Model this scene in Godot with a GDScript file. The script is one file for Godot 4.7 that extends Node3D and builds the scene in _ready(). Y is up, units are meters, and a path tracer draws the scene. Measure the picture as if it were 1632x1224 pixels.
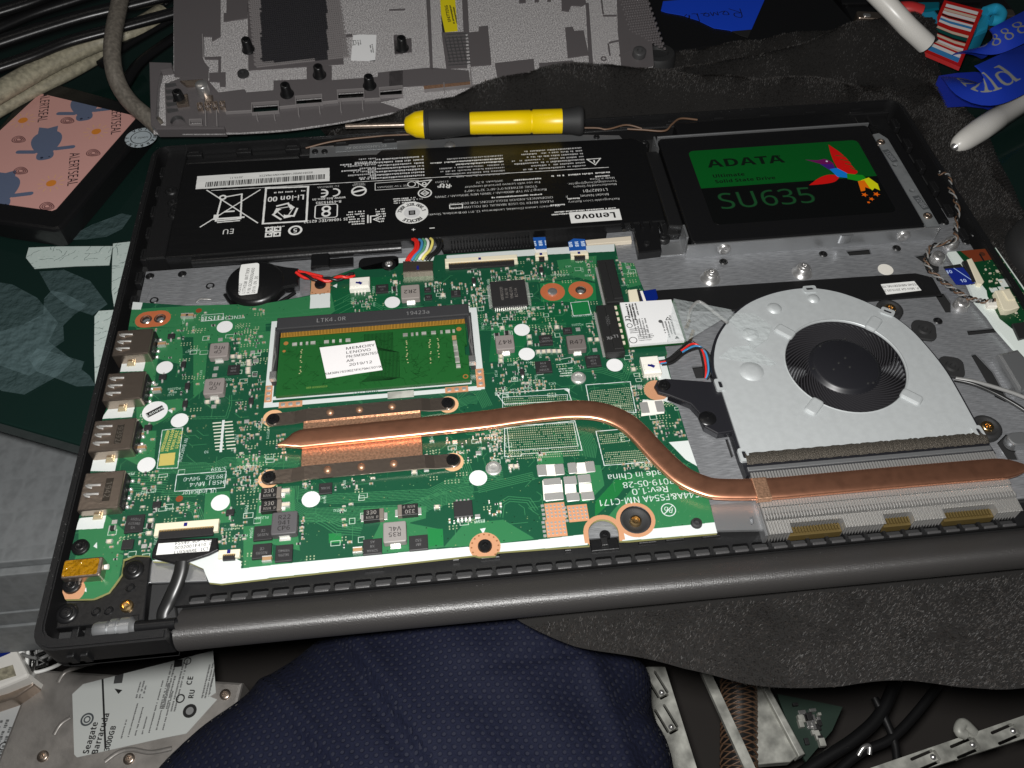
extends Node3D
# All sizes below are millimetres: x to the right, y up, z towards the viewer; nodes and meshes are written out in metres.
const MM := 0.001
var M := {}
var rng := RandomNumberGenerator.new()
var counts := {}


# ---------- geometry collector ----------
class G:
	var v := PackedVector3Array()
	var n := PackedVector3Array()
	var uv := PackedVector2Array()
	var c := PackedColorArray()
	var col := Color.WHITE
	var area := Rect2(0, 0, 100, 100)   # the rectangle of x, z that a texture covers
	var t := Transform3D.IDENTITY

	func tri(a: Vector3, b: Vector3, d: Vector3, na: Vector3, nb: Vector3, nd: Vector3) -> void:
		uvtri(a, b, d, na, nb, nd, pl(a), pl(b), pl(d))

	func pl(p: Vector3) -> Vector2:
		return Vector2((p.x - area.position.x) / area.size.x, (p.z - area.position.y) / area.size.y)

	func uvtri(a: Vector3, b: Vector3, d: Vector3, na: Vector3, nb: Vector3, nd: Vector3, ua: Vector2, ub: Vector2, ud: Vector2) -> void:
		if (b - a).cross(d - a).length_squared() < 1e-14:
			return
		if (b - a).cross(d - a).dot(na + nb + nd) > 0.0:
			var s := b
			b = d
			d = s
			s = nb
			nb = nd
			nd = s
			var q := ub
			ub = ud
			ud = q
		v.append(t * a * MM)
		v.append(t * b * MM)
		v.append(t * d * MM)
		n.append((t.basis * na).normalized())
		n.append((t.basis * nb).normalized())
		n.append((t.basis * nd).normalized())
		uv.append(ua)
		uv.append(ub)
		uv.append(ud)
		for i in 3:
			c.append(col)

	func quad(a: Vector3, b: Vector3, d: Vector3, e: Vector3, toward := Vector3.ZERO) -> void:
		var m := (b - a).cross(d - a).normalized()
		if m.dot(toward) < 0.0:
			m = -m
		tri(a, b, d, m, m, m)
		tri(a, d, e, m, m, m)

	func mesh() -> ArrayMesh:
		var s := []
		s.resize(Mesh.ARRAY_MAX)
		s[Mesh.ARRAY_VERTEX] = v
		s[Mesh.ARRAY_NORMAL] = n
		s[Mesh.ARRAY_TEX_UV] = uv
		s[Mesh.ARRAY_COLOR] = c
		var m := ArrayMesh.new()
		m.add_surface_from_arrays(Mesh.PRIMITIVE_TRIANGLES, s)
		return m

	static func inset(p: PackedVector2Array, d: float) -> PackedVector2Array:
		var r := PackedVector2Array()
		var k := p.size()
		for i in k:
			var e0 := (p[i] - p[(i + k - 1) % k]).normalized()
			var e1 := (p[(i + 1) % k] - p[i]).normalized()
			var m := (Vector2(-e0.y, e0.x) + Vector2(-e1.y, e1.x))
			var l := m.length_squared()
			r.append(p[i] + (m * (2.0 * d / l) if l > 0.3 else m.normalized() * d))
		return r

	static func ccw(p: PackedVector2Array) -> PackedVector2Array:
		var a := 0.0
		for i in p.size():
			a += p[i].cross(p[(i + 1) % p.size()])
		var q := p.duplicate()
		if a < 0.0:
			q.reverse()
		return q

	func wall(p: PackedVector2Array, q: PackedVector2Array, y0: float, y1: float, out := 1.0) -> void:
		# a skirt from outline p at y0 to outline q at y1; smooth round gentle corners
		var k := p.size()
		var en: Array[Vector2] = []
		for i in k:
			var e := (p[(i + 1) % k] - p[i]).normalized()
			en.append(Vector2(e.y, -e.x) * out)
		for i in k:
			var j := (i + 1) % k
			var na := en[i]
			var nb := en[i]
			if en[i].dot(en[(i + k - 1) % k]) > 0.8:
				na = (en[i] + en[(i + k - 1) % k]).normalized()
			if en[i].dot(en[j]) > 0.8:
				nb = (en[i] + en[j]).normalized()
			var lean := ((q[i] - p[i]).dot(en[i])) * -1.0
			var rise := y1 - y0
			var ly := lean / maxf(absf(rise), 1e-5)
			var n3a := Vector3(na.x, ly, na.y).normalized()
			var n3b := Vector3(nb.x, ly, nb.y).normalized()
			var a := Vector3(p[i].x, y0, p[i].y)
			var b := Vector3(p[j].x, y0, p[j].y)
			var d := Vector3(q[j].x, y1, q[j].y)
			var e2 := Vector3(q[i].x, y1, q[i].y)
			tri(a, b, d, n3a, n3b, n3b)
			tri(a, d, e2, n3a, n3b, n3a)

	func cap(p: PackedVector2Array, y: float, up := 1.0) -> void:
		var ix := Geometry2D.triangulate_polygon(p)
		var m := Vector3(0, up, 0)
		for i in range(0, ix.size(), 3):
			var a := p[ix[i]]
			var b := p[ix[i + 1]]
			var d := p[ix[i + 2]]
			tri(Vector3(a.x, y, a.y), Vector3(b.x, y, b.y), Vector3(d.x, y, d.y), m, m, m)

	func prism(poly: PackedVector2Array, y0: float, y1: float, bev := 0.0, bottom := false) -> void:
		var p := ccw(poly)
		if bev > 0.0:
			var q := inset(p, bev)
			var q2 := inset(p, bev * 0.3)
			wall(p, p, y0, y1 - bev)
			wall(p, q2, y1 - bev, y1 - bev * 0.3)
			wall(q2, q, y1 - bev * 0.3, y1)
			cap(q, y1)
		else:
			wall(p, p, y0, y1)
			cap(p, y1)
		if bottom:
			cap(p, y0, -1.0)

	func plate(poly: PackedVector2Array, holes: Array, y0: float, y1: float, bottom := false) -> void:
		var pieces: Array = [ccw(poly)]
		for h: PackedVector2Array in holes:
			var mid := Vector2.ZERO
			for q in h:
				mid += q / h.size()
			var next := []
			for s: PackedVector2Array in pieces:
				for half in [Rect2(mid.x - 2000, -2000, 2000, 4000), Rect2(mid.x, -2000, 2000, 4000)]:
					var box := PackedVector2Array([half.position, half.position + Vector2(half.size.x, 0), half.end, half.position + Vector2(0, half.size.y)])
					for part: PackedVector2Array in Geometry2D.intersect_polygons(s, box):
						for left: PackedVector2Array in Geometry2D.clip_polygons(part, h):
							next.append(left)
			pieces = next
		for s: PackedVector2Array in pieces:
			cap(s, y1)
			if bottom:
				cap(s, y0, -1.0)
		var p := ccw(poly)
		wall(p, p, y0, y1)
		for h: PackedVector2Array in holes:
			var w := ccw(h)
			wall(w, w, y0, y1, -1.0)

	func box(x: float, y0: float, z: float, sx: float, h: float, sz: float, bev := 0.0, yaw := 0.0) -> void:
		prism(G.rect(x, z, sx, sz, yaw), y0, y0 + h, bev)

	func rbox(x: float, y0: float, z: float, sx: float, h: float, sz: float, r: float, bev := 0.0, yaw := 0.0) -> void:
		prism(G.rrect(x, z, sx, sz, r, 4, yaw), y0, y0 + h, bev)

	static func rect(x: float, z: float, sx: float, sz: float, yaw := 0.0) -> PackedVector2Array:
		var r := PackedVector2Array()
		for s in [Vector2(-1, -1), Vector2(1, -1), Vector2(1, 1), Vector2(-1, 1)]:
			r.append(Vector2(x, z) + Vector2(s.x * sx / 2, s.y * sz / 2).rotated(yaw))
		return r

	static func rrect(x: float, z: float, sx: float, sz: float, r: float, seg := 4, yaw := 0.0) -> PackedVector2Array:
		var o := PackedVector2Array()
		var k := 0
		for s in [Vector2(1, 1), Vector2(-1, 1), Vector2(-1, -1), Vector2(1, -1)]:
			for i in seg + 1:
				var a := (k + float(i) / seg) * PI / 2
				o.append(Vector2(x, z) + (Vector2(s.x * (sx / 2 - r), s.y * (sz / 2 - r)) + Vector2(cos(a), sin(a)) * r).rotated(yaw))
			k += 1
		return o

	static func circ(x: float, z: float, r: float, k := 24) -> PackedVector2Array:
		var o := PackedVector2Array()
		for i in k:
			o.append(Vector2(x + cos(TAU * i / k) * r, z + sin(TAU * i / k) * r))
		return o

	static func capsule(a: Vector2, b: Vector2, r: float) -> PackedVector2Array:
		var o := PackedVector2Array()
		var w := (b - a).angle()
		for i in 9:
			o.append(b + Vector2.from_angle(w - PI / 2 + PI * i / 8) * r)
		for i in 9:
			o.append(a + Vector2.from_angle(w + PI / 2 + PI * i / 8) * r)
		return o

	static func bend(p: PackedVector2Array, steps := 6) -> PackedVector2Array:
		# a smooth curve through the points
		var o := PackedVector2Array()
		for i in p.size() - 1:
			for s in steps:
				o.append(p[i].cubic_interpolate(p[i + 1], p[maxi(i - 1, 0)], p[mini(i + 2, p.size() - 1)], float(s) / steps))
		o.append(p[p.size() - 1])
		return o

	static func bend3(p: Array, steps := 6) -> Array:
		var o := []
		for i in p.size() - 1:
			for s in steps:
				o.append((p[i] as Vector3).cubic_interpolate(p[i + 1], p[maxi(i - 1, 0)], p[mini(i + 2, p.size() - 1)], float(s) / steps))
		o.append(p[p.size() - 1])
		return o

	func tube(p: Array, r: float, sides := 8, squash := 1.0, ends := true) -> void:
		var k := p.size()
		var rings := []
		var norms := []
		var up := Vector3(0, 1, 0)
		for i in k:
			var d: Vector3 = (p[mini(i + 1, k - 1)] - p[maxi(i - 1, 0)]).normalized()
			if absf(d.dot(up)) > 0.95:
				up = Vector3(1, 0, 0) if absf(d.x) < 0.9 else Vector3(0, 0, 1)
			var s := d.cross(up).normalized()
			var u := s.cross(d).normalized()
			var ring := []
			var nn := []
			for j in sides:
				var a := TAU * j / sides
				ring.append(p[i] + s * cos(a) * r + u * sin(a) * r * squash)
				nn.append((s * cos(a) * squash + u * sin(a)).normalized())
			rings.append(ring)
			norms.append(nn)
		for i in k - 1:
			for j in sides:
				var l := (j + 1) % sides
				tri(rings[i][j], rings[i][l], rings[i + 1][l], norms[i][j], norms[i][l], norms[i + 1][l])
				tri(rings[i][j], rings[i + 1][l], rings[i + 1][j], norms[i][j], norms[i + 1][l], norms[i + 1][j])
		if ends:
			for e in [0, k - 1]:
				var d: Vector3 = (p[0] - p[1]).normalized() if e == 0 else (p[k - 1] - p[k - 2]).normalized()
				for j in range(1, sides - 1):
					tri(rings[e][0], rings[e][j], rings[e][j + 1], d, d, d)

	func lathe(prof: PackedVector2Array, at: Vector3, seg := 20, axis := Basis.IDENTITY, from := 0.0, to := TAU) -> void:
		# prof: (radius, height along the axis)
		for i in prof.size() - 1:
			var a := prof[i]
			var b := prof[i + 1]
			var e := (b - a).normalized()
			var na := Vector2(e.y, -e.x)
			var nb := na
			if i > 0:
				var e0 := (a - prof[i - 1]).normalized()
				if e0.dot(e) > 0.6:
					na = (na + Vector2(e0.y, -e0.x)).normalized()
			if i < prof.size() - 2:
				var e2 := (prof[i + 2] - b).normalized()
				if e2.dot(e) > 0.6:
					nb = (nb + Vector2(e2.y, -e2.x)).normalized()
			for j in seg:
				var w0 := from + (to - from) * j / seg
				var w1 := from + (to - from) * (j + 1) / seg
				var d0 := Vector3(cos(w0), 0, sin(w0))
				var d1 := Vector3(cos(w1), 0, sin(w1))
				var y := Vector3(0, 1, 0)
				var p := [d0 * a.x + y * a.y, d1 * a.x + y * a.y, d1 * b.x + y * b.y, d0 * b.x + y * b.y]
				var m := [d0 * na.x + y * na.y, d1 * na.x + y * na.y, d1 * nb.x + y * nb.y, d0 * nb.x + y * nb.y]
				for q in 4:
					p[q] = axis * p[q] + at
					m[q] = axis * m[q]
				tri(p[0], p[1], p[2], m[0], m[1], m[2])
				tri(p[0], p[2], p[3], m[0], m[2], m[3])

	func band(path: PackedVector2Array, y0: float, wide: PackedFloat32Array, thick: PackedFloat32Array, seg := 20, pw := 0.55) -> void:
		# a flattened pipe along path; rounded section
		var k := path.size()
		var rings := []
		var norms := []
		for i in k:
			var d := (path[mini(i + 1, k - 1)] - path[maxi(i - 1, 0)]).normalized()
			var s := Vector2(-d.y, d.x)
			var ring := []
			var nn := []
			for j in seg:
				var a := TAU * j / seg
				var cx := signf(cos(a)) * pow(absf(cos(a)), pw) * wide[i] / 2
				var cy := signf(sin(a)) * pow(absf(sin(a)), pw) * thick[i] / 2
				ring.append(Vector3(path[i].x + s.x * cx, y0 + thick[i] / 2 + cy, path[i].y + s.y * cx))
				var gx := signf(cos(a)) * pow(absf(cos(a)), 2.0 - pw) / maxf(wide[i], 0.01)
				var gy := signf(sin(a)) * pow(absf(sin(a)), 2.0 - pw) / maxf(thick[i], 0.01)
				nn.append(Vector3(s.x * gx, gy, s.y * gx).normalized())
			rings.append(ring)
			norms.append(nn)
		for i in k - 1:
			for j in seg:
				var l := (j + 1) % seg
				tri(rings[i][j], rings[i][l], rings[i + 1][l], norms[i][j], norms[i][l], norms[i + 1][l])
				tri(rings[i][j], rings[i + 1][l], rings[i + 1][j], norms[i][j], norms[i + 1][l], norms[i + 1][j])

	func sheet(cols: int, rows: int, f: Callable) -> void:
		# a smooth surface: f(s, t) with s, t from 0 to 1 gives a point
		var p := []
		for j in rows + 1:
			var line := []
			for i in cols + 1:
				line.append(f.call(float(i) / cols, float(j) / rows))
			p.append(line)
		var m := []
		for j in rows + 1:
			var line := []
			for i in cols + 1:
				var dx: Vector3 = p[j][mini(i + 1, cols)] - p[j][maxi(i - 1, 0)]
				var dz: Vector3 = p[mini(j + 1, rows)][i] - p[maxi(j - 1, 0)][i]
				var q := dz.cross(dx).normalized()
				line.append(q)
			m.append(line)
		for j in rows:
			for i in cols:
				var a := Vector2(float(i) / cols, float(j) / rows)
				var b := Vector2(float(i + 1) / cols, float(j + 1) / rows)
				uvtri(p[j][i], p[j][i + 1], p[j + 1][i + 1], m[j][i], m[j][i + 1], m[j + 1][i + 1], a, Vector2(b.x, a.y), b)
				uvtri(p[j][i], p[j + 1][i + 1], p[j + 1][i], m[j][i], m[j + 1][i + 1], m[j + 1][i], a, b, Vector2(a.x, b.y))


# ---------- drawn prints ----------
class Paint:
	var im: Image
	var k := 10.0            # pixels per mm
	var o := Vector2.ZERO    # the mm of the top left corner
	static var fonts := {}
	static var ts: TextServer

	func _init(x: float, z: float, w: float, h: float, per: float, back: Color) -> void:
		k = per
		o = Vector2(x, z)
		im = Image.create(int(ceil(w * per)), int(ceil(h * per)), false, Image.FORMAT_RGBA8)
		im.fill(back)

	func size() -> Rect2:
		return Rect2(o.x, o.y, im.get_width() / k, im.get_height() / k)

	func tex() -> ImageTexture:
		return ImageTexture.create_from_image(im)

	func rect(x: float, z: float, w: float, h: float, col: Color) -> void:
		var a := (Vector2(x, z) - o) * k
		im.fill_rect(Rect2i(int(round(a.x)), int(round(a.y)), maxi(1, int(round(w * k))), maxi(1, int(round(h * k)))), col)

	func poly(p: PackedVector2Array, col: Color) -> void:
		var lo := 1e9
		var hi := -1e9
		var q := PackedVector2Array()
		for e in p:
			var s := (e - o) * k
			q.append(s)
			lo = minf(lo, s.y)
			hi = maxf(hi, s.y)
		for y in range(maxi(0, int(floor(lo))), mini(im.get_height() - 1, int(ceil(hi))) + 1):
			var yc := y + 0.5
			var xs := []
			for i in q.size():
				var a := q[i]
				var b := q[(i + 1) % q.size()]
				if (a.y <= yc) != (b.y <= yc):
					xs.append(a.x + (yc - a.y) / (b.y - a.y) * (b.x - a.x))
			xs.sort()
			for i in range(0, xs.size() - 1, 2):
				var x0 := int(round(xs[i]))
				var x1 := int(round(xs[i + 1]))
				if x1 > x0:
					im.fill_rect(Rect2i(x0, y, x1 - x0, 1), col)

	func line(a: Vector2, b: Vector2, w: float, col: Color) -> void:
		var d := (b - a).normalized() * w / 2
		var s := Vector2(-d.y, d.x)
		poly(PackedVector2Array([a - d + s, b + d + s, b + d - s, a - d - s]), col)

	func path(p: PackedVector2Array, w: float, col: Color, closed := false) -> void:
		for i in p.size() - (0 if closed else 1):
			line(p[i], p[(i + 1) % p.size()], w, col)

	func disc(c: Vector2, r: float, col: Color) -> void:
		poly(G.circ(c.x, c.y, r, 40), col)

	func ring(c: Vector2, r: float, w: float, col: Color) -> void:
		path(G.circ(c.x, c.y, r, 40), w, col, true)

	func frame(x: float, z: float, w: float, h: float, lw: float, col: Color) -> void:
		path(PackedVector2Array([Vector2(x, z), Vector2(x + w, z), Vector2(x + w, z + h), Vector2(x, z + h)]), lw, col, true)

	static func font(which: String) -> RID:
		if not fonts.has(which):
			var f := SystemFont.new()
			f.font_names = PackedStringArray([{"s": "Droid Sans", "b": "Droid Sans", "r": "Droid Serif", "m": "Droid Sans Mono"}[which]])
			f.font_weight = 700 if which == "b" else 400
			fonts[which] = f
		return fonts[which].get_rids()[0]

	func text(s: String, at: Vector2, h: float, col: Color, turn := 0.0, which := "s", anchor := 0.5, wide := 1.0) -> void:
		# h: the height of a capital in mm; turn in degrees clockwise; anchor 0 left, 0.5 middle
		if ts == null:
			ts = TextServerManager.get_primary_interface()
		var rid := font(which)
		var px := 48 if h * k > 16 else 28
		var size := Vector2i(px, 0)
		var glyphs := []
		var x := 0.0
		for i in s.length():
			var g := ts.font_get_glyph_index(rid, px, s.unicode_at(i), 0)
			ts.font_render_glyph(rid, size, g)
			glyphs.append([g, x])
			x += ts.font_get_glyph_advance(rid, px, g).x
		var sheets := {}
		var scale := h * k / (px * 0.71)
		var c := (at - o) * k
		var rot := deg_to_rad(turn)
		var x_dir := Vector2.from_angle(rot) * scale * wide
		var y_dir := Vector2.from_angle(rot + PI / 2) * scale
		var org := c - x_dir * x * anchor + y_dir * px * 0.355
		var inv := Transform2D(x_dir, y_dir, org).affine_inverse()
		for e in glyphs:
			var g: int = e[0]
			var r := ts.font_get_glyph_uv_rect(rid, size, g)
			if r.size.x < 1:
				continue
			var page := ts.font_get_glyph_texture_idx(rid, size, g)
			if not sheets.has(page):
				sheets[page] = ts.font_get_texture_image(rid, size, page)
			var src: Image = sheets[page]
			var off := ts.font_get_glyph_offset(rid, size, g)
			var lo := Vector2(1e9, 1e9)
			var hi := -lo
			for q in [Vector2.ZERO, Vector2(r.size.x, 0), r.size, Vector2(0, r.size.y)]:
				var w: Vector2 = org + x_dir * (e[1] + off.x + q.x) + y_dir * (off.y + q.y)
				lo = lo.min(w)
				hi = hi.max(w)
			for yy in range(maxi(0, int(lo.y)), mini(im.get_height() - 1, int(hi.y) + 1) + 1):
				for xx in range(maxi(0, int(lo.x)), mini(im.get_width() - 1, int(hi.x) + 1) + 1):
					var l := inv * Vector2(xx + 0.5, yy + 0.5)
					var sx := int(l.x - e[1] - off.x)
					var sy := int(l.y - off.y)
					if sx >= 0 and sy >= 0 and sx < r.size.x and sy < r.size.y:
						var a := src.get_pixel(int(r.position.x) + sx, int(r.position.y) + sy).a
						if a > 0.08:
							im.set_pixel(xx, yy, im.get_pixel(xx, yy).lerp(col, a))

	func scribble(at: Vector2, w: float, rows: int, pitch: float, col: Color, seed_at: int, turn := 0.0, dense := 0.75) -> void:
		# lines of print too small to read
		var g := RandomNumberGenerator.new()
		g.seed = seed_at
		var d := Vector2.from_angle(deg_to_rad(turn))
		var e := Vector2(-d.y, d.x)
		for j in rows:
			var x := 0.0
			var stop := w * (g.randf_range(0.55, 1.0) if j == rows - 1 else g.randf_range(0.82, 1.0))
			while x < stop:
				var l := g.randf_range(0.25, 0.6) * absf(pitch)
				if g.randf() < dense:
					var a := at + d * x + e * (j * pitch)
					var hh := pitch * g.randf_range(0.4, 0.62)
					poly(PackedVector2Array([a, a + d * l * 0.75, a + d * l * 0.75 + e * hh, a + e * hh]), col)
				x += l

	func barcode(x: float, z: float, w: float, h: float, col: Color, seed_at: int, upright := true) -> void:
		var g := RandomNumberGenerator.new()
		g.seed = seed_at
		var p := 0.0
		while p < (w if upright else h):
			var b := g.randf_range(0.12, 0.5)
			if upright:
				rect(x + p, z, b, h, col)
			else:
				rect(x, z + p, w, b, col)
			p += b + g.randf_range(0.15, 0.45)


# ---------- nodes ----------
func unique(called: String, parent: Node) -> String:
	var key := str(parent.get_instance_id()) + called
	counts[key] = counts.get(key, -1) + 1
	return called if counts[key] == 0 else "%s_%03d" % [called, counts[key]]


func tag(o: Node, label: String, category := "", group := "", kind := "") -> void:
	if label:
		o.set_meta("label", label)
	if category:
		o.set_meta("category", category)
	if group:
		o.set_meta("group", group)
	if kind:
		o.set_meta("kind", kind)


func thing(called: String, label: String, category: String, at: Vector3, group := "") -> Node3D:
	var o := Node3D.new()
	o.name = unique(called, self)
	add_child(o, true)
	o.position = at * MM
	tag(o, label, category, group)
	return o


func where(o: Node) -> Vector3:
	var p := Vector3.ZERO
	while o != self:
		p += (o as Node3D).position
		o = o.get_parent()
	return p


# a part whose shape was written in the laptop's own millimetres
func part(called: String, g: G, m: Material, parent: Node) -> MeshInstance3D:
	var o := piece(called, g.mesh(), m, parent, Vector3.ZERO)
	o.position = -where(parent)
	return o


# a part whose mesh has its own origin, at a point given in the parent's thing-space (mm from the laptop's zero)
func piece(called: String, m: Mesh, mt: Material, parent: Node, at: Vector3, yaw := 0.0) -> MeshInstance3D:
	var o := MeshInstance3D.new()
	o.name = unique(called, parent)
	o.mesh = m
	o.material_override = mt
	parent.add_child(o, true)
	o.position = at * MM - (where(parent) if parent != self else Vector3.ZERO)
	o.rotation.y = yaw
	return o


func twin(o: Node3D, called: String, at: Vector3, yaw: float, label := "") -> Node3D:
	var d: Node3D = o.duplicate()
	d.name = unique(called, o.get_parent())
	o.get_parent().add_child(d, true)
	d.position = at * MM - where(o.get_parent())
	d.rotation.y = yaw
	if label:
		d.set_meta("label", label)
	return d


# points from a flat list x, z, x, z ...
func P(a: Array) -> PackedVector2Array:
	var o := PackedVector2Array()
	for i in range(0, a.size(), 2):
		o.append(Vector2(a[i], a[i + 1]))
	return o


func v3(p: Vector2, y: float) -> Vector3:
	return Vector3(p.x, y, p.y)


func lin(r: float, g: float, b: float) -> Color:
	return Color(r, g, b).linear_to_srgb()


func mat(called: String, col: Color, rough: float, metal := 0.0, tex: Texture2D = null) -> StandardMaterial3D:
	var m := StandardMaterial3D.new()
	m.resource_name = called
	m.albedo_color = col
	m.roughness = rough
	m.metallic = metal
	if tex:
		m.albedo_texture = tex
		m.texture_repeat = false
	M[called] = m
	return m


func grain(m: StandardMaterial3D, tex: Texture2D, per_metre: Vector3, depth_cm: float) -> void:
	m.heightmap_enabled = true
	m.heightmap_texture = tex
	m.heightmap_scale = depth_cm
	m.uv1_triplanar = true
	m.uv1_world_triplanar = true
	m.uv1_scale = per_metre


func noise_image(size: int, freq: float, octaves: int, seed_at: int, lo: float, hi: float, kind := FastNoiseLite.TYPE_SIMPLEX_SMOOTH, stretch := 1) -> Image:
	var f := FastNoiseLite.new()
	f.noise_type = kind
	f.frequency = freq
	f.fractal_octaves = octaves
	f.seed = seed_at
	var a := f.get_seamless_image(size, size)
	a.convert(Image.FORMAT_RGBA8)
	if stretch > 1:
		a.resize(size, size / stretch, Image.INTERPOLATE_BILINEAR)
		var tall := Image.create(size, size, false, Image.FORMAT_RGBA8)
		for i in stretch:
			tall.blit_rect(a, Rect2i(0, 0, size, size / stretch), Vector2i(0, i * size / stretch))
		a = tall
	var b := PackedByteArray(a.get_data())
	for i in range(0, b.size(), 4):
		var x := clampf(lo + (hi - lo) * b[i] / 255.0, 0.0, 1.0)
		var q := int(x * 255.0)
		b[i] = q
		b[i + 1] = q
		b[i + 2] = q
	return Image.create_from_data(size, size, false, Image.FORMAT_RGBA8, b)


func noise_tex(size: int, freq: float, octaves: int, seed_at: int, lo := 0.0, hi := 1.0, kind := FastNoiseLite.TYPE_SIMPLEX_SMOOTH, stretch := 1) -> ImageTexture:
	return ImageTexture.create_from_image(noise_image(size, freq, octaves, seed_at, lo, hi, kind, stretch))



func _ready() -> void:
	rng.seed = 7
	var cam := Camera3D.new()
	cam.name = "camera"
	cam.transform = Transform3D(Basis(Vector3(0.99494, -0.00435, 0.10037), Vector3(0.08196, 0.61289, -0.78591), Vector3(-0.0581, 0.79016, 0.61014)).orthonormalized(), Vector3(0.0663, 0.2498, 0.1931))
	cam.fov = 47.87
	cam.near = 0.01
	cam.far = 10.0
	add_child(cam)
	var env := Environment.new()
	env.background_mode = Environment.BG_COLOR
	env.background_color = lin(0.017, 0.018, 0.019)
	env.tonemap_mode = Environment.TONE_MAPPER_LINEAR
	env.tonemap_exposure = 1.0
	env.sdfgi_enabled = true
	env.ssao_enabled = true
	env.ssil_enabled = true
	var we := WorldEnvironment.new()
	we.name = "environment"
	we.environment = env
	add_child(we)
	# the flash of the telephone that took the picture, a finger's breadth from its lens
	var flash := OmniLight3D.new()
	flash.name = "camera_flash"
	flash.position = Vector3(0.0603, 0.2600, 0.1850)
	flash.light_color = Color(1.0, 0.995, 0.985)
	flash.light_energy = 0.170
	flash.light_size = 0.01
	flash.omni_range = 4.0
	flash.omni_attenuation = 2.0
	flash.shadow_enabled = true
	add_child(flash)
	# unseen fill light added overhead, far dimmer than the flash
	var fill_light := AreaLight3D.new()
	fill_light.name = "overhead_fill"
	fill_light.area_size = Vector2(0.6, 0.3)
	fill_light.position = Vector3(-0.5, 1.5, -0.5)
	fill_light.look_at_from_position(fill_light.position, Vector3(0.1, 0, 0), Vector3(0, 0, 1))
	fill_light.light_color = Color(1.0, 0.97, 0.93)
	fill_light.light_energy = 0.10
	fill_light.shadow_enabled = true
	add_child(fill_light)
	materials()
	surroundings()
	chassis()
	power_pack()
	drive()
	board()
	board_parts()
	cooling()
	small_boards()
	bench_things()
	front_things()
	finish_board()


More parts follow.
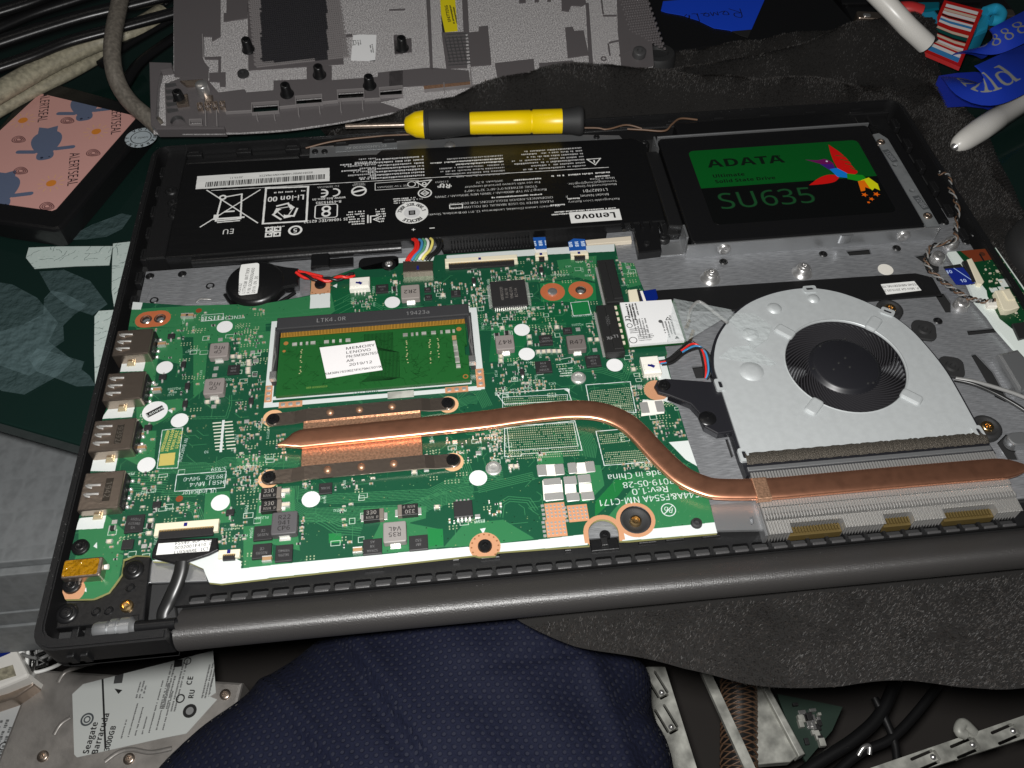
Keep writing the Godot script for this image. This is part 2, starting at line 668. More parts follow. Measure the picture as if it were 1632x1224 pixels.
func materials() -> void:
	var fine := noise_tex(512, 0.05, 3, 1)
	var soft := noise_tex(512, 0.02, 4, 2)
	var brushed := noise_tex(512, 0.06, 3, 3, 0.0, 1.0, FastNoiseLite.TYPE_SIMPLEX_SMOOTH, 16)
	var specks := noise_tex(512, 0.11, 2, 5, -0.6, 1.5)
	var cloud := noise_tex(512, 0.012, 5, 6)
	M.fine_tex = fine
	M.soft_tex = soft
	var m := mat("black_plastic", lin(0.0075, 0.0075, 0.008), 0.42)
	grain(m, fine, Vector3.ONE * 90, 0.004)
	m = mat("smooth_black", lin(0.006, 0.006, 0.0065), 0.32)
	grain(m, soft, Vector3.ONE * 40, 0.004)
	m = mat("matt_black", lin(0.018, 0.018, 0.0185), 0.65)
	grain(m, fine, Vector3.ONE * 90, 0.004)
	m = mat("hinge_plastic", lin(0.034, 0.032, 0.031), 0.4)
	m.metallic_specular = 1.0
	grain(m, fine, Vector3.ONE * 85, 0.011)
	m = mat("grey_plastic", lin(0.05, 0.049, 0.05), 0.45)
	grain(m, fine, Vector3.ONE * 80, 0.004)
	m = mat("sprayed_grey", lin(0.75, 0.72, 0.72), 0.6)
	m.metallic = 0.1
	m.albedo_texture = ImageTexture.create_from_image(noise_image(512, 0.05, 2, 9, 0.22, 1.22))
	grain(m, fine, Vector3(60, 60, 60), 0.006)
	m = mat("bare_cover", lin(0.095, 0.086, 0.088), 0.25)
	grain(m, soft, Vector3.ONE * 60, 0.002)
	m = mat("brushed_steel", lin(0.42, 0.43, 0.45), 0.42, 0.55)
	m.albedo_texture = noise_tex(512, 0.02, 4, 13, 0.7, 1.05, FastNoiseLite.TYPE_SIMPLEX_SMOOTH, 16)
	grain(m, brushed, Vector3(16, 16, 16), 0.002)
	m = mat("sheet_steel", lin(0.5, 0.51, 0.52), 0.36, 0.85)
	grain(m, brushed, Vector3(25, 25, 25), 0.002)
	m = mat("bright_steel", lin(0.64, 0.63, 0.62), 0.3, 0.85)
	grain(m, soft, Vector3.ONE * 60, 0.004)
	m = mat("shell_steel", lin(0.44, 0.36, 0.3), 0.3, 0.95)
	grain(m, soft, Vector3.ONE * 50, 0.003)
	m = mat("tin", lin(0.72, 0.71, 0.68), 0.34, 0.7)
	m = mat("copper", lin(0.88, 0.41, 0.25), 0.3, 0.97)
	m.albedo_texture = noise_tex(512, 0.02, 5, 21, 0.96, 1.02)
	m.roughness_texture = noise_tex(512, 0.015, 5, 22, 0.88, 1.08)
	m.roughness = 0.36
	grain(m, soft, Vector3.ONE * 22, 0.0006)
	m = mat("copper_plate", lin(0.66, 0.38, 0.24), 0.4, 0.8)
	m.albedo_texture = noise_tex(512, 0.03, 5, 23, 0.75, 1.1)
	grain(m, soft, Vector3.ONE * 60, 0.006)
	mat("fin_metal", lin(0.62, 0.61, 0.59), 0.34, 0.75)
	mat("slot_grey", lin(0.03, 0.03, 0.032), 0.45)
	mat("lug_brass", lin(0.6, 0.52, 0.36), 0.35, 0.6)
	mat("rib_light", lin(0.2, 0.185, 0.185), 0.4)
	mat("navy_lining", lin(0.0042, 0.0056, 0.0165), 0.9)
	mat("pad_copper", lin(0.62, 0.3, 0.16), 0.45, 0.25)
	mat("gold", lin(0.75, 0.5, 0.18), 0.3, 0.9)
	mat("brass", lin(0.72, 0.5, 0.24), 0.28, 1.0)
	m = mat("fan_cover", lin(0.5, 0.525, 0.53), 0.45, 0.25)
	m.albedo_texture = noise_tex(512, 0.01, 5, 41, 0.97, 1.01)
	grain(m, fine, Vector3.ONE * 50, 0.001)
	mat("blade_black", lin(0.028, 0.027, 0.03), 0.3)
	mat("fan_black", lin(0.012, 0.012, 0.015), 0.4)
	m = mat("ferrite", lin(0.26, 0.235, 0.225), 0.55, 0.2)
	grain(m, fine, Vector3.ONE * 120, 0.004)
	m = mat("ferrite_dark", lin(0.085, 0.082, 0.085), 0.55, 0.2)
	grain(m, fine, Vector3.ONE * 120, 0.004)
	m = mat("chip_black", lin(0.016, 0.0155, 0.016), 0.5)
	grain(m, fine, Vector3.ONE * 150, 0.003)
	mat("cream_plastic", lin(0.72, 0.66, 0.5), 0.5)
	mat("white_plastic", lin(0.78, 0.75, 0.68), 0.45)
	mat("ceramic_brown", lin(0.36, 0.22, 0.11), 0.45)
	mat("ceramic_pale", lin(0.62, 0.55, 0.44), 0.45)
	mat("board_edge", lin(0.34, 0.33, 0.13), 0.6)
	mat("red_wire", lin(0.6, 0.02, 0.015), 0.35)
	mat("blue_wire", lin(0.05, 0.22, 0.42), 0.35)
	mat("green_wire", lin(0.1, 0.3, 0.16), 0.35)
	mat("white_wire", lin(0.7, 0.7, 0.68), 0.35)
	mat("yellow_wire", lin(0.72, 0.62, 0.16), 0.35)
	mat("black_wire", lin(0.012, 0.012, 0.012), 0.35)
	mat("grey_wire", lin(0.22, 0.22, 0.215), 0.4)
	mat("brown_wire", lin(0.13, 0.075, 0.045), 0.45)
	m = mat("glass_green", lin(0.006, 0.017, 0.014), 0.07)
	m.roughness_texture = cloud
	m.roughness = 0.2
	m.uv1_triplanar = true
	m.uv1_world_triplanar = true
	m.uv1_scale = Vector3.ONE * 6
	m = mat("foam", lin(0.26, 0.225, 0.18), 0.6, 0.4)
	m.albedo_texture = specks
	grain(m, fine, Vector3.ONE * 80, 0.03)
	m = mat("terry", lin(0.0055, 0.0046, 0.004), 0.95)
	grain(m, fine, Vector3.ONE * 80, 0.03)
	m = mat("fibre", lin(0.031, 0.0258, 0.0225), 0.6)
	m.vertex_color_use_as_albedo = true
	m = mat("film", Color(0.62, 0.74, 0.76, 0.1), 0.32)
	m.transparency = BaseMaterial3D.TRANSPARENCY_ALPHA
	m.cull_mode = BaseMaterial3D.CULL_DISABLED
	grain(m, soft, Vector3.ONE * 14, 0.12)
	m = mat("clear_tape", Color(0.85, 0.88, 0.88, 0.26), 0.3)
	m.transparency = BaseMaterial3D.TRANSPARENCY_ALPHA
	m.cull_mode = BaseMaterial3D.CULL_DISABLED
	grain(m, soft, Vector3.ONE * 30, 0.06)
	m = mat("kapton", lin(0.26, 0.125, 0.004), 0.1, 0.0)
	grain(m, soft, Vector3.ONE * 30, 0.09)
	m = mat("kapton_dark", lin(0.12, 0.085, 0.03), 0.35, 0.3)
	m = mat("case_grey", lin(0.2, 0.21, 0.215), 0.55, 0.2)
	m.albedo_texture = noise_tex(512, 0.004, 3, 31, 0.9, 1.05)
	grain(m, fine, Vector3.ONE * 60, 0.002)
	m = mat("drive_metal", lin(0.34, 0.32, 0.3), 0.42, 0.6)
	m.albedo_texture = noise_tex(512, 0.005, 3, 33, 0.86, 1.06)
	grain(m, soft, Vector3.ONE * 25, 0.006)
	m = mat("rack_grey", lin(0.52, 0.52, 0.47), 0.5, 0.2)
	m.albedo_texture = noise_tex(512, 0.02, 5, 35, 0.6, 1.1)
	m.uv1_triplanar = true
	m.uv1_world_triplanar = true
	m.uv1_scale = Vector3.ONE * 8
	m = mat("rubber_grey", lin(0.17, 0.15, 0.125), 0.55)
	m.albedo_texture = noise_tex(512, 0.03, 5, 37, 0.6, 1.1)
	grain(m, soft, Vector3.ONE * 30, 0.01)
	m = mat("old_ivory", lin(0.36, 0.33, 0.24), 0.5)
	m.albedo_texture = noise_tex(512, 0.03, 5, 39, 0.6, 1.1)
	grain(m, soft, Vector3.ONE * 20, 0.01)
	mat("blue_ink", Color(0.09, 0.09, 0.42), 0.5)
	mat("floor_grey", lin(0.035, 0.03, 0.027), 0.9)
	mat("matt_grey", lin(0.02, 0.02, 0.02), 0.6)
	mat("skin", lin(0.28, 0.15, 0.1), 0.5)
	mat("pen_white", lin(0.66, 0.64, 0.6), 0.32)
	mat("red_plastic", lin(0.5, 0.03, 0.03), 0.4)
	mat("cyan_plastic", lin(0.02, 0.32, 0.52), 0.4)
	mat("teal_plastic", lin(0.0, 0.14, 0.2), 0.4)
	mat("yellow_plastic", lin(0.8, 0.56, 0.0), 0.35)



# ---------- floor, table, towel ----------
func surroundings() -> void:
	var g := G.new()
	g.cap(G.rect(0, 0, 6000, 6000), -330)
	var f := part("floor", g, M.floor_grey, self)
	tag(f, "dark floor far below the workbench", "floor", "", "structure")

	var t := thing("glass_table", "dark green glass table under the open laptop", "table", Vector3(100, -29, -150))
	g = G.new()
	var edge := P([-520, -190, -110.7, -17.4, -74.9, -2.1, 60, 54, 300, 110, 620, 170, 620, -700, -520, -700])
	g.prism(edge, -28.5, -20.5, 1.0, true)
	part("glass_top", g, M.glass_green, t)
	for p in [Vector2(-380, -560), Vector2(520, -560), Vector2(-380, -230), Vector2(520, 60)]:
		g = G.new()
		g.prism(G.circ(p.x, p.y, 25), -330, -29)
		part("leg", g, M.matt_black, t)

	# white cracked tape on the glass
	var pt := Paint.new(0, 0, 60, 60, 8, Color(0.80, 0.84, 0.83))
	var r := RandomNumberGenerator.new()
	r.seed = 12
	for i in 900:
		var a := Vector2(r.randf_range(0, 60), r.randf_range(0, 60))
		pt.disc(a, r.randf_range(0.1, 0.5), Color(0.72, 0.77, 0.75).lerp(Color(0.86, 0.88, 0.87), r.randf()))
	for i in 130:
		var a := Vector2(r.randf_range(0, 60), r.randf_range(0, 60))
		var w := r.randf_range(-1.2, 0.2) + (PI / 2 if r.randf() < 0.3 else 0.0)
		for s in r.randi_range(3, 12):
			var b := a + Vector2.from_angle(w + r.randf_range(-0.6, 0.6)) * r.randf_range(0.4, 1.4)
			pt.line(a, b, r.randf_range(0.08, 0.2), Color(0.2, 0.27, 0.26))
			a = b
	var tm := mat("cracked_tape", lin(0.78, 0.82, 0.8), 0.6, 0.0, pt.tex())
	tm.texture_repeat = true
	var strips := [
		["white cracked tape strip lying level on the glass left of the laptop", P([-122.8, -109, -123.1, -115.6, -110.4, -115, -85.5, -112.6, -84.8, -100.4, -99.3, -101.3, -117.4, -101.6])],
		["white cracked tape strip running under the laptop beside its upper left rim", P([-85.6, -114.3, -76.4, -114.9, -76.9, -85.9, -77.6, -72.5, -80.8, -84, -83.6, -100.6])],
		["lowest white cracked tape strip, pressed against the lower left rim of the laptop", P([-85.3, -69.5, -84.1, -72.6, -77.8, -72.5, -77, -57.5, -77.1, -43.2, -78, -32.1, -81.7, -49.7])],
		["pale grey tape patch on the glass right of the laptop", P([315.9, -125.7, 337.2, -120.1, 334, -104.7, 323.8, -89.1, 322.4, -76.4, 314.5, -83.6, 313.7, -96.7])]]
	for s in strips:
		g = G.new()
		g.area = Rect2(-100, -100, 60, 60)
		g.prism(s[1], -20.45, -20.2)
		tag(part("tape_strip", g, tm, self), s[0], "tape", "white tape strips on the glass")

	# limp clear plastic; the broad faint and small pieces are added for haze
	var films := [
		["large clear plastic scrap lying on the glass left of the laptop", P([-127.1, -66, -122.1, -64.2, -113.6, -67.3, -106.7, -72.4, -108.4, -81.6, -106.4, -86.1, -100.2, -83.9, -89, -75.5, -93.6, -71.1, -97, -65, -94.8, -56.4, -98.8, -52.2, -102.3, -41.1, -104.7, -38.9, -117.3, -45.4, -122.2, -47.1]), -19.6],
		["long narrow clear plastic scrap pointing at the lower laptop rim", P([-106.1, -46.6, -104.4, -52.4, -97.8, -49.7, -83.8, -43.3, -84.1, -39.4, -80.1, -35.6, -76.9, -30.4, -84.2, -30.7, -92.5, -35.4, -101.6, -40]), -18.7],
		["broad faint clear film added to imitate haze on the glass at the left border", P([-134.9, -95.6, -124.4, -92.2, -111.8, -82.9, -99.8, -67.4, -101.4, -57.1, -89.1, -45.6, -93.5, -38.2, -104.7, -29.9, -114.1, -32.7, -120.1, -39.1]), -20.1],
		["small clear film added to imitate haze on the glass beneath the level tape strip", P([-114.8, -99.3, -104.2, -99.4, -91.2, -91, -81.2, -76.3, -86.4, -70.3, -96.9, -75.8, -106.9, -85.8]), -20.3],
		["dull clear plastic scrap on the glass beside the upper left rim", P([-108.2, -118.2, -97.3, -127.2, -84.8, -133.8, -80.1, -132, -82.9, -123.1, -88.9, -118.6, -98, -117.7]), -19.6]]
	for s in films:
		g = G.new()
		var p: PackedVector2Array = G.ccw(s[1])
		g.prism(p, s[2], s[2] + 0.12)
		tag(part("plastic_scrap", g, M.film, self), s[0], "plastic film", "clear plastic scraps")
	towel()


func towel_y(x: float, z: float) -> float:
	var y := -18.6
	# folds behind the laptop
	y += 21.0 * exp(-pow((z + 185.0 + (x - 180) * 0.2) / 13.0, 2.0)) * smoothstep(20.0, 150.0, x)
	y += 12.0 * exp(-pow((z + 214.0 + (x - 180) * 0.14) / 9.0, 2.0)) * smoothstep(120.0, 200.0, x)
	y += 12.0 * exp(-pow((x - 292.0) / 26.0, 2.0) - pow((z + 196.0) / 22.0, 2.0))
	y += 20.0 * exp(-pow((z + 166.0 + x * 0.03) / 8.0, 2.0)) * smoothstep(-40.0, 60.0, x) * (1.0 - smoothstep(250.0, 300.0, x))
	y += 5.0 * exp(-pow((x - 318.0) / 9.0, 2.0)) * (1.0 - smoothstep(-60.0, 20.0, z))
	# the front hangs over the edge of the table
	y -= 9.0 * smoothstep(0.0, 60.0, z + 17.0 - 0.43 * (x + 110.0))
	y += absf(1.2 * sin(x * 0.11 + z * 0.05) + 0.8 * sin(x * 0.05 - z * 0.13))
	return y


func towel() -> void:
	var t := thing("towel", "black terry towel spread under the laptop and bunched behind it", "towel", Vector3(180, -20, 0))
	var left := func(z: float) -> float: return lerpf(-10.0, 30.0, clampf((z + 220) / 100.0, 0, 1)) + 42.0 * smoothstep(50.0, 110.0, z)
	var right := func(z: float) -> float: return (332.0 + 6.0 * sin(z * 0.03) if z < 0 else 332.0 + z * 0.2)
	var at := func(s: float, q: float) -> Vector3:
		var z := lerpf(-226.0, 116.0, q)
		var x := lerpf(left.call(z), right.call(z), s)
		z = lerpf(-226.0, 76.0 + 46.0 * (1.0 - exp(-maxf(0.0, x - 72.0) / 60.0)) + 1.5 * sin(x * 0.09), q)
		z -= (1.0 - smoothstep(0.0, 0.1, q)) * (0.0 if x > 200 else (200 - x) * 0.12)
		return Vector3(x, towel_y(x, z), z)
	var g := G.new()
	g.sheet(110, 130, at)
	part("cloth", g, M.terry, t)
	# the pile: short curled fibres wherever the cloth can be seen
	var h := G.new()
	var r := RandomNumberGenerator.new()
	r.seed = 5
	var done := 0
	var nz := FastNoiseLite.new()
	nz.frequency = 0.03
	nz.seed = 4
	nz.fractal_octaves = 3
	while done < 230000:
		var p: Vector3 = at.call(r.randf(), r.randf_range(0.13, 0.24) if done % 4 == 0 else r.randf())
		if p.x > -50 and p.x < 284 and p.z > -152 and p.z < 84:
			continue
		done += 1
		# the pile lies in different directions from patch to patch, as brushed terry does
		var lay := nz.get_noise_2d(p.x, p.z)
		var w := lay * 3.0 + r.randf_range(-1.3, 1.3)
		var l := r.randf_range(0.6, 1.4)
		var d := Vector3(cos(w), r.randf_range(0.1, 1.2), sin(w)).normalized() * l
		var side := Vector3(-sin(w), 0, cos(w)) * r.randf_range(0.045, 0.085)
		var b := r.randf_range(0.25, 1.0)
		b = b * b * (0.9 + 0.25 * nz.get_noise_2d(p.z * 1.7 + 300.0, p.x * 1.7))
		if r.randf() < 0.02:
			b = r.randf_range(1.4, 2.6)
		h.col = Color(b, b * 0.97, b * 0.94)
		var tip := p + d + Vector3(r.randf_range(-0.4, 0.4), -0.2, r.randf_range(-0.4, 0.4))
		var mid := p + d * 0.6 + Vector3(0, 0.25, 0)
		var m := (mid - p).cross(side).normalized()
		if m.y < 0:
			m = -m
		h.tri(p - side, p + side, mid + side, m, m, m)
		h.tri(p - side, mid + side, mid - side, m, m, m)
		h.tri(mid - side, mid + side, tip, m, m, m)
	var o := part("pile_fibres", h, M.fibre, t)
	tag(o, "", "", "", "stuff")
	# the overlocked hem on the right side
	h = G.new()
	for i in 150:
		var q := i / 150.0
		var p: Vector3 = at.call(0.998, q)
		var p2: Vector3 = at.call(0.985, q + 0.004)
		h.tube([p + Vector3(0.8, 0, 0), p + Vector3(0, 1.1, 0.4), p2 + Vector3(0, 0.8, 1.0)], 0.5, 5)
	part("hem_stitching", h, M.terry, t)



# ---------- the laptop's base ----------
func screw(g: G, at: Vector2, y: float, r: float, h := 0.8) -> void:
	g.lathe(PackedVector2Array([Vector2(r, 0), Vector2(r, h * 0.55), Vector2(r * 0.86, h), Vector2(r * 0.42, h), Vector2(r * 0.32, h * 0.45), Vector2(0, h * 0.4)]), v3(at, y), 18)
	for a in [0.4, 0.4 + PI / 2]:
		g.box(at.x, y + h * 0.45, at.y, r * 1.1, h * 0.25, r * 0.16, 0, a)


func screw_mesh(r: float, h := 0.8) -> ArrayMesh:
	var g := G.new()
	screw(g, Vector2.ZERO, 0, r, h)
	return g.mesh()


func chassis() -> void:
	var t := thing("laptop_base", "black open laptop base that holds the board, battery and fan", "laptop", Vector3(110, -18, -30))
	M.base = t
	var outer := PackedVector2Array()
	for p in G.rrect(111.5, -34.0, 356, 240, 7, 5):
		outer.append(p)
	# the tray, notched at the hinge edge where the lid's bar sits
	var tray := Geometry2D.clip_polygons(outer, G.rect(112, 90, 278, 37.0))[0]
	# the walls stand on three sides and at the hinges; the middle of the hinge side is open
	var g := G.new()
	for wall in Geometry2D.clip_polygons(tray, G.rrect(111.5, -35.0, 350.5, 235, 5, 4)):
		g.prism(wall, -11, 1.4)
	var lip := G.new()
	for wall in Geometry2D.clip_polygons(Geometry2D.offset_polygon(tray, -0.7)[0], G.rrect(111.5, -35.0, 351.4, 235.9, 5, 4)):
		lip.prism(wall, 1.4, 2.0)
	part("rim", g, M.black_plastic, t)
	part("rim_lip", lip, M.black_plastic, t)
	g = G.new()
	g.prism(tray, -11.5, -8.5, 0, true)
	part("palm_rest", g, M.matt_black, t)
	# the closed lid underneath
	g = G.new()
	g.prism(G.rrect(111.5, -39, 350, 222, 7, 5), -18.4, -12.0, 1.5, true)
	part("lid", g, M.black_plastic, t)

	# keyboard back plate of brushed steel, with slots
	g = G.new()
	var steel := P([-59, -75.5, 20, -75.5, 24, -79, 284, -79, 284, 64, -30, 64, -44, 55, -59, 55])
	var slots := [
		P([257.6, -29.6, 261.9, -30, 262.4, -24.6, 260.1, -19.3, 258, -19.4]), P([262.3, -9.7, 276.1, -9.9, 275.7, -7.5, 261.9, -7.1]), P([258.7, 2.3, 261.1, 2, 263.6, 10.9, 263.4, 22.1, 261.9, 25.3, 259, 22.5]),
		P([152.6, -3, 158.6, -3.1, 157.5, 3, 152.9, 2.7]), P([156.8, 30.5, 157.8, 30.2, 157.9, 37.8, 157, 38.2]), P([257.9, -51.4, 266.3, -52.7, 268.2, -49.7, 264.2, -41, 259.5, -40.9, 260.1, -47.3]),
		P([250.8, 41.9, 256.2, 38.2, 259.3, 40.9, 255.4, 46.3, 255.3, 49.3, 251.5, 48.9]), P([-39.5, -59.7, -29.6, -59.8, -29.2, -56.4, -38.8, -56.6]), P([230.8, -57.5, 241.1, -57.8, 240.8, -54.3, 231.3, -54.4])]
	g.area = Rect2(-60, -80, 80, 80)
	g.plate(steel, slots, -3.3, -2.5)
	M.brushed_steel.texture_repeat = true
	part("keyboard_plate", g, M.brushed_steel, t)
	# raised step of the plate on the left and dark pierced holes
	g = G.new()
	g.area = Rect2(-60, -80, 80, 80)
	g.prism(P([-55.4, -66.1, -38.3, -66.5, -25.7, -66.9, -23.9, -54.3, -54.5, -54, -56.9, -54.4]), -2.5, -1.9, 0.3)
	part("plate_step", g, M.brushed_steel, t)
	var ring := G.new()
	ring.lathe(P([1.8, 0, 1.5, 0.35, 1.15, 0.3, 1.1, -0.5, 0, -0.5]), Vector3.ZERO, 16)
	var rm := ring.mesh()
	for p in [Vector2(-56.8, -72.1), Vector2(-43.8, -72), Vector2(-31.6, -63.9), Vector2(-53, -58.1), Vector2(178.1, -55.8), Vector2(220.4, -55.9), Vector2(252, -56.1), Vector2(252.8, -15), Vector2(282.4, -56.8), Vector2(278.4, -69.4), Vector2(287.8, -61)]:
		piece("rivet", rm, M.black_plastic, t, v3(p, -1.9))
	# steel tongue in the left slot
	g = G.new()
	g.tube([v3(Vector2(-36.7, -55.5), -2.2), v3(Vector2(-34.4, -56.1), -1.0), v3(Vector2(-30.2, -56.1), -1.6)], 0.45, 6, 0.6)
	part("spring_tongue", g, M.bright_steel, t)
	# posts with bright screws on the plate below the drive
	for p in [Vector2(170.6, -47.4), Vector2(208.7, -46.8)]:
		g = G.new()
		g.lathe(P([4.2, -2.5, 3.6, -1.6, 3.1, -1.3, 2.9, 0.4, 2.2, 0.9, 0.0, 0.9]), v3(p, 0), 20)
		screw(g, p, 0.9, 1.9, 0.7)
		part("screw_post", g, M.bright_steel, t)
	g = G.new()
	g.prism(G.circ(Vector2(243.2, -44.9).x, Vector2(243.2, -44.9).y, 3.1, 24), -2.5, -2.35)
	part("white_dot", g, M.white_plastic, t)

	# black film over the keyboard ribbon, with its label
	g = G.new()
	g.prism(P([128, -42, 150, -42.5, 254, -41, 260, -38, 260, -28, 180, -28, 128, -34]), -2.45, -1.6, 0.3)
	part("ribbon_cover", g, M.black_plastic, t)
	var pt := Paint.new(237.5, -36.4, 15, 6, 16, Color(0.93, 0.93, 0.92))
	pt.text("FS540 NBX0001ML10", Vector2(245, -34.6), 1.1, Color(0.15, 0.15, 0.15), 180)
	pt.text("C.P. Mini GA 2019.09.27", Vector2(245, -32.4), 1.1, Color(0.15, 0.15, 0.15), 180)
	g = G.new()
	g.area = pt.size()
	g.prism(P([237.6, -36.1, 251.6, -36.4, 252.5, -31.2, 237.8, -30.4]), -1.6, -1.45)
	part("film_label", g, mat("film_label", Color.WHITE, 0.6, 0.0, pt.tex()), t)

	# touchpad bracket at the far edge, screws and plate
	g = G.new()
	g.area = Rect2(0, -160, 80, 80)
	g.prism(P([5, -149.5, 60, -150, 122, -146.8, 150, -143, 152, -137.5, 58, -137.5, 5, -140]), -3, -0.8, 0.4)
	part("touchpad_bracket", g, M.sheet_steel, t)
	for p in [Vector2(7.6, -145.3), Vector2(12, -144.8), Vector2(139, -142.3)]:
		piece("screw", screw_mesh(1.5), M.black_plastic, t, v3(p, -0.8))
	g = G.new()
	g.lathe(P([2.6, 0, 2.4, 0.6, 1.4, 1.1, 0, 1.2]), v3(Vector2(70.1, -143.6), -0.8), 20)
	part("dome_screw", g, M.bright_steel, t)
	pt = Paint.new(20, -148, 36, 8, 10, Color(0, 0, 0, 0))
	# stamped number on the bracket
	pt = Paint.new(16, -149, 30, 5, 12, Color(0.56, 0.57, 0.58))
	pt.text("EC1AH000200 AC", Vector2(31, -146.6), 1.8, Color(0.84, 0.85, 0.85), 180)
	g = G.new()
	g.area = pt.size()
	g.prism(P([17, -148.8, 45.5, -148.8, 45.5, -144.2, 17, -144.2]), -0.8, -0.75)
	part("stamped_number", g, mat("stamped_number", Color.WHITE, 0.4, 0.55, pt.tex()), t)

	# moulded ribs and catches inside the rim
	var cg := G.new()
	cg.prism(G.rrect(0, 0, 7, 2.6, 0.5), 0, 3.4, 0.3)
	cg.box(0, 3.4, -0.7, 4.6, 0.7, 0.8, 0.2)
	var clip := cg.mesh()
	for i in 15:
		piece("catch", clip, M.black_plastic, t, Vector3(-48 + i * 22.5, -4, -149.6))
	for i in 7:
		piece("catch", clip, M.black_plastic, t, Vector3(-60.5, -4, -138 + i * 13.5), PI / 2)
		piece("catch", clip, M.black_plastic, t, Vector3(282.5, -4, -138 + i * 15.5), -PI / 2)
	# corner walls and shelves beside the battery
	for s in [[-56, -117, 9, 7.5, 72], [-2, -150, 110, 4.5, 5], [-30, -146, 60, 6.0, 4], [208, -149.5, 150, 7, 4], [277, -110, 9, 5.0, 84]]:
		g = G.new()
		g.box(s[0], -8, s[1], s[2], s[3], s[4], 0.7)
		part("inner_ledge", g, M.black_plastic, t)
	for p in [Vector2(-54.8, -123.5), Vector2(159.7, -134.7), Vector2(155.9, -71.1), Vector2(-52.6, -115.7), Vector2(-50.9, -111.5), Vector2(-51.2, -107.6)]:
		g = G.new()
		g.lathe(P([3.0, -4, 2.8, -0.4, 2.2, 0.2, 1.2, 0.1, 1.1, -1.5, 0, -1.5]), v3(p, 0.2), 16)
		part("screw_boss", g, M.black_plastic, t)
	# speaker box in the far right corner
	g = G.new()
	g.prism(P([177, -147, 258, -147.5, 264, -143, 264, -136, 177, -136]), -8, 1.0, 0.8)
	g.prism(P([270, -140, 281, -134, 281, -70, 272, -68]), -8, -2, 0.8)
	part("speaker_box", g, M.smooth_black, t)

	# vent strip at the hinge edge with its slots
	g = G.new()
	var holes := []
	for i in 42:
		holes.append(G.rrect(-21 + i * 6.4, 71.2, 5.4, 2.2, 0.6, 2))
	g.plate(G.rect(112, 69.0, 280, 8.2), holes, -5.2, -3.8)
	part("vent_strip", g, M.black_plastic, t)
	var rg := G.new()
	rg.prism(G.rrect(0, 0, 4.6, 0.9, 0.4), 0, 0.55, 0.2)
	var rib := rg.mesh()
	for i in 42:
		var at := Vector3(-21 + i * 6.4, -3.8, 71.2)
		piece("slot_edge", rib, M.grey_plastic, t, at + Vector3(0, 0, 1.5))
	# blocks between the board and the vents
	for x in [-12, 4, 34, 60, 71, 96, 108, 122, 131, 143]:
		g = G.new()
		var w := 2.2 if int(x) % 3 == 0 else 6.0
		g.box(x, -6, 66.6 - (x + 12) * 0.006, w, 3.0 + fmod(x * 0.37, 1.6), 3.0, 0.3)
		part("rib", g, M.black_plastic, t)

	# hinge bracket, barrel and the bar of the lid
	g = G.new()
	g.prism(P([-43.0, 55.5, -36.6, 56.0, -35.4, 78, -61.6, 78, -62, 70.5, -50, 69.5, -45.6, 65.5]), -4, -1.0, 0.4)
	part("hinge_bracket", g, M.smooth_black, t)
	for p in [Vector2(-41.4, 60.8), Vector2(-59.1, 73.5)]:
		g = G.new()
		g.lathe(P([3.4, 0, 3.2, 0.5, 2.4, 0.8, 0, 0.7]), v3(p, -1.0), 22)
		screw(g, p, -0.3, 2.0, 0.6)
		part("hinge_screw", g, M.smooth_black, t)
	for p in [Vector2(-41.3, 66.9), Vector2(-50.4, 73.8), Vector2(-46.6, 73.9)]:
		g = G.new()
		g.lathe(P([1.5, 0, 1.2, 0.35, 0.9, 0.3, 0.8, -0.2]), v3(p, -1.0), 14)
		part("collar", g, M.smooth_black, t)
	g = G.new()
	g.lathe(P([2.0, 0, 1.9, 0.8, 1.2, 1.0, 0.9, 0.4, 0, 0.3]), v3(Vector2(-41.3, 73), -1.0), 18)
	part("brass_insert", g, M.brass, t)
	g = G.new()
	var ax := Basis(Vector3(0, 0, 1), Vector3(1, 0, 0), Vector3(0, 1, 0))
	g.lathe(P([0, 0, 2.2, 0, 2.6, 1, 2.6, 4, 2.0, 4.2, 2.0, 5, 3.1, 5.2, 3.1, 7, 2.6, 7.2, 2.6, 8, 3.2, 8.2, 3.2, 11, 2.4, 11.5, 1.8, 12.2]), Vector3(-49.5, -0.6, 80.2), 20, ax)
	part("hinge_barrel", g, M.sheet_steel, t)
	g = G.new()
	g.lathe(P([1.8, 0, 1.8, 12]), Vector3(-37.5, -0.8, 80.2), 16, ax)
	g.box(-38.2, -6, 79.5, 2.6, 5.2, 7, 0.4)
	part("hinge_shaft", g, M.smooth_black, t)
	g = G.new()
	for i in 2:
		g.box(-56.5 + i * 4.0, -8, 82.2, 2.2, 5, 9, 0.3)
	part("corner_rib", g, M.black_plastic, t)
	g = G.new()
	var prof := G.bend(P([72.4, -9.5, 73.0, -7.0, 75.2, -4.9, 78.6, -2.9, 81.4, -1.7, 83.6, -2.0, 85.2, -3.9, 85.9, -7.0, 85.2, -10.0, 82.0, -12.0]), 5)
	for i in prof.size() - 1:
		var a := prof[i]
		var b := prof[i + 1]
		var d0 := b - prof[maxi(i - 1, 0)]
		var d1 := prof[mini(i + 2, prof.size() - 1)] - a
		var na := Vector3(0, d0.x, -d0.y).normalized()
		var nb := Vector3(0, d1.x, -d1.y).normalized()
		g.tri(Vector3(-26.5, a.y, a.x), Vector3(252, a.y, a.x), Vector3(252, b.y, b.x), na, na, nb)
		g.tri(Vector3(-26.5, a.y, a.x), Vector3(252, b.y, b.x), Vector3(-26.5, b.y, b.x), na, nb, nb)
		for e in [-26.5, 252.0]:
			var m := Vector3(signf(e), 0, 0)
			g.tri(Vector3(e, a.y, a.x), Vector3(e, b.y, b.x), Vector3(e, -8.6, 79.2), m, m, m)
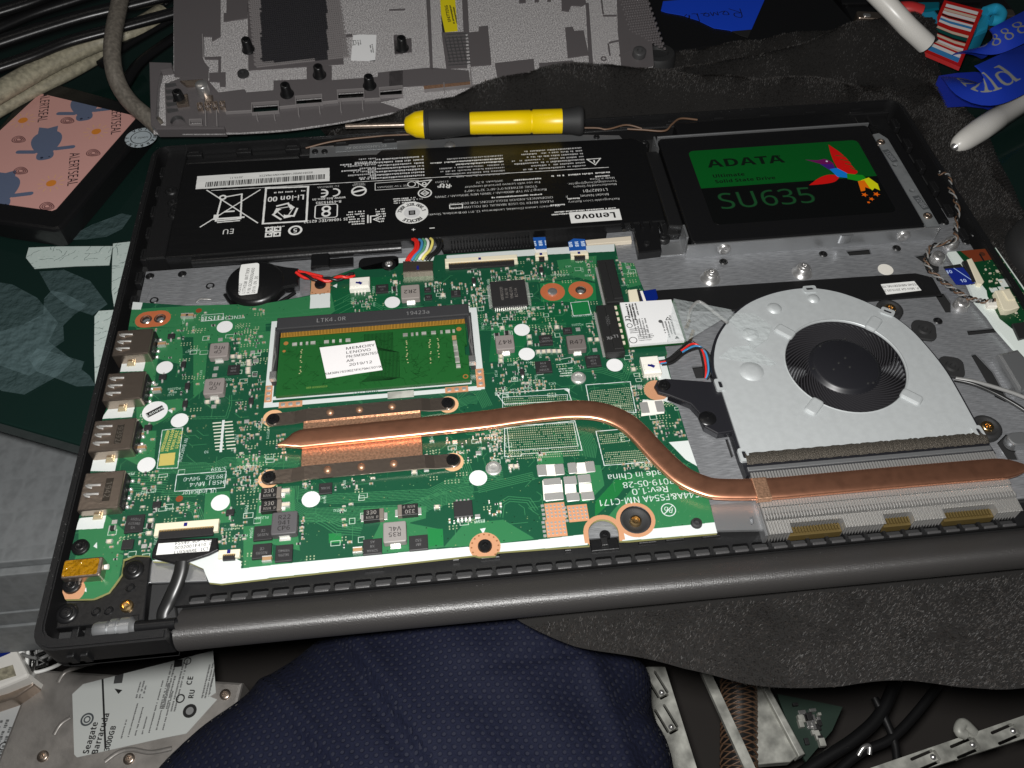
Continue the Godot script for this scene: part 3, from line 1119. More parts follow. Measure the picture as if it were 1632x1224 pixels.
	part("hinge_bar", g, M.hinge_plastic, t)

	# thin aerial leads clipped along the far edge
	g = G.new()
	var lead := [v3(Vector2(3.1, -149), -1), v3(Vector2(16.6, -151.5), 0), v3(Vector2(36.8, -152.5), 0.4), v3(Vector2(44.4, -152.4), 0.5), v3(Vector2(82.6, -150.4), 0.8), v3(Vector2(134.4, -148), 0.8), v3(Vector2(144.3, -146.1), 0.6), v3(Vector2(153.9, -147.9), 1), v3(Vector2(161.2, -145.7), 0)]
	g.tube(G.bend3(lead, 6), 0.45, 6)
	g.tube(G.bend3([v3(Vector2(154.3, -146.1), 0), v3(Vector2(161.5, -144.1), 0.4), v3(Vector2(171.1, -142), 0.6), v3(Vector2(175.5, -145.8), 1.2), v3(Vector2(180.6, -150.1), 1), v3(Vector2(188.8, -149.7), 0)], 6), 0.5, 6)
	part("aerial_lead", g, M.brown_wire, t)
	g = G.new()
	g.tube(G.bend3([v3(Vector2(246.6, 14.3), -1), v3(Vector2(251.4, 17.8), 0.4), v3(Vector2(257.5, 22.7), 0.4), v3(Vector2(263, 28.6), 0.2), v3(Vector2(267.1, 34.4), 0)], 6), 0.75, 8)
	part("black_lead", g, M.black_wire, t)
	g = G.new()
	g.tube(G.bend3([v3(Vector2(247, 14.1), -0.6), v3(Vector2(251.7, 17), 0.8), v3(Vector2(258.5, 20.6), 0.9), v3(Vector2(265, 24.5), 0.8), v3(Vector2(270, 28.5), 0.6)], 6), 0.75, 8)
	part("grey_lead", g, M.grey_wire, t)
	# twisted speaker wires on the right
	var spine := G.bend(P([286.2, -97.6, 289.5, -94.7, 286.7, -86.1, 284.9, -74.4, 278.4, -61.6, 274.9, -54.7, 263.8, -52, 258.1, -42.8, 259.8, -34.7, 263.3, -27.6, 267.2, -22.7, 272.9, -20.1, 276.7, -20.2]), 14)
	for k in 3:
		g = G.new()
		var line := []
		for i in spine.size():
			var d := (spine[mini(i + 1, spine.size() - 1)] - spine[maxi(i - 1, 0)]).normalized()
			var a := i * 0.55 + TAU * k / 3
			line.append(v3(spine[i] + Vector2(-d.y, d.x) * cos(a) * 0.75, 1.4 + sin(a) * 0.75))
		g.tube(line, 0.36, 6)
		part("speaker_wire", g, [M.black_wire, M.grey_wire, M.brown_wire][k], t)
	for p in [Vector2(275.3, -55.8), Vector2(266.1, -47.9), Vector2(265, -21.9)]:
		g = G.new()
		g.lathe(P([3.2, -2.5, 2.8, 0.5, 2.2, 1.2, 0.9, 1.3, 0, 0.7]), v3(p, -0.4), 16)
		part("steel_post", g, M.bright_steel, t)
	# dust
	g = G.new()
	for i in 420:
		var p := Vector3(rng.randf_range(-26, 250), 0, rng.randf_range(73, 84))
		if i % 3 == 0:
			p = Vector3(rng.randf_range(-58, 275), -1.2, rng.randf_range(-45, 60))
			p.y = -2.4
		elif i % 3 == 1:
			p = Vector3(rng.randf_range(-66, 289), 2.02, rng.randf_range(-153.5, -151.6)) if i % 2 else Vector3(rng.randf_range(-66, -64), 2.02, rng.randf_range(-150, 80))
		else:
			p.z = rng.randf_range(75.2, 81.4)
			p.y = lerpf(-4.85, -1.65, (p.z - 75.2) / 6.2)
		g.box(p.x, p.y, p.z, rng.randf_range(0.06, 0.13), 0.05, rng.randf_range(0.06, 0.2), 0, rng.randf() * 3.0)
	tag(part("dust", g, M.grey_wire, t), "", "", "", "stuff")
	for p in [Vector2(245.5, -10.8), Vector2(248.6, 7.9)]:
		g = G.new()
		g.prism(G.rrect(p.x, p.y, 9, 10, 3.0, 4, 0.3), -2.5, -1.4, 0.4)
		g.lathe(P([2.6, 0, 2.2, 0.8, 1.0, 0.7, 0.9, 0]), v3(p, -1.4), 14)
		part("rubber_grommet", g, M.matt_black, t)
	g = G.new()
	g.prism(G.rrect(Vector2(256.8, 42.9).x, Vector2(256.8, 42.9).y, 8, 5.5, 2.5), -2.4, 1.2, 0.6)
	part("cable_hook", g, M.sheet_steel, t)
	g = G.new()
	g.prism(P([265.2, 6.1, 274.2, 4.5, 275.6, 10.8, 270, 22.4, 265.5, 24.4]), -2.5, 2.0, 1.4)
	part("steel_bulge", g, M.sheet_steel, t)



# ---------- battery ----------
func power_pack() -> void:
	var t := thing("battery_pack", "long flat black battery covered in white print and symbols", "battery", Vector3(55, -8, -108))
	var white := Color(0.88, 0.88, 0.87)
	var black := Color(0.055, 0.055, 0.06)
	var pt := Paint.new(-50.5, -140, 211, 62.5, 9.6, black)
	# barcode sticker
	pt.poly(P([-43.4, -129.4, 15.2, -129.1, 15.5, -119.8, -43.1, -120.4]), white)
	pt.barcode(-39, -124.9, 52, 3.4, black, 3)
	pt.text("8SSB10W86146DN4XN97NAZ2K", Vector2(-4, -126.7), 1.2, Color(0.25, 0.25, 0.25), 180)
	pt.text("2019.11", Vector2(-26, -126.6), 1.2, Color(0.25, 0.25, 0.25), 180)
	pt.line(Vector2(-36, -118.8), Vector2(140, -116.2), 0.35, white)
	# crossed out bin
	var c := Vector2(-26, -107)
	pt.line(Vector2(-38, -119.2), Vector2(-14.2, -95.4), 0.6, white)
	pt.line(Vector2(-14.8, -117), Vector2(-38, -95.4), 0.6, white)
	pt.path(P([-32, -98.4, -31, -113.5, -22.5, -115, -21.6, -98.8]), 0.75, white, true)
	pt.rect(-33, -100.2, 13, 1.0, white)
	pt.rect(-33.2, -102.5, 2.2, 3.2, white)
	pt.disc(Vector2(-30.6, -113.6), 1.7, white)
	pt.disc(Vector2(-30.6, -113.6), 0.8, black)
	pt.rect(-29, -104.5, 4.5, 0.9, white)
	pt.line(Vector2(-31, -97.4), Vector2(-22, -97.6), 0.6, white)
	pt.text("EU", Vector2(-26, -91.2), 3.0, white, 180)
	# recycling panel
	pt.path(P([-12.2, -117.8, 6.2, -117.0, 6.4, -94.3, -11.9, -94.6]), 0.9, white, true)
	pt.text("Li-ion 00", Vector2(-3, -110.2), 3.2, white, 180, "b", 0.5, 0.88)
	pt.scribble(Vector2(5, -114.0), 15, 1, 1.6, white, 4, 180)
	for i in 3:
		var a := -PI / 2 + TAU * i / 3.0
		var w := Vector2(-3, -101.6)
		var p0 := w + Vector2.from_angle(a - 0.75) * 5.2
		var p1 := w + Vector2.from_angle(a + 0.2) * 5.2
		var p2 := w + Vector2.from_angle(a + 0.65) * 3.2
		pt.path(PackedVector2Array([p0, p1, p2]), 0.9, white)
		pt.poly(PackedVector2Array([p2 + Vector2.from_angle(a) * 1.9, p2 - Vector2.from_angle(a) * 1.9, p2 + Vector2.from_angle(a + 1.8) * 2.3]), white)
		pt.path(PackedVector2Array([p0 - Vector2.from_angle(a) * 1.8, p1 - Vector2.from_angle(a) * 2.4]), 0.5, white)
	# four squares and a ringed five
	for s in [Vector2(-1, -1), Vector2(1, -1), Vector2(1, 1), Vector2(-1, 1)]:
		pt.frame(-7.2 + s.x * 1.7 - 1.2, -89 + s.y * 1.6 - 1.1, 2.4, 2.2, 0.7, white)
	pt.line(Vector2(-8.6, -90.4), Vector2(-5.8, -87.6), 0.6, white)
	pt.line(Vector2(-5.8, -90.4), Vector2(-8.6, -87.6), 0.6, white)
	pt.scribble(Vector2(-2, -91.8), 9, 1, 1.1, white, 6, 180)
	pt.ring(Vector2(2, -89), 2.5, 0.9, white)
	pt.text("5", Vector2(2, -89), 2.4, white, 180, "b")
	# CE, double eight, other marks
	pt.text("EU 3895mAh", Vector2(15, -116.0), 1.2, white, 180)
	for i in 2:
		var e := Vector2(17.6 - i * 5.2, -111.8)
		var arc := PackedVector2Array()
		for k in 15:
			arc.append(e + Vector2.from_angle(-PI / 2 + PI * k / 14.0) * 2.4)
		pt.path(arc, 0.85, white)
		if i == 1:
			pt.line(e, e + Vector2(2.2, 0), 0.7, white)
	pt.text("R-41015393", Vector2(15.5, -105.6), 1.5, white, 180, "b")
	pt.text("www.bis.gov.in", Vector2(15.5, -107.9), 1.4, white, 180, "b")
	pt.path(G.rrect(14.6, -99.8, 9.5, 8.6, 1.2), 0.45, white, true)
	pt.ring(Vector2(14.6, -101.4), 1.5, 0.9, white)
	pt.ring(Vector2(14.6, -98.2), 1.5, 0.9, white)
	pt.text("IS 16046/IEC 62133", Vector2(14.6, -93.9), 1.5, white, 180, "b")
	pt.ring(Vector2(28.5, -111.6), 3.0, 0.8, white)
	pt.line(Vector2(25.8, -111.0), Vector2(31, -112.4), 1.1, white)
	pt.text("3885mAh", Vector2(28.5, -115.7), 1.0, white, 180)
	pt.text("R45585", Vector2(28.5, -116.6), 1.0, white, 180)
	pt.scribble(Vector2(31, -98.4), 7.5, 6, -1.55, white, 8, 180)
	pt.scribble(Vector2(40, -99), 4.5, 6, -1.55, white, 9, 180)
	pt.path(P([33.6, -90.6, 33.6, -94.6, 36.6, -94.6]), 0.6, white)
	pt.path(P([34.8, -92.4, 37.4, -93.8]), 0.5, white)
	pt.path(P([34.8, -92.4, 37.4, -90.6]), 0.5, white)
	pt.line(Vector2(32.4, -90.6), Vector2(32.4, -95.2), 0.6, white)
	pt.text("PSE 7.5V 3895mAh", Vector2(43.5, -113.2), 1.2, white, 180)
	pt.frame(35.6, -116.2, 19, 4.8, 0.3, white)
	pt.ring(Vector2(51.6, -113.8), 1.7, 0.4, white)
	# recycle seal
	pt.disc(Vector2(51.2, -95.0), 7.0, white)
	pt.disc(Vector2(51.2, -95.0), 3.5, Color(0.8, 0.8, 0.8))
	pt.rect(49.8, -96.4, 2.8, 2.8, black)
	pt.rect(50.3, -95.9, 1.8, 1.8, Color(0.45, 0.45, 0.45))
	var word := "1.800.822.8837"
	for i in word.length():
		var a := deg_to_rad(-12.0 - i * 12.0)
		pt.text(word[i], Vector2(51.2, -95.0) + Vector2.from_angle(a) * 5.3, 1.7, black, rad_to_deg(a) - 90 + 180, "b")
	word = "RECYCLE"
	for i in word.length():
		var a := deg_to_rad(50.0 + i * 13.0)
		pt.text(word[i], Vector2(51.2, -95.0) + Vector2.from_angle(a) * 5.3, 1.9, black, rad_to_deg(a) + 90 + 180 + 180, "b")
	pt.text("+", Vector2(51.5, -84.2), 2.4, white, 0, "b")
	pt.rect(58.2, -84.6, 2.2, 0.5, white)
	# triangle, UL mark, ring with cross
	pt.path(P([53.6, -115.2, 60.4, -115.8, 57.4, -111.2]), 0.6, white, true)
	pt.ring(Vector2(57.2, -115.3 + 1.7), 0.8, 0.5, white)
	pt.ring(Vector2(57.2, -107.2), 2.8, 0.6, white)
	pt.path(P([57.2, -108.9, 58.9, -107.2, 57.2, -105.5, 55.5, -107.2]), 0.5, white, true)
	pt.rect(56.2, -107.5, 2, 0.6, white)
	pt.text("US & Canada Only", Vector2(50.5, -103.5), 1.0, white, 180)
	pt.scribble(Vector2(53, -105), 10, 3, -1.4, white, 11, 180)
	pt.text("c     us", Vector2(66, -110.6), 1.6, white, 180, "b")
	pt.text("RU", Vector2(66.2, -111.2), 2.8, white, 190, "b")
	pt.text("E134259", Vector2(65, -114.0), 1.1, white, 180)
	# blocks of warning text, upside down like the rest
	pt.text("EU contact: Lenovo (Slovakia), Landererova 12, 811 09 Bratislava, Slovakia", Vector2(86, -92.8), 1.25, white, 180)
	pt.text("PLEASE REFER TO USER MANUAL OR FOLLOW LOCAL", Vector2(90, -96.0), 1.35, white, 180)
	pt.text("ORDINANCES AND/OR REGULATIONS FOR DISPOSAL", Vector2(90, -98.6), 1.35, white, 180)
	pt.scribble(Vector2(108, -100.6), 38, 1, 1.6, white, 13, 180, 0.95)
	pt.text("Rating:7.5V TYP 4000mAh / 30Wh MIN 3895mAh / 29Wh", Vector2(86, -104.0), 1.4, white, 180)
	pt.text("STORE BETWEEN 0°C-60°C 32°F-140°F", Vector2(90.5, -106.6), 1.35, white, 180)
	pt.text("For use with Lenovo personal computer", Vector2(91.5, -109.2), 1.35, white, 180)
	pt.scribble(Vector2(109, -111.2), 12, 1, 1.7, white, 14, 180, 0.95)
	pt.text("3895mAh  8.7V", Vector2(86, -111.9), 1.3, white, 180)
	pt.frame(67.5, -98.2, 5.5, 2.4, 0.4, white)
	pt.rect(118, -88, 21.8, 7.0, white)
	pt.text("Lenovo", Vector2(128.9, -84.5), 3.5, black, 180, "b", 0.5, 1.05)
	pt.scribble(Vector2(138.5, -89.2), 29, 2, -1.5, white, 15, 180, 0.9)
	pt.text("Rechargeable Li-ion Battery", Vector2(130, -94.6), 1.3, white, 180)
	pt.scribble(Vector2(117, -93.8), 8, 1, -1.7, white, 16, 180, 0.95)
	pt.text("Model Name(          ):", Vector2(127.5, -98.0), 1.5, white, 180)
	pt.scribble(Vector2(124, -97.2), 8, 1, -1.7, white, 17, 180, 0.95)
	pt.text("L16M2PB1", Vector2(131.5, -101.2), 1.7, white, 180)
	pt.text("Manufactured by Simplo", Vector2(132, -104.4), 1.25, white, 180)
	pt.text("Technology(ChongQing) Inc.", Vector2(131, -106.6), 1.25, white, 180)
	pt.text("Made in China", Vector2(136, -108.8), 1.25, white, 180)
	pt.scribble(Vector2(139.5, -110.8), 7, 1, -1.7, white, 18, 180, 0.95)
	pt.scribble(Vector2(140, -113.2), 26, 1, -1.7, white, 19, 180, 0.8)
	pt.path(P([131.2, -122.8, 137.4, -122.9, 134.4, -118.6]), 0.55, white, true)
	pt.rect(134.0, -122.0, 0.6, 2.0, white)
	for i in 7:
		pt.scribble(Vector2(130, -119.0 - i * 2.15), [34, 36, 34, 36, 32, 36, 30][i], 1, -1.75, Color(0.72, 0.72, 0.72), 30 + i, 180, 0.86)
		pt.scribble(Vector2(93.5, -117.2 - i * 2.15), [36, 30, 34, 36, 34, 36, 33][i], 1, -1.75, white if i in [4, 5] else Color(0.66, 0.66, 0.66), 50 + i, 180, 0.86 if i < 4 else 0.97)
	for i in 7:
		pt.scribble(Vector2(57.5, -120.0 - i * 2.2), [40, 38, 30, 41, 31, 39, 37][i], 1, -1.9, Color(0.8, 0.8, 0.8), 70 + i, 180, 0.95)
		pt.scribble(Vector2(36, -121.0 - i * 2.2), [12, 15, 16, 10, 15, 14, 11][i], 1, -1.9, Color(0.7, 0.7, 0.7), 90 + i, 180, 0.9)
	var m := mat("battery_print", Color.WHITE, 0.36, 0.0, pt.tex())
	m.heightmap_enabled = true
	m.heightmap_texture = M.soft_tex
	m.heightmap_scale = 0.01
	var g := G.new()
	g.area = pt.size()
	g.prism(P([-50, -139, 36.2, -136.8, 38.6, -139.6, 155, -136.2, 160, -131, 158, -78.6, -50.3, -78]), -4.8, 2.2, 0.5)
	part("printed_wrap", g, m, t)
	g = G.new()
	g.box(-43, -6, -108, 14, 7.2, 60, 0.6)
	g.box(154, -6, -107, 10, 6.2, 50, 0.6)
	part("plastic_frame", g, M.black_plastic, t)
	# foil roll of the cells seen below the print
	g = G.new()
	g.tube([Vector3(-40, -1.5, -77.6), Vector3(20, -1.5, -77.6), Vector3(46, -1.4, -77.4)], 2.2, 12)
	part("cell_seam", g, M.smooth_black, t)
	var rg := G.new()
	rg.box(0, 0, 0, 0.5, 1.2, 4.4, 0.15)
	var rib := rg.mesh()
	for i in 26:
		piece("flex_rib", rib, M.smooth_black, t, Vector3(67 + i * 1.3, -2.4, -75.6))
	g = G.new()
	g.prism(P([62.5, -82.1, 91.4, -81.8, 134, -81, 132.2, -74.7, 122.8, -72.5, 91.3, -70.4, 63.8, -71.2, 62.2, -76.7]), -4, -1.9, 0.3)
	part("flex_sheet", g, M.smooth_black, t)
	# screw tabs
	for p in [Vector2(40.8, -66), Vector2(40, -66.4)]:
		g = G.new()
		g.prism(G.rrect(p.x - 4, p.y - 2, 17, 8, 3), -4, 0, 0.5)
		g.lathe(P([2.9, 0, 2.9, 0.7, 2.3, 1.0, 0, 0.8]), v3(p, 0), 18)
		part("screw_tab", g, M.smooth_black, t)
		piece("screw", screw_mesh(1.6, 0.6), M.bright_steel, t, v3(p, 0.8))
		break
	g = G.new()
	g.box(12.5, -4, -73.5, 7.5, 4.0, 10, 0.6)
	g.box(21, -4, -71.5, 10, 3.0, 5, 0.6)
	part("latch", g, M.smooth_black, t)
	g = G.new()
	g.prism(P([144, -79, 155.3, -80.1, 153, -61.8, 143.2, -61.2]), -4, 1.5, 0.5)
	for i in 4:
		g.box(139.5 + i * 4.0, 1.5, -76.8, 1.2, 1.4, 4.5, 0.2)
	part("corner_bracket", g, M.smooth_black, t)
	for p in [Vector2(155.4, -70.2), Vector2(147.6, -66.1), Vector2(159.6, -133.3)]:
		piece("screw", screw_mesh(1.5, 0.7), M.black_plastic, t, v3(p, 1.5 if p.y > -100 else 1.4))
	g = G.new()
	g.prism(P([123, -73.3, 142.6, -73.8, 142.4, -70.8, 123.3, -70.5]), -3, -0.6, 0.2)
	part("foil_strip", g, M.ceramic_pale, t)
	# eight wires to the plug
	var from := [Vector2(48.1, -81.4), Vector2(48.8, -81.8), Vector2(51.8, -81), Vector2(53.6, -81.1), Vector2(55.3, -81), Vector2(57, -80.9), Vector2(59.9, -80.2), Vector2(61.4, -80)]
	var bend := [Vector2(53.4, -74.4), Vector2(54.5, -74.1), Vector2(55.6, -73.7), Vector2(56.7, -73.5), Vector2(57.7, -72.9), Vector2(59.6, -73.8), Vector2(62.1, -72.4), Vector2(63.2, -72.3)]
	var to := [Vector2(47.9, -66.4), Vector2(48.9, -66.3), Vector2(50.2, -66.4), Vector2(51.5, -66.4), Vector2(53.1, -66.5), Vector2(54.4, -66.3), Vector2(55.9, -66.2), Vector2(57.1, -66)]
	var colours := [M.red_wire, M.red_wire, M.blue_wire, M.green_wire, M.white_wire, M.yellow_wire, M.black_wire, M.black_wire]
	for i in 8:
		g = G.new()
		g.tube(G.bend3([v3(from[i], 0.5), v3(from[i].lerp(bend[i], 0.6) + Vector2(0.6, 0), 2.2), v3(bend[i].lerp(to[i], 0.3), 2.6 - 0.1 * i), v3(bend[i].lerp(to[i], 0.75), 2.2), v3(to[i], 1.4)], 7), 0.62, 8)
		part("battery_wire", g, colours[i], t)


# ---------- the drive in its bracket ----------
func drive() -> void:
	var t := thing("drive_bracket", "bare steel bracket with screws around the black drive", "bracket", Vector3(216, -8, -62))
	var g := G.new()
	g.box(216.5, -2.6, -60.3, 107, 7.2, 0.9, 0.25)
	part("front_wall", g, M.sheet_steel, t)
	g = G.new()
	g.box(215, -2.6, -131.6, 100, 8.0, 0.7, 0.2)
	part("back_wall", g, M.sheet_steel, t)
	g = G.new()
	g.plate(P([264.4, -124, 267.5, -124.5, 270, -120, 270, -61, 264.4, -61]), [G.circ(Vector2(266.3, -101.4).x, Vector2(266.3, -101.4).y, 1.2, 16), G.circ(Vector2(267.1, -83.7).x, Vector2(267.1, -83.7).y, 1.2, 16)], 3.6, 4.5)
	g.box(269.6, -2.6, -92, 0.7, 6.2, 62)
	part("side_flange", g, M.case_grey, t)
	g = G.new()
	g.prism(P([162.8, -62.5, 163.6, -62.5, 163.6, -70, 162.8, -70]), -2.6, 7)
	part("end_tab", g, M.sheet_steel, t)
	g = G.new()
	g.box(155, -3.0, -66, 16, 1.0, 8, 0.2)
	part("bracket_foot", g, M.sheet_steel, t)
	g = G.new()
	g.prism(P([163.0, -131, 163.8, -131, 163.8, -122, 163.0, -124]), -2.6, 6)
	part("end_tab", g, M.sheet_steel, t)
	var fw := Basis(Vector3(1, 0, 0), Vector3(0, 0, 1), Vector3(0, -1, 0))
	for x in [178.8, 255.2]:
		g = G.new()
		g.lathe(P([2.7, 0, 2.6, 0.8, 1.9, 1.2, 0.9, 1.1, 0, 0.5]), Vector3(x, 1.4, -59.9), 20, fw)
		part("side_screw", g, M.bright_steel, t)
	g = G.new()
	for s in 9:
		var w0 := PI * s / 9.0
		var w1 := PI * (s + 1) / 9.0
		g.quad(Vector3(230 + cos(w0) * 3, 0.2, -59.8 + sin(w0) * 0.9), Vector3(230 + cos(w1) * 3, 0.2, -59.8 + sin(w1) * 0.9), Vector3(230 + cos(w1) * 3, 4.4, -59.8 + sin(w1) * 0.9), Vector3(230 + cos(w0) * 3, 4.4, -59.8 + sin(w0) * 0.9), Vector3(0, 0, 1))
	part("pressed_bump", g, M.sheet_steel, t)
	for p in [Vector2(265.9, -117.9), Vector2(267.4, -67.2)]:
		piece("flange_screw", screw_mesh(1.9, 0.7), M.shell_steel, t, v3(p, 4.5))
	var pt := Paint.new(0, 0, 12, 4, 16, Color(0.36, 0.37, 0.38))
	pt.text("1DBB", Vector2(6, 2), 2.0, Color(0.62, 0.63, 0.64))
	var stamp := mat("stamp", Color.WHITE, 0.5, 0.3, pt.tex())
	for i in 2:
		g = G.new()
		g.area = Rect2(0, 0, 12, 4)
		g.t = Transform3D(Basis(Vector3(0, 1, 0), -1.42), v3([Vector2(266.5, -107.9), Vector2(267.9, -75.8)][i], 4.52))
		g.t.origin -= g.t.basis * Vector3(6, 0, 2)
		g.prism(G.rect(6, 2, 9, 3), 0, 0.04)
		part("stamp", g, stamp, t)
	# connector on the left
	g = G.new()
	g.prism(P([158.4, -124, 164.5, -124, 164.5, -73, 158.4, -74]), -4, 3.4, 0.6)
	g.box(156.5, -4, -113, 4, 5, 8, 0.4)
	g.box(157, -4, -102, 4.5, 6, 7, 0.6)
	g.box(159.5, -4, -76, 7, 4.5, 9, 0.6)
	part("connector_body", g, M.black_plastic, t)
	g = G.new()
	g.prism(P([152, -97.5, 156.6, -97, 154.6, -93.5, 153, -91]), -1, 0.4)
	part("paper_scrap", g, M.white_plastic, t)

	var d := thing("solid_state_drive", "black flat drive with a green label and a rainbow bird", "drive", Vector3(214, -2, -62))
	g = G.new()
	g.prism(G.rrect(214.5, -95.8, 99.0, 70.0, 2.0), -2.2, 5.0, 0.7)
	part("case", g, M.smooth_black, d)
	pt = Paint.new(176, -120.4, 80, 51, 16, Color(0.045, 0.05, 0.05))
	pt.poly(P([175, -121, 257, -121, 257, -94.2, 175, -94.0]), Color(0.03, 0.32, 0.11))
	var ink := Color(0.045, 0.10, 0.06)
	pt.text("ADATA", Vector2(183, -110.2), 5.2, ink, 0, "b", 0.0, 1.5)
	pt.text("°", Vector2(215.5, -111.5), 3.0, ink, 0, "s", 0.0)
	pt.text("Ultimate", Vector2(183.4, -101.6), 2.1, ink, 0, "b", 0.0, 1.15)
	pt.text("Solid State Drive", Vector2(183.6, -97.8), 2.1, ink, 0, "b", 0.0, 1.15)
	pt.text("SU635", Vector2(181.5, -85.0), 10.2, Color(0.10, 0.28, 0.15), 0, "s", 0.0, 1.04)
	# the bird
	var red := Color(0.80, 0.08, 0.07)
	pt.poly(G.bend(P([241.2, -118, 244.5, -112, 246.4, -106, 246.8, -101.5, 247.6, -97.5, 243.5, -95.8, 240.4, -98.5, 239.6, -104, 240.0, -111, 241.2, -118]), 5), red)
	for i in 4:
		pt.line(Vector2(242.0 + i * 1.2, -110 + i * 3.0), Vector2(246.9 + i * 0.3, -108.5 + i * 3.2), 0.45, Color(0.03, 0.32, 0.11))
	pt.poly(G.bend(P([223.6, -91.2, 229, -95.2, 234, -97.2, 238.5, -96.0, 236, -92.6, 231, -91.4, 223.6, -91.2]), 5), red)
	pt.poly(G.bend(P([227.2, -108.6, 232.5, -107.6, 236.5, -108.0, 239, -104.5, 237.6, -101.4, 234.2, -104.2, 227.2, -108.6]), 4), Color(0.42, 0.08, 0.35))
	pt.poly(P([233, -104.8, 238.4, -104.2, 239.2, -99.6, 236.4, -99.5]), Color(0.26, 0.12, 0.48))
	pt.disc(Vector2(236.6, -106.4), 0.5, Color(0.9, 0.85, 0.95))
	pt.poly(P([236.0, -101.0, 239.6, -101.4, 243.6, -96.4, 242.6, -94.0, 237.8, -95.4]), Color(0.06, 0.48, 0.85))
	pt.poly(P([242.6, -97.2, 249.2, -95.4, 250.2, -92.4, 247.2, -91.0, 241.6, -93.6]), Color(0.10, 0.55, 0.12))
	pt.poly(P([247.0, -92.0, 251.2, -93.6, 253.6, -89, 253.0, -84.6, 251.2, -86.4, 249.8, -85.0, 248.6, -87.4]), Color(0.85, 0.85, 0.08))
	pt.poly(P([245.6, -91.6, 248.6, -92.0, 249.2, -86.0, 247.4, -87.4, 246.6, -85.2, 244.6, -84.8]), Color(0.92, 0.45, 0.05))
	for s in [[Vector2(245.4, -82.6), 1.6], [Vector2(250.6, -82.4), 1.7], [Vector2(247.4, -79.6), 1.3], [Vector2(245.4, -77.6), 0.9]]:
		var star := PackedVector2Array()
		for i in 10:
			star.append(s[0] + Vector2.from_angle(TAU * i / 10.0 + 0.3) * s[1] * (1.0 if i % 2 == 0 else 0.42))
		pt.poly(star, Color(0.95, 0.42, 0.06))
	g = G.new()
	g.area = pt.size()
	g.prism(G.rrect(215.9, -95.3, 78.6, 49.4, 2.5), 5.0, 5.12, 0.05)
	part("printed_label", g, mat("drive_label", Color.WHITE, 0.22, 0.0, pt.tex()), d)



# ---------- the motherboard ----------
var B: Node3D            # the board
var atlas: Paint         # prints of chips and small labels
var atlas_at := Vector2.ZERO
var atlas_row := 0.0
var taken: Array = []    # footprints of what stands on the board


func cell(w: float, h: float, back: Color) -> Rect2:
	if atlas_at.x + w + 0.4 > 128:
		atlas_at = Vector2(0, atlas_at.y + atlas_row + 0.4)
		atlas_row = 0
	var r := Rect2(atlas_at, Vector2(w, h))
	atlas_at.x += w + 0.4
	atlas_row = maxf(atlas_row, h)
	atlas.rect(r.position.x - 0.2, r.position.y - 0.2, w + 0.4, h + 0.4, back)
	return r


# lets g show the atlas cell r on the rectangle x, z, w, h
func skin(g: G, r: Rect2, x: float, z: float, w: float, h: float) -> void:
	var k := Vector2(w / r.size.x, h / r.size.y)
	g.area = Rect2(Vector2(x, z) - r.position * k, Vector2(128, 128) * k)


func bus(pt: Paint, p: PackedVector2Array, count: int, pitch: float, w: float, col: Color) -> void:
	for k in count:
		var q := PackedVector2Array()
		for i in p.size():
			var d0 := (p[i] - p[maxi(i - 1, 0)]).normalized() if i > 0 else (p[1] - p[0]).normalized()
			var d1 := (p[mini(i + 1, p.size() - 1)] - p[i]).normalized() if i < p.size() - 1 else d0
			var d := (d0 + d1).normalized()
			q.append(p[i] + Vector2(-d.y, d.x) * (k * pitch) / maxf(0.4, d.dot(d0)))
		pt.path(q, w, col)


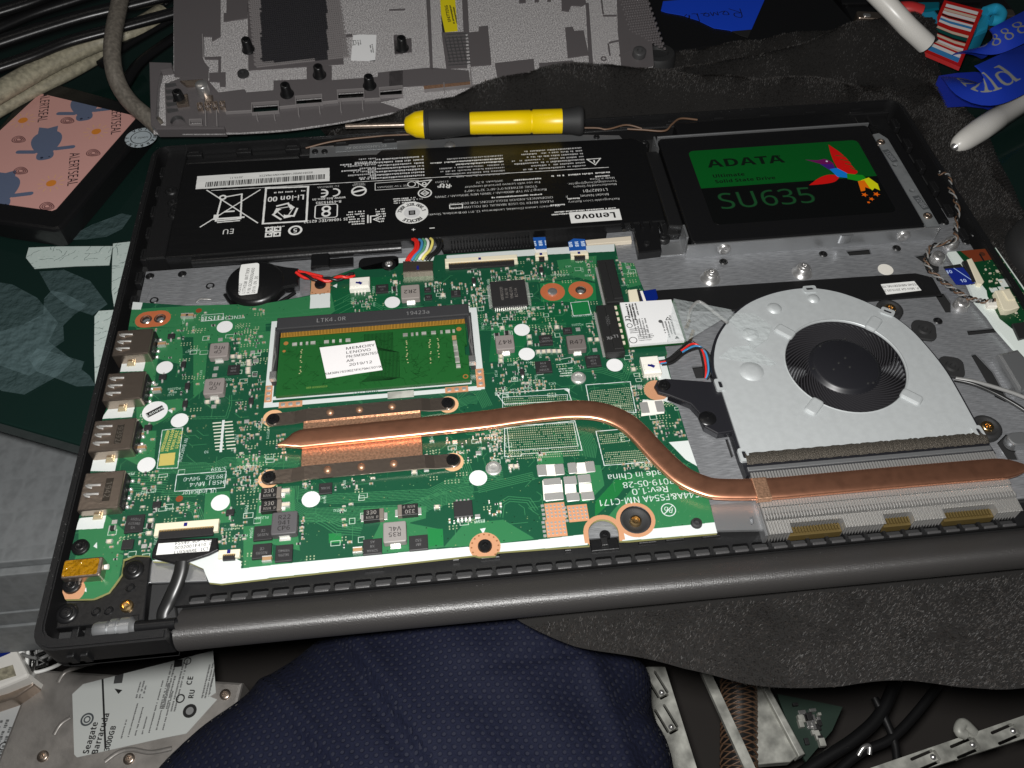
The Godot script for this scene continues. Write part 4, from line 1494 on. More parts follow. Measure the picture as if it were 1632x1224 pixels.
func board() -> void:
	B = thing("motherboard", "green motherboard with chips, sockets and white silkscreen", "circuit board", Vector3(40, -1.2, 0))
	var outline: PackedVector2Array = P([-60.3, -56.2, -38.2, -51.9, -8.8, -49.8, 5.8, -52, 9.3, -52.7, 9.1, -61.8, 17.5, -62, 25.5, -65.2, 43.7, -69.8, 64.7, -70.2, 134.8, -68.9, 134.5, -58, 140.6, -57, 141.1, -47.6, 141.8, -40.9, 144, -38, 144, -8, 143.3, -7.2, 142.9, 4.4, 139.4, 13.5, 142.7, 16.7, 143, 30, 143.7, 41.6, 144.6, 53.2, 144.3, 67.5, 115.7, 67.3, 112.5, 67])
	var n := Vector2(107.9, 63.6)
	for i in 13:
		outline.append(n + Vector2.from_angle(-PI * i / 12.0) * 4.9)
	outline.append(Vector2(102.8, 67.6))
	for p in [Vector2(73.3, 66.9), Vector2(72.5, 68.1), Vector2(67.3, 67.9), Vector2(65.9, 67.3), Vector2(-13.1, 68.9), Vector2(-16.8, 68.1), Vector2(-19.1, 63.2), Vector2(-23.7, 60.6), Vector2(-35.4, 58.9), Vector2(-36.6, 56.9), Vector2(-41.2, 56.2), Vector2(-44.7, 57.4), Vector2(-44.4, 62.6), Vector2(-47.3, 68.2), Vector2(-51.6, 69.9), Vector2(-60.2, 69.2), Vector2(-61.5, 66.8), Vector2(-62, 62), Vector2(-61.5, 20), Vector2(-61.6, 0.3), Vector2(-59.1, -20.9), Vector2(-59.5, -36)]:
		outline.append(p)
	var dark := Color(0.075, 0.285, 0.195)
	var green := Color(0.175, 0.425, 0.265)
	var trace := Color(0.2, 0.44, 0.29)
	var white := Color(0.79, 0.81, 0.80)
	var pt := Paint.new(-66, -76, 214, 154, 9.5, dark)
	# copper pours
	pt.poly(P([-65.4, -52.3, -53.6, -52.1, -30.9, -51.5, -8, -50, -6.9, -35.3, -13.4, -35.9, -21, -30.5, -28.6, -31.3, -32.5, -34.8, -38.3, -35.4, -40.7, -40.4, -61.6, -43.4]), green)
	pt.poly(P([-18.6, -50.5, -4.2, -50.3, 9, -52.2, 17.5, -53, 24.8, -53.1, 26, -50, 17.8, -41.4, -17.4, -37.8]), green)
	pt.poly(P([-56.7, -42.1, -40.1, -40.3, -37.5, -29.1, -36.5, -21.5, -46.1, -25.5, -45.3, -5.2, -48.5, 2, -49.5, 2.6]), green)
	pt.poly(P([-34.2, -35, -28.4, -34.4, -27.2, -8.9, -30.6, -5.1]), green)
	pt.poly(P([-45.3, -5.2, -35.5, -5.6, -31.9, -2.4, -39.7, 3.6, -47.5, 8.1, -49.5, 2.6]), green)
	pt.poly(P([-54, 6.6, -41.7, 7.9, -40.7, 19.4, -42.6, 24, -52.8, 17.4]), green)
	pt.poly(P([-21.7, 35.3, -13.7, 35.4, -11.6, 47.4, -21, 47.2]), green)
	pt.poly(P([-50.4, 52.6, -44.9, 55.9, -45.2, 68.4, -51.3, 70, -60.2, 69.2, -60, 50.2]), green)
	pt.poly(P([-61, 45.2, -53.2, 40.2, -45.8, 47.4, -45.1, 55.2, -48.9, 54.1, -60, 50.2]), green)
	pt.poly(P([17.4, -53.9, 33.3, -60, 45.7, -59.6, 45.3, -38.5, 32.7, -38.6, 20.2, -38.7]), Color(0.055, 0.31, 0.19))
	pt.poly(P([-17.3, -36.2, -4.6, -34.9, -4.9, -25.6, -9.8, -23.1, -16.1, -23.8]), green)
	pt.poly(P([109.4, -61.9, 126.1, -62.9, 123.1, -48.1, 109.7, -54.7]), green)
	pt.poly(P([100.9, -49.5, 114.1, -50.3, 123, -47.2, 122.1, -38, 112.2, -36.9, 100.2, -38.6]), Color(0.11, 0.42, 0.24))
	pt.poly(P([134, -62, 140.9, -55.9, 141.2, -44.4, 135.4, -43.3]), green)
	pt.poly(P([87.8, -36.6, 90.6, -40.4, 111.7, -38.2, 120.2, -37.3, 118, -23.8, 110.6, -26.1, 87.1, -29.4]), Color(0.055, 0.31, 0.19))
	pt.poly(P([79.9, -29.3, 88.8, -28.4, 93.4, -21.6, 87.5, -10.1, 77.2, -11.1]), Color(0.085, 0.36, 0.21))
	pt.poly(P([74.2, 55.7, 76.1, 55.5, 84.9, 62.8, 85.4, 63.5, 73.5, 63.9]), green)
	pt.poly(P([116, 43, 128.8, 42.2, 138.1, 49, 144.6, 53.2, 144.5, 63.6, 112.3, 64.3, 109.6, 58.6, 120, 48.5]), green)
	pt.poly(P([89.9, 30.6, 98.8, 30.8, 98.8, 36.1, 89.9, 35.9]), green)
	pt.poly(P([104.3, 37.4, 111.2, 38.1, 111.1, 46.2, 104.6, 51.9, 102.1, 51.6]), green)
	pt.poly(P([107, 52.1, 115.1, 44.4, 121, 43.6, 115.4, 50.2, 106.1, 57.6]), Color(0.1, 0.4, 0.2))
	pt.poly(P([-3.8, 35.7, 7.8, 36.6, 8.5, 45.6, 10.8, 60, 1.9, 56.8, -4.3, 49.7]), green)
	pt.poly(P([-7.9, 49.3, 1.7, 49.7, 2.3, 62.5, 9, 64.3, -6.6, 64.3]), green)
	pt.poly(P([30.1, 46.7, 51.6, 48, 51.1, 52.5, 45.3, 53.6, 56.2, 57.1, 56.4, 63.5, 31.2, 63.8, 36.4, 52.7, 30.2, 52.1]), green)
	pt.poly(P([56.4, 63.5, 63.6, 55.5, 75.8, 55.6, 75, 64.3, 66.1, 64]), green)
	pt.poly(P([51.5, 56.3, 56.4, 56.9, 56.4, 62.7, 51.8, 62.8]), Color(0.11, 0.45, 0.23))
	pt.poly(P([19.7, 54.8, 23.8, 55, 24, 58.5, 19.9, 58.3]), Color(0.11, 0.45, 0.23))
	# trace bundles
	for s in [
		[P([9.1, 35.8, 9.1, 42, 12.7, 44.9, 42.8, 46.8, 56.3, 43.2, 66.7, 41.8]), 10, 0.55], [P([9.7, 37.1, 21.5, 40.2, 52.6, 41.6, 59.3, 38.5, 65.8, 38.2]), 7, 0.6], [P([-12, 21.3, 9, 24.5]), 8, 0.55],
		[P([11.2, 46.5, 15.4, 47, 19.7, 49.8, 22.9, 52.5, 30.2, 53.9]), 4, 0.9], [P([20.7, 48.7, 27, 51.8, 30.7, 52.1]), 4, 0.7], [P([62.4, 23.7, 65.5, 27.4, 67.6, 36.8, 77.6, 36.5]), 6, 0.7], [P([65.3, 13.6, 68.4, 18.1, 79.3, 18.6]), 5, 0.7],
		[P([-39.1, 21.2, -20.4, 23.9, -16.7, 21.9, -3.4, 22.5]), 8, 0.6], [P([-50.4, 23.9, -34.4, 26.4]), 9, 0.9], [P([-36.1, 33.1, -25.7, 34.2, -22.9, 30.7]), 4, 0.7], [P([-27.8, 37.7, -23.1, 39.7, -20.5, 45.8]), 6, 0.6],
		[P([-29.5, 3.3, -18.1, 4.1, -17.3, -0.9, -17.7, -5.1]), 2, 0.8], [P([-18.1, -45.1, -0.2, -44.1, 15.3, -45.7, 24.8, -51.4]), 4, 2.2], [P([33.3, -47.2, 39.3, -42.4, 53.8, -41.7]), 3, 0.8],
		[P([75.1, -29, 83.9, -27.3, 94.1, -27.9, 108.3, -27.2]), 3, 0.8], [P([103.8, -2.5, 108.9, -6.3, 118.9, -3.8, 125.7, -0.2, 128.5, -5.8]), 4, 0.8], [P([69.7, -2.4, 74.4, 1.7, 76.6, 8.9]), 7, 0.6], [P([95.7, -53.6, 105.7, -53.4, 119.7, -54.6]), 5, 0.7],
		[P([105.1, 22.9, 110.1, 25, 111.1, 30.5, 109.8, 35]), 12, 0.55], [P([68.7, 41.8, 76.9, 40.4, 87.7, 38.6]), 5, 0.7], [P([104.6, 8.2, 108.4, 10.2, 109.6, 15.3]), 8, 0.55], [P([74.4, 54.3, 75.5, 48.9, 78.7, 47.1, 85.9, 48.5, 87.9, 52.9]), 3, 0.9],
		[P([127, -7.4, 129.1, -2.7, 133, -2.3]), 5, 0.7], [P([73.8, -34.7, 78.9, -29.3]), 3, 0.9], [P([63, 6.2, 68.7, 4, 72, 5]), 6, 0.6]]:
		bus(pt, s[0], s[1], s[2], 0.26, trace)
	var r := RandomNumberGenerator.new()
	r.seed = 21
	# short random tracks and vias
	for i in 420:
		var a := Vector2(r.randf_range(-60, 144), r.randf_range(-60, 66))
		var w := r.randi_range(0, 7) * PI / 4
		var b := a + Vector2.from_angle(w) * r.randf_range(1, 6)
		pt.path(PackedVector2Array([a, b, b + Vector2.from_angle(w + PI / 4) * r.randf_range(0.5, 4)]), 0.2, trace)
	for i in 1500:
		pt.disc(Vector2(r.randf_range(-60, 144), r.randf_range(-64, 68)), r.randf_range(0.12, 0.22), [Color(0.33, 0.5, 0.34), Color(0.04, 0.14, 0.09), Color(0.5, 0.52, 0.36)][r.randi_range(0, 2)])
	# small print next to the parts, sprinkled where the photograph has it
	var words := ["PC2214", "PR505", "QU10", "C1420", "PL2202", "PU801", "UC3", "PQ2203", "RPC4", "JP503", "DT52", "L12", "PC24", "H2.8", "PJ3504", "R441", "CL22", "PJ801"]
	for s in [[Vector2(-39.8, -46.7), Vector2(-6, -6.7), 46], [Vector2(-52.9, -40.1), Vector2(-30, 12.5), 26], [Vector2(-51.6, 24.6), Vector2(-30.2, 57.4), 44], [Vector2(-16.5, 23.5), Vector2(-0.8, 61.8), 34], [Vector2(-17.1, -33.8), Vector2(-5.9, -1), 24], [Vector2(23.5, -53.3), Vector2(77.7, -38.3), 40], [Vector2(72.4, -67.6), Vector2(97.6, -27.5), 46], [Vector2(99.3, -63), Vector2(123.7, -48), 22], [Vector2(79.4, -37.5), Vector2(119.5, -22), 38], [Vector2(77.3, -12.6), Vector2(102.6, 6), 52], [Vector2(127.3, -8.9), Vector2(132, 17.4), 22], [Vector2(-13.4, 6.1), Vector2(-1.8, 40.9), 40], [Vector2(51.8, 20.5), Vector2(77.4, 39.1), 30], [Vector2(57.2, 46.4), Vector2(75.7, 56.8), 14], [Vector2(113.5, 11.6), Vector2(141.8, 29.8), 36], [Vector2(74.4, 17.3), Vector2(80.2, 31.9), 22], [Vector2(116.9, 38), Vector2(128.3, 41.4), 10], [Vector2(10.6, 34.7), Vector2(34.8, 64.7), 26], [Vector2(134.2, -61.1), Vector2(138.7, -41.3), 16]]:
		for i in int(s[2] * 0.7):
			var q := Vector2(r.randf_range(s[0].x, s[1].x), r.randf_range(s[0].y, s[1].y))
			var kind := r.randi_range(0, 3)
			if kind == 0:
				pt.text(words[r.randi_range(0, words.size() - 1)], q, r.randf_range(0.75, 1.05), Color(0.75, 0.8, 0.75), 180 if r.randf() < 0.7 else 90)
			elif kind == 1:
				pt.frame(q.x, q.y, r.randf_range(1.6, 3), r.randf_range(1.2, 2.0), 0.2, Color(0.72, 0.77, 0.72))
			else:
				for k in r.randi_range(2, 5):
					pt.rect(q.x + k * 1.15, q.y, 0.45, r.randf_range(0.4, 0.6), Color(0.6, 0.64, 0.52))
					pt.rect(q.x + k * 1.15, q.y + 1.0, 0.45, r.randf_range(0.4, 0.6), Color(0.6, 0.64, 0.52))
	# white areas
	for p in [
		P([-59.1, -25.7, -50.5, -25.6, -50.6, -20, -59.9, -20.6]), P([-59.7, -5.3, -51, -4.4, -51.3, 1, -62.1, 0.7]), P([-61.6, -57.4, -56.4, -57.1, -56.5, -51.7, -61.3, -52.2]), P([-62.6, 17.3, -53.3, 16.9, -53.3, 23.6, -62.3, 22.5]), P([-61.5, 40.8, -53, 40.6, -53.2, 45.4, -62.2, 45]),
		P([9.4, -52.8, 17.2, -53.1, 17.4, -45.1, 9.5, -45.3]), P([-8.1, 64.9, -7.1, 64.3, 12, 64, 30.7, 64, 51.7, 63.9, 66.1, 64.2, 65.9, 67.6, -7.7, 68.6]), P([73.6, 64, 84.8, 64, 102.8, 63.5, 102.2, 67.4, 73.3, 67]), P([113.1, 63.9, 144.5, 63.6, 144.4, 67.6, 112.5, 67.1]),
		P([-36.3, 58.8, -21.7, 56.9, -14.6, 57.6, -7.5, 61.8, -7.3, 64.3, 0.9, 64.3, 1.2, 69.3, -13.1, 69.1, -17.9, 68.6, -19.7, 63.5, -24.3, 60.7]), P([43.2, -70.2, 59.8, -71.1, 58.9, -67, 43.3, -67.1]), P([64.5, -69.5, 134.7, -69.3, 133.9, -64.6, 107, -65.6, 93.1, -65.8, 64.3, -66.4]),
		P([139.7, -6.8, 142.7, -6.9, 142.8, 4.5, 138.3, 4.2]), P([136.2, 31.3, 143.4, 31.3, 144.1, 42.3, 140.4, 38.9]), P([130.8, 12.1, 137.8, 13.5, 137.3, 18.6, 129.1, 17.8]), P([137.8, 11.2, 143, 13.7, 142.6, 15.5, 137.4, 13.3])]:
		pt.poly(p, white)
	# frame round the memory slot
	for s in [[-4.9, -40, 3.0, 41.8], [72, -39.2, 2.6, 40.6], [-2, -40.2, 74, 3.6], [-2, -3.0, 72, 1.6], [-3.8, -0.2, 77, 2.0]]:
		pt.rect(s[0], s[1], s[2], s[3], white)
	pt.text("REVERSE TYPE 1", Vector2(31.5, -1.4), 0.9, dark, 180)
	# white discs
	for p in [Vector2(-22.8, -39.1), Vector2(-43, -20.9), Vector2(-34.2, 4.2), Vector2(-43, 22), Vector2(-16.3, 39.6), Vector2(41.8, -45.3), Vector2(91.1, -25.6), Vector2(91.6, -13.4), Vector2(123.5, -4.7), Vector2(13.5, 41.4), Vector2(69.3, 38.9)]:
		pt.disc(p, 3.05, Color(0.86, 0.86, 0.86))
		keep(p, 6.4, 6.4)
	var lo: Vector2 = Vector2(-43.5, -0.7)
	pt.disc(lo, 4.5, Color(0.86, 0.86, 0.86))
	keep(lo, 9.4, 9.4)
	keep(Vector2(-35.9, 15.9), 9, 17)
	keep(Vector2(-28.6, -44.1), 11, 5)
	pt.poly(G.rect(lo.x, lo.y, 6.2, 2.2, -0.55), Color(0.08, 0.08, 0.08))
	pt.text("Lenovo", lo, 1.3, white, -31, "b")
	pt.poly(P([-39, -0.7, -37.2, -1.6, -37.3, 0.8]), white)
	pt.poly(P([-55.1, 51.7, -54.2, 50.2, -53.7, 52.6]), white)
	pt.poly(P([-55.6, 66.7, -54.5, 65.9, -54.1, 67.5]), white)
	pt.poly(P([68.4, 58.1, 70.3, 58, 69.3, 60.1]), white)
	pt.poly(P([18.1, -56.8, 19.9, -57.9, 19.8, -55.5]), white)
	# bare copper
	var cu := Color(0.72, 0.53, 0.40)
	var red := Color(0.68, 0.38, 0.24)
	pt.poly(G.capsule(Vector2(-53.7, -46.1), Vector2(-48.4, -46.2), 4.2), red)
	pt.disc(Vector2(105.4, -44.3), 4.9, red)
	pt.disc(Vector2(116.7, -44.1), 4.9, red)
	pt.poly(P([9.5, -61.2, 17, -61.5, 17.3, -53.1, 9.4, -52.9]), cu)
	pt.disc(Vector2(69.5, 64.6), 5.0, cu)
	pt.poly(P([66.4, 64.3, 72.8, 64.1, 73, 68.2, 65.6, 68.2]), cu)
	pt.disc(Vector2(119.1, 60), 6.4, cu)
	pt.disc(n, 6.5, cu)
	pt.rect(n.x - 6.5, n.y, 13, 3.2, cu)
	pt.disc(Vector2(-58.7, 66.7), 4.0, cu)
	pt.disc(Vector2(136.6, 8.5), 4.6, cu)
	for p in [Vector2(-1.2, 6.7), Vector2(61, 7.1), Vector2(-0.9, 31.9), Vector2(61.2, 31.7)]:
		pt.disc(p, 3.7, Color(0.84, 0.66, 0.5))
	for c in [[Vector2(69.5, 64.6), 4.3], [Vector2(13.2, -57.2), 4.4]]:
		for i in 16:
			pt.disc(c[0] + Vector2.from_angle(TAU * i / 16.0) * c[1], 0.28, Color(0.5, 0.33, 0.2))
	for p in [Vector2(-30, 36.7), Vector2(136.9, 49.5), Vector2(-33.8, -48.8)]:
		pt.disc(p, 1.2, Color(0.5, 0.25, 0.14))
	# large lettering, all of it upside down to the viewer
	pt.text("FS44A&FS54A NM-C171", Vector2(125.8, 52.7), 2.3, white, 180, "s", 0.5, 1.05)
	pt.text("Rev:1.0", Vector2(126, 49.7), 2.3, white, 180, "s", 0.5, 1.2)
	pt.text("2019-05-28", Vector2(126, 46.8), 2.3, white, 180, "s", 0.5, 1.1)
	pt.text("Made in China", Vector2(123.5, 43.3), 2.3, white, 180, "s", 0.5, 1.05)
	pt.ring(Vector2(130.5, 57.5), 2.3, 0.3, white)
	pt.text("Pb", Vector2(130.5, 57.5), 1.9, white, 200)
	pt.line(Vector2(128.8, 58.9), Vector2(132.1, 56.1), 0.3, white)
	pt.text("VENDOR", Vector2(-20.1, -43.7), 1.7, white, 180)
	pt.frame(Vector2(-32.2, -42.7).x, Vector2(-28.7, -45.6).y - 0.6, 8.2, 3.2, 0.25, white)
	pt.text("HSB", Vector2(-28.6, -44.1), 2.3, white, 180, "r", 0.5, 1.1)
	pt.path(P([-32.1, 27.2, -15.6, 27.4, -15.5, 33.9, -32, 33.7]), 0.25, white, true)
	pt.text("HSB J  MV-4", Vector2(-21.5, 31.6), 1.6, white, 180)
	pt.text("E89382   94V-0", Vector2(-22.4, 29.3), 1.6, white, 180)
	pt.text("S:939", Vector2(-18.2, 26.3), 1.5, white, 180)
	pt.text("UL indicator", Vector2(-23.7, 34.8), 1.5, white, 180)
	# yellow serial print
	pt.poly(P([-39.7, 7.9, -32.7, 7.6, -32.2, 24.4, -39.2, 23.9]), green)
	pt.path(P([-39.7, 7.9, -32.7, 7.6, -32.2, 24.4, -39.2, 23.9]), 0.25, white, true)
	for i in 4:
		pt.text(["48000103001", "4019741A19T", "2109 VMGA", "16.2019-11"][i], Vector2(-35.7, 12.6) + Vector2((i - 1.5) * 1.6, 0), 1.1, Color(0.78, 0.72, 0.4), 97, "b")
	pt.poly(P([-39, 18, -33.8, 17.9, -33.6, 23, -38.8, 22.9]), Color(0.74, 0.68, 0.38))
	pt.text("NY BARCODE", Vector2(-31.4, 17.2), 1.2, white, 97)
	# comb of header pads
	for i in 9:
		var q: Vector2 = Vector2(-22.2, 6.7).lerp(Vector2(-20, 18.2), i / 8.0)
		pt.line(q, q + Vector2(2.6, 0), 0.5, Color(0.8, 0.8, 0.74))
		pt.line(q + Vector2(3.9, 0), q + Vector2(6.5, 0), 0.5, Color(0.8, 0.8, 0.74))
	pt.line(Vector2(-18.5, 6.1) + Vector2(-0.2, 0), Vector2(-18.3, 18.9), 0.9, white)
	pt.text("10", Vector2(-23.1, 18.8), 1.1, white, 180)
	pt.text("20", Vector2(-14, 18.8), 1.1, white, 180)
	pt.text("JRB1", Vector2(-13.3, 14.1), 1.1, white, 97)
	# outlines and ball grids of the parts that were never fitted
	for s in [
		[P([78.6, 4, 104.5, 4.4, 105.2, 9.9, 81.1, 9.1]), 0], [P([80.1, 19.5, 105.1, 18.9, 105.8, 31.4, 84.8, 30.9, 84.4, 31.7, 79, 31.2]), 0],
		[P([111.4, 3.4, 127.8, 3.6, 127.3, 17.6, 111.4, 14.3]), 0], [P([111.8, 24.1, 121.9, 24.2, 128, 38.5, 112.4, 38.4]), 0]]:
		pt.path(s[0], 0.3, white, true)
	pt.path(P([80.6, 5.8, 104.1, 7.1, 103.7, 9.8, 80.3, 10.6]), 0.22, white, true)
	pt.path(P([81, 18.6, 104.5, 19.5, 104.7, 29.7, 80.8, 29.1]), 0.22, white, true)
	pt.poly(P([103.2, 4.7, 105.3, 4.5, 105, 6.4]), white)
	for s in [[Vector2(81.3, 6.8), Vector2(103.3, 7.9), 31, 9, 0.95], [Vector2(81.1, 19.2), Vector2(104.3, 20), 33, 15, 0.95], [Vector2(112.4, 6.5), Vector2(126.7, 6.3), 22, 10, 0.85], [Vector2(112.2, 13.5), Vector2(126.5, 13.8), 22, 4, 0.85], [Vector2(112.8, 26.1), Vector2(121, 26), 13, 5, 0.85], [Vector2(113.2, 33.4), Vector2(127, 33.7), 23, 6, 0.85]]:
		var w: Vector2 = s[1] - s[0]
		for i in s[2]:
			for j in s[3]:
				if r.randf() < 0.96:
					pt.disc(s[0] + w * i / (s[2] - 1.0) + Vector2(0, j * s[4]), 0.22, Color(0.62, 0.64, 0.54))
	pt.path(P([111.7, -37.8, 118.7, -37.9, 118.8, -30.9, 111.8, -30.8]), 0.25, white, true)
	pt.poly(P([111.9, -37.5, 118.5, -37.5, 118.6, -31.2, 112, -31.2]), Color(0.09, 0.42, 0.22))
	pt.text("CNVIO MODUL", Vector2(115.1, -30.5), 0.9, white, 180)
	pt.path(P([102.1, -7, 107.9, -7.5, 108, -10.1, 103.6, -9.5]), 0.2, white)
	for i in 4:
		pt.scribble(Vector2(102.5, -5.2) + Vector2(0, i * 1.1), 6.5, 1, 1.0, Color(0.75, 0.78, 0.74), 300 + i, 0, 0.9)
	var m := mat("board_print", Color.WHITE, 0.36, 0.0, pt.tex())
	var g := G.new()
	g.area = pt.size()
	g.plate(G.ccw(outline), [G.circ(Vector2(119.1, 60).x, Vector2(119.1, 60).y, 5.1, 28), G.circ(Vector2(116.7, -44.1).x, Vector2(116.7, -44.1).y, 1.7, 16), G.circ(Vector2(-53.7, -46.1).x, Vector2(-53.7, -46.1).y, 1.6, 16), G.circ(Vector2(-48.4, -46.2).x, Vector2(-48.4, -46.2).y, 1.6, 16)], -0.02, 0.0)
	part("printed_face", g, m, B)
	g = G.new()
	var o := G.ccw(outline)
	g.wall(o, o, -1.2, -0.02)
	part("board_edge", g, M.board_edge, B)


func keep(at: Vector2, sx: float, sz: float) -> void:
	taken.append(Rect2(at - Vector2(sx, sz) / 2, Vector2(sx, sz)))


# a moulded chip; legs: 0 none, 2 on the long sides, 4 all round
func chip(called: String, at: Vector2, sx: float, sz: float, h: float, lines: Array, legs := 0, turn := 0.0, th := 0.9, ink := Color(0.45, 0.45, 0.45), back := Color(0.15, 0.147, 0.15), yaw := 0.0) -> MeshInstance3D:
	keep(at, sx + 1, sz + 1)
	var r := cell(sx, sz, back)
	var mid := r.position + r.size / 2
	for i in lines.size():
		var off := Vector2(0, (i - (lines.size() - 1) / 2.0) * th * 1.7).rotated(deg_to_rad(turn))
		atlas.text(lines[i], mid + off, th, ink, turn)
	var g := G.new()
	skin(g, r, -sx / 2, -sz / 2, sx, sz)
	g.prism(G.rect(0, 0, sx, sz), 0.12, h, minf(0.18, h * 0.2))
	var o := piece(called, g.mesh(), M.chip_print, B, v3(at, 0), yaw)
	if legs:
		g = G.new()
		var pitch := 0.8 if legs == 4 else 1.27
		for side in ([0, 1, 2, 3] if legs == 4 else [0, 2]):
			var b := Basis(Vector3(0, 1, 0), side * PI / 2)
			var half := (sz if side % 2 == 0 else sx) / 2
			var long := (sx if side % 2 == 0 else sz) - 0.8
			var c := maxi(1, int(long / pitch))
			for i in c:
				var x := (i - (c - 1) / 2.0) * pitch
				for q in [[0.0, h * 0.5, 0.35], [0.35, h * 0.3, 0.25], [0.6, 0.12, 0.7]]:
					var p: Vector3 = b * Vector3(x, 0, half + q[0] + q[2] / 2)
					g.box(p.x, q[1] - 0.06, p.z, pitch * 0.5 if side % 2 == 0 else q[2], 0.14, q[2] if side % 2 == 0 else pitch * 0.5)
		var l := MeshInstance3D.new()
		l.name = "pins"
		l.mesh = g.mesh()
		l.material_override = M.tin
		o.add_child(l, true)
	return o


func sub(o: Node3D, called: String, g: G, m: Material) -> void:
	var l := MeshInstance3D.new()
	l.name = unique(called, o)
	l.mesh = g.mesh()
	l.material_override = m
	o.add_child(l, true)


func coil(at: Vector2, s: float, h: float, lines: Array, turn: float, back: Color, dark := false) -> void:
	keep(at, s + 1, s + 3)
	var r := cell(s, s, back)
	for i in lines.size():
		var off := Vector2(0, (i - (lines.size() - 1) / 2.0) * 2.0).rotated(deg_to_rad(turn))
		atlas.text(lines[i], r.position + r.size / 2 + off, 1.5 if lines.size() > 1 else 1.9, Color(0.1, 0.09, 0.09), turn, "m", 0.5, 1.1)
	var g := G.new()
	skin(g, r, -s / 2, -s / 2, s, s)
	g.prism(G.rrect(0, 0, s, s, 0.6, 2), 0.2, h, 0.35)
	var o := piece("inductor", g.mesh(), M.ferrite_print, B, v3(at, 0))
	g = G.new()
	for e in [-1, 1]:
		g.box(0, 0, e * (s / 2 + 0.3), s * 0.45, 0.3, 1.4, 0.08)
		g.box(0, 0.1, e * (s / 2 + 0.05), s * 0.4, h * 0.55, 0.16)
	sub(o, "terminal", g, M.tin)


func cap330(at: Vector2, flip: bool) -> void:
	keep(at, 9, 5)
	var sx := 6.6
	var sz := 4.2
	var r := cell(sx, sz, Color(0.12, 0.115, 0.115))
	atlas.rect(r.end.x - 1.35, r.position.y - 0.2, 1.55, sz + 0.4, Color(0.44, 0.41, 0.38))
	atlas.text("330", r.position + Vector2(2.6, 1.3), 1.35, Color(0.62, 0.6, 0.58), 0, "m")
	atlas.text("d NSN", r.position + Vector2(2.9, 3.1), 0.95, Color(0.58, 0.56, 0.54), 180, "m")
	var g := G.new()
	skin(g, r, -sx / 2, -sz / 2, sx, sz)
	g.prism(G.rect(0, 0, sx, sz), 0.1, 2.0, 0.2)
	var o := piece("block_capacitor", g.mesh(), M.chip_print, B, v3(at, 0), PI if flip else 0.0)
	g = G.new()
	for e in [-1, 1]:
		g.box(e * (sx / 2 + 0.45), 0, 0, 1.1, 0.25, 2.6, 0.06)
		g.box(e * (sx / 2 + 0.04), 0.1, 0, 0.1, 1.0, 2.4)
	sub(o, "terminal", g, M.tin)


func little(called: String, at: Vector2, sx: float, sz: float, h: float, body: Material, ends := true, yaw := 0.0) -> void:
	keep(at, sx + 0.4, sz + 0.4)
	var g := G.new()
	g.box(0, 0, 0, sx * (0.6 if ends else 1.0), h, sz * 0.96, 0.08)
	var o := piece(called, g.mesh(), body, B, v3(at, 0.02), yaw)
	if ends:
		g = G.new()
		for e in [-1, 1]:
			g.box(e * sx * 0.4, 0, 0, sx * 0.2, h * 1.04, sz, 0.06)
		sub(o, "end_cap", g, M.tin)


func zif(called: String, a: Vector2, b: Vector2, depth: float, pins: int, blue := Color(0.12, 0.12, 0.5)) -> void:
	# a flat cable socket whose back runs from a to b
	var w := a.distance_to(b)
	var yaw := -(b - a).angle()
	var g := G.new()
	g.box(0, 0, 0, w, 1.5, depth * 0.6, 0.15)
	for e in [-1, 1]:
		g.box(e * (w / 2 - 0.7), 0, depth * 0.4, 1.4, 1.35, depth * 0.8, 0.15)
	var o := piece(called, g.mesh(), M.cream_plastic, B, v3((a + b) / 2, 0), yaw)
	keep((a + b) / 2 + Vector2(0, depth * 0.3), w + 1, depth * 1.8)
	g = G.new()
	for i in pins:
		g.box((i + 0.5 - pins / 2.0) * (w - 3.2) / pins, 1.1, depth * 0.36, (w - 3.2) / pins * 0.5, 0.12, 0.8)
	sub(o, "contacts", g, M.gold)
	g = G.new()
	g.box(0, 0.15, depth * 0.72, w - 2.9, 0.9, depth * 0.75, 0.12)
	sub(o, "latch", g, M.chip_black)
	g = G.new()
	g.box(-w * 0.02, 1.5, 0, 1.1, 0.03, 1.3)
	sub(o, "ink_mark", g, M.blue_ink)


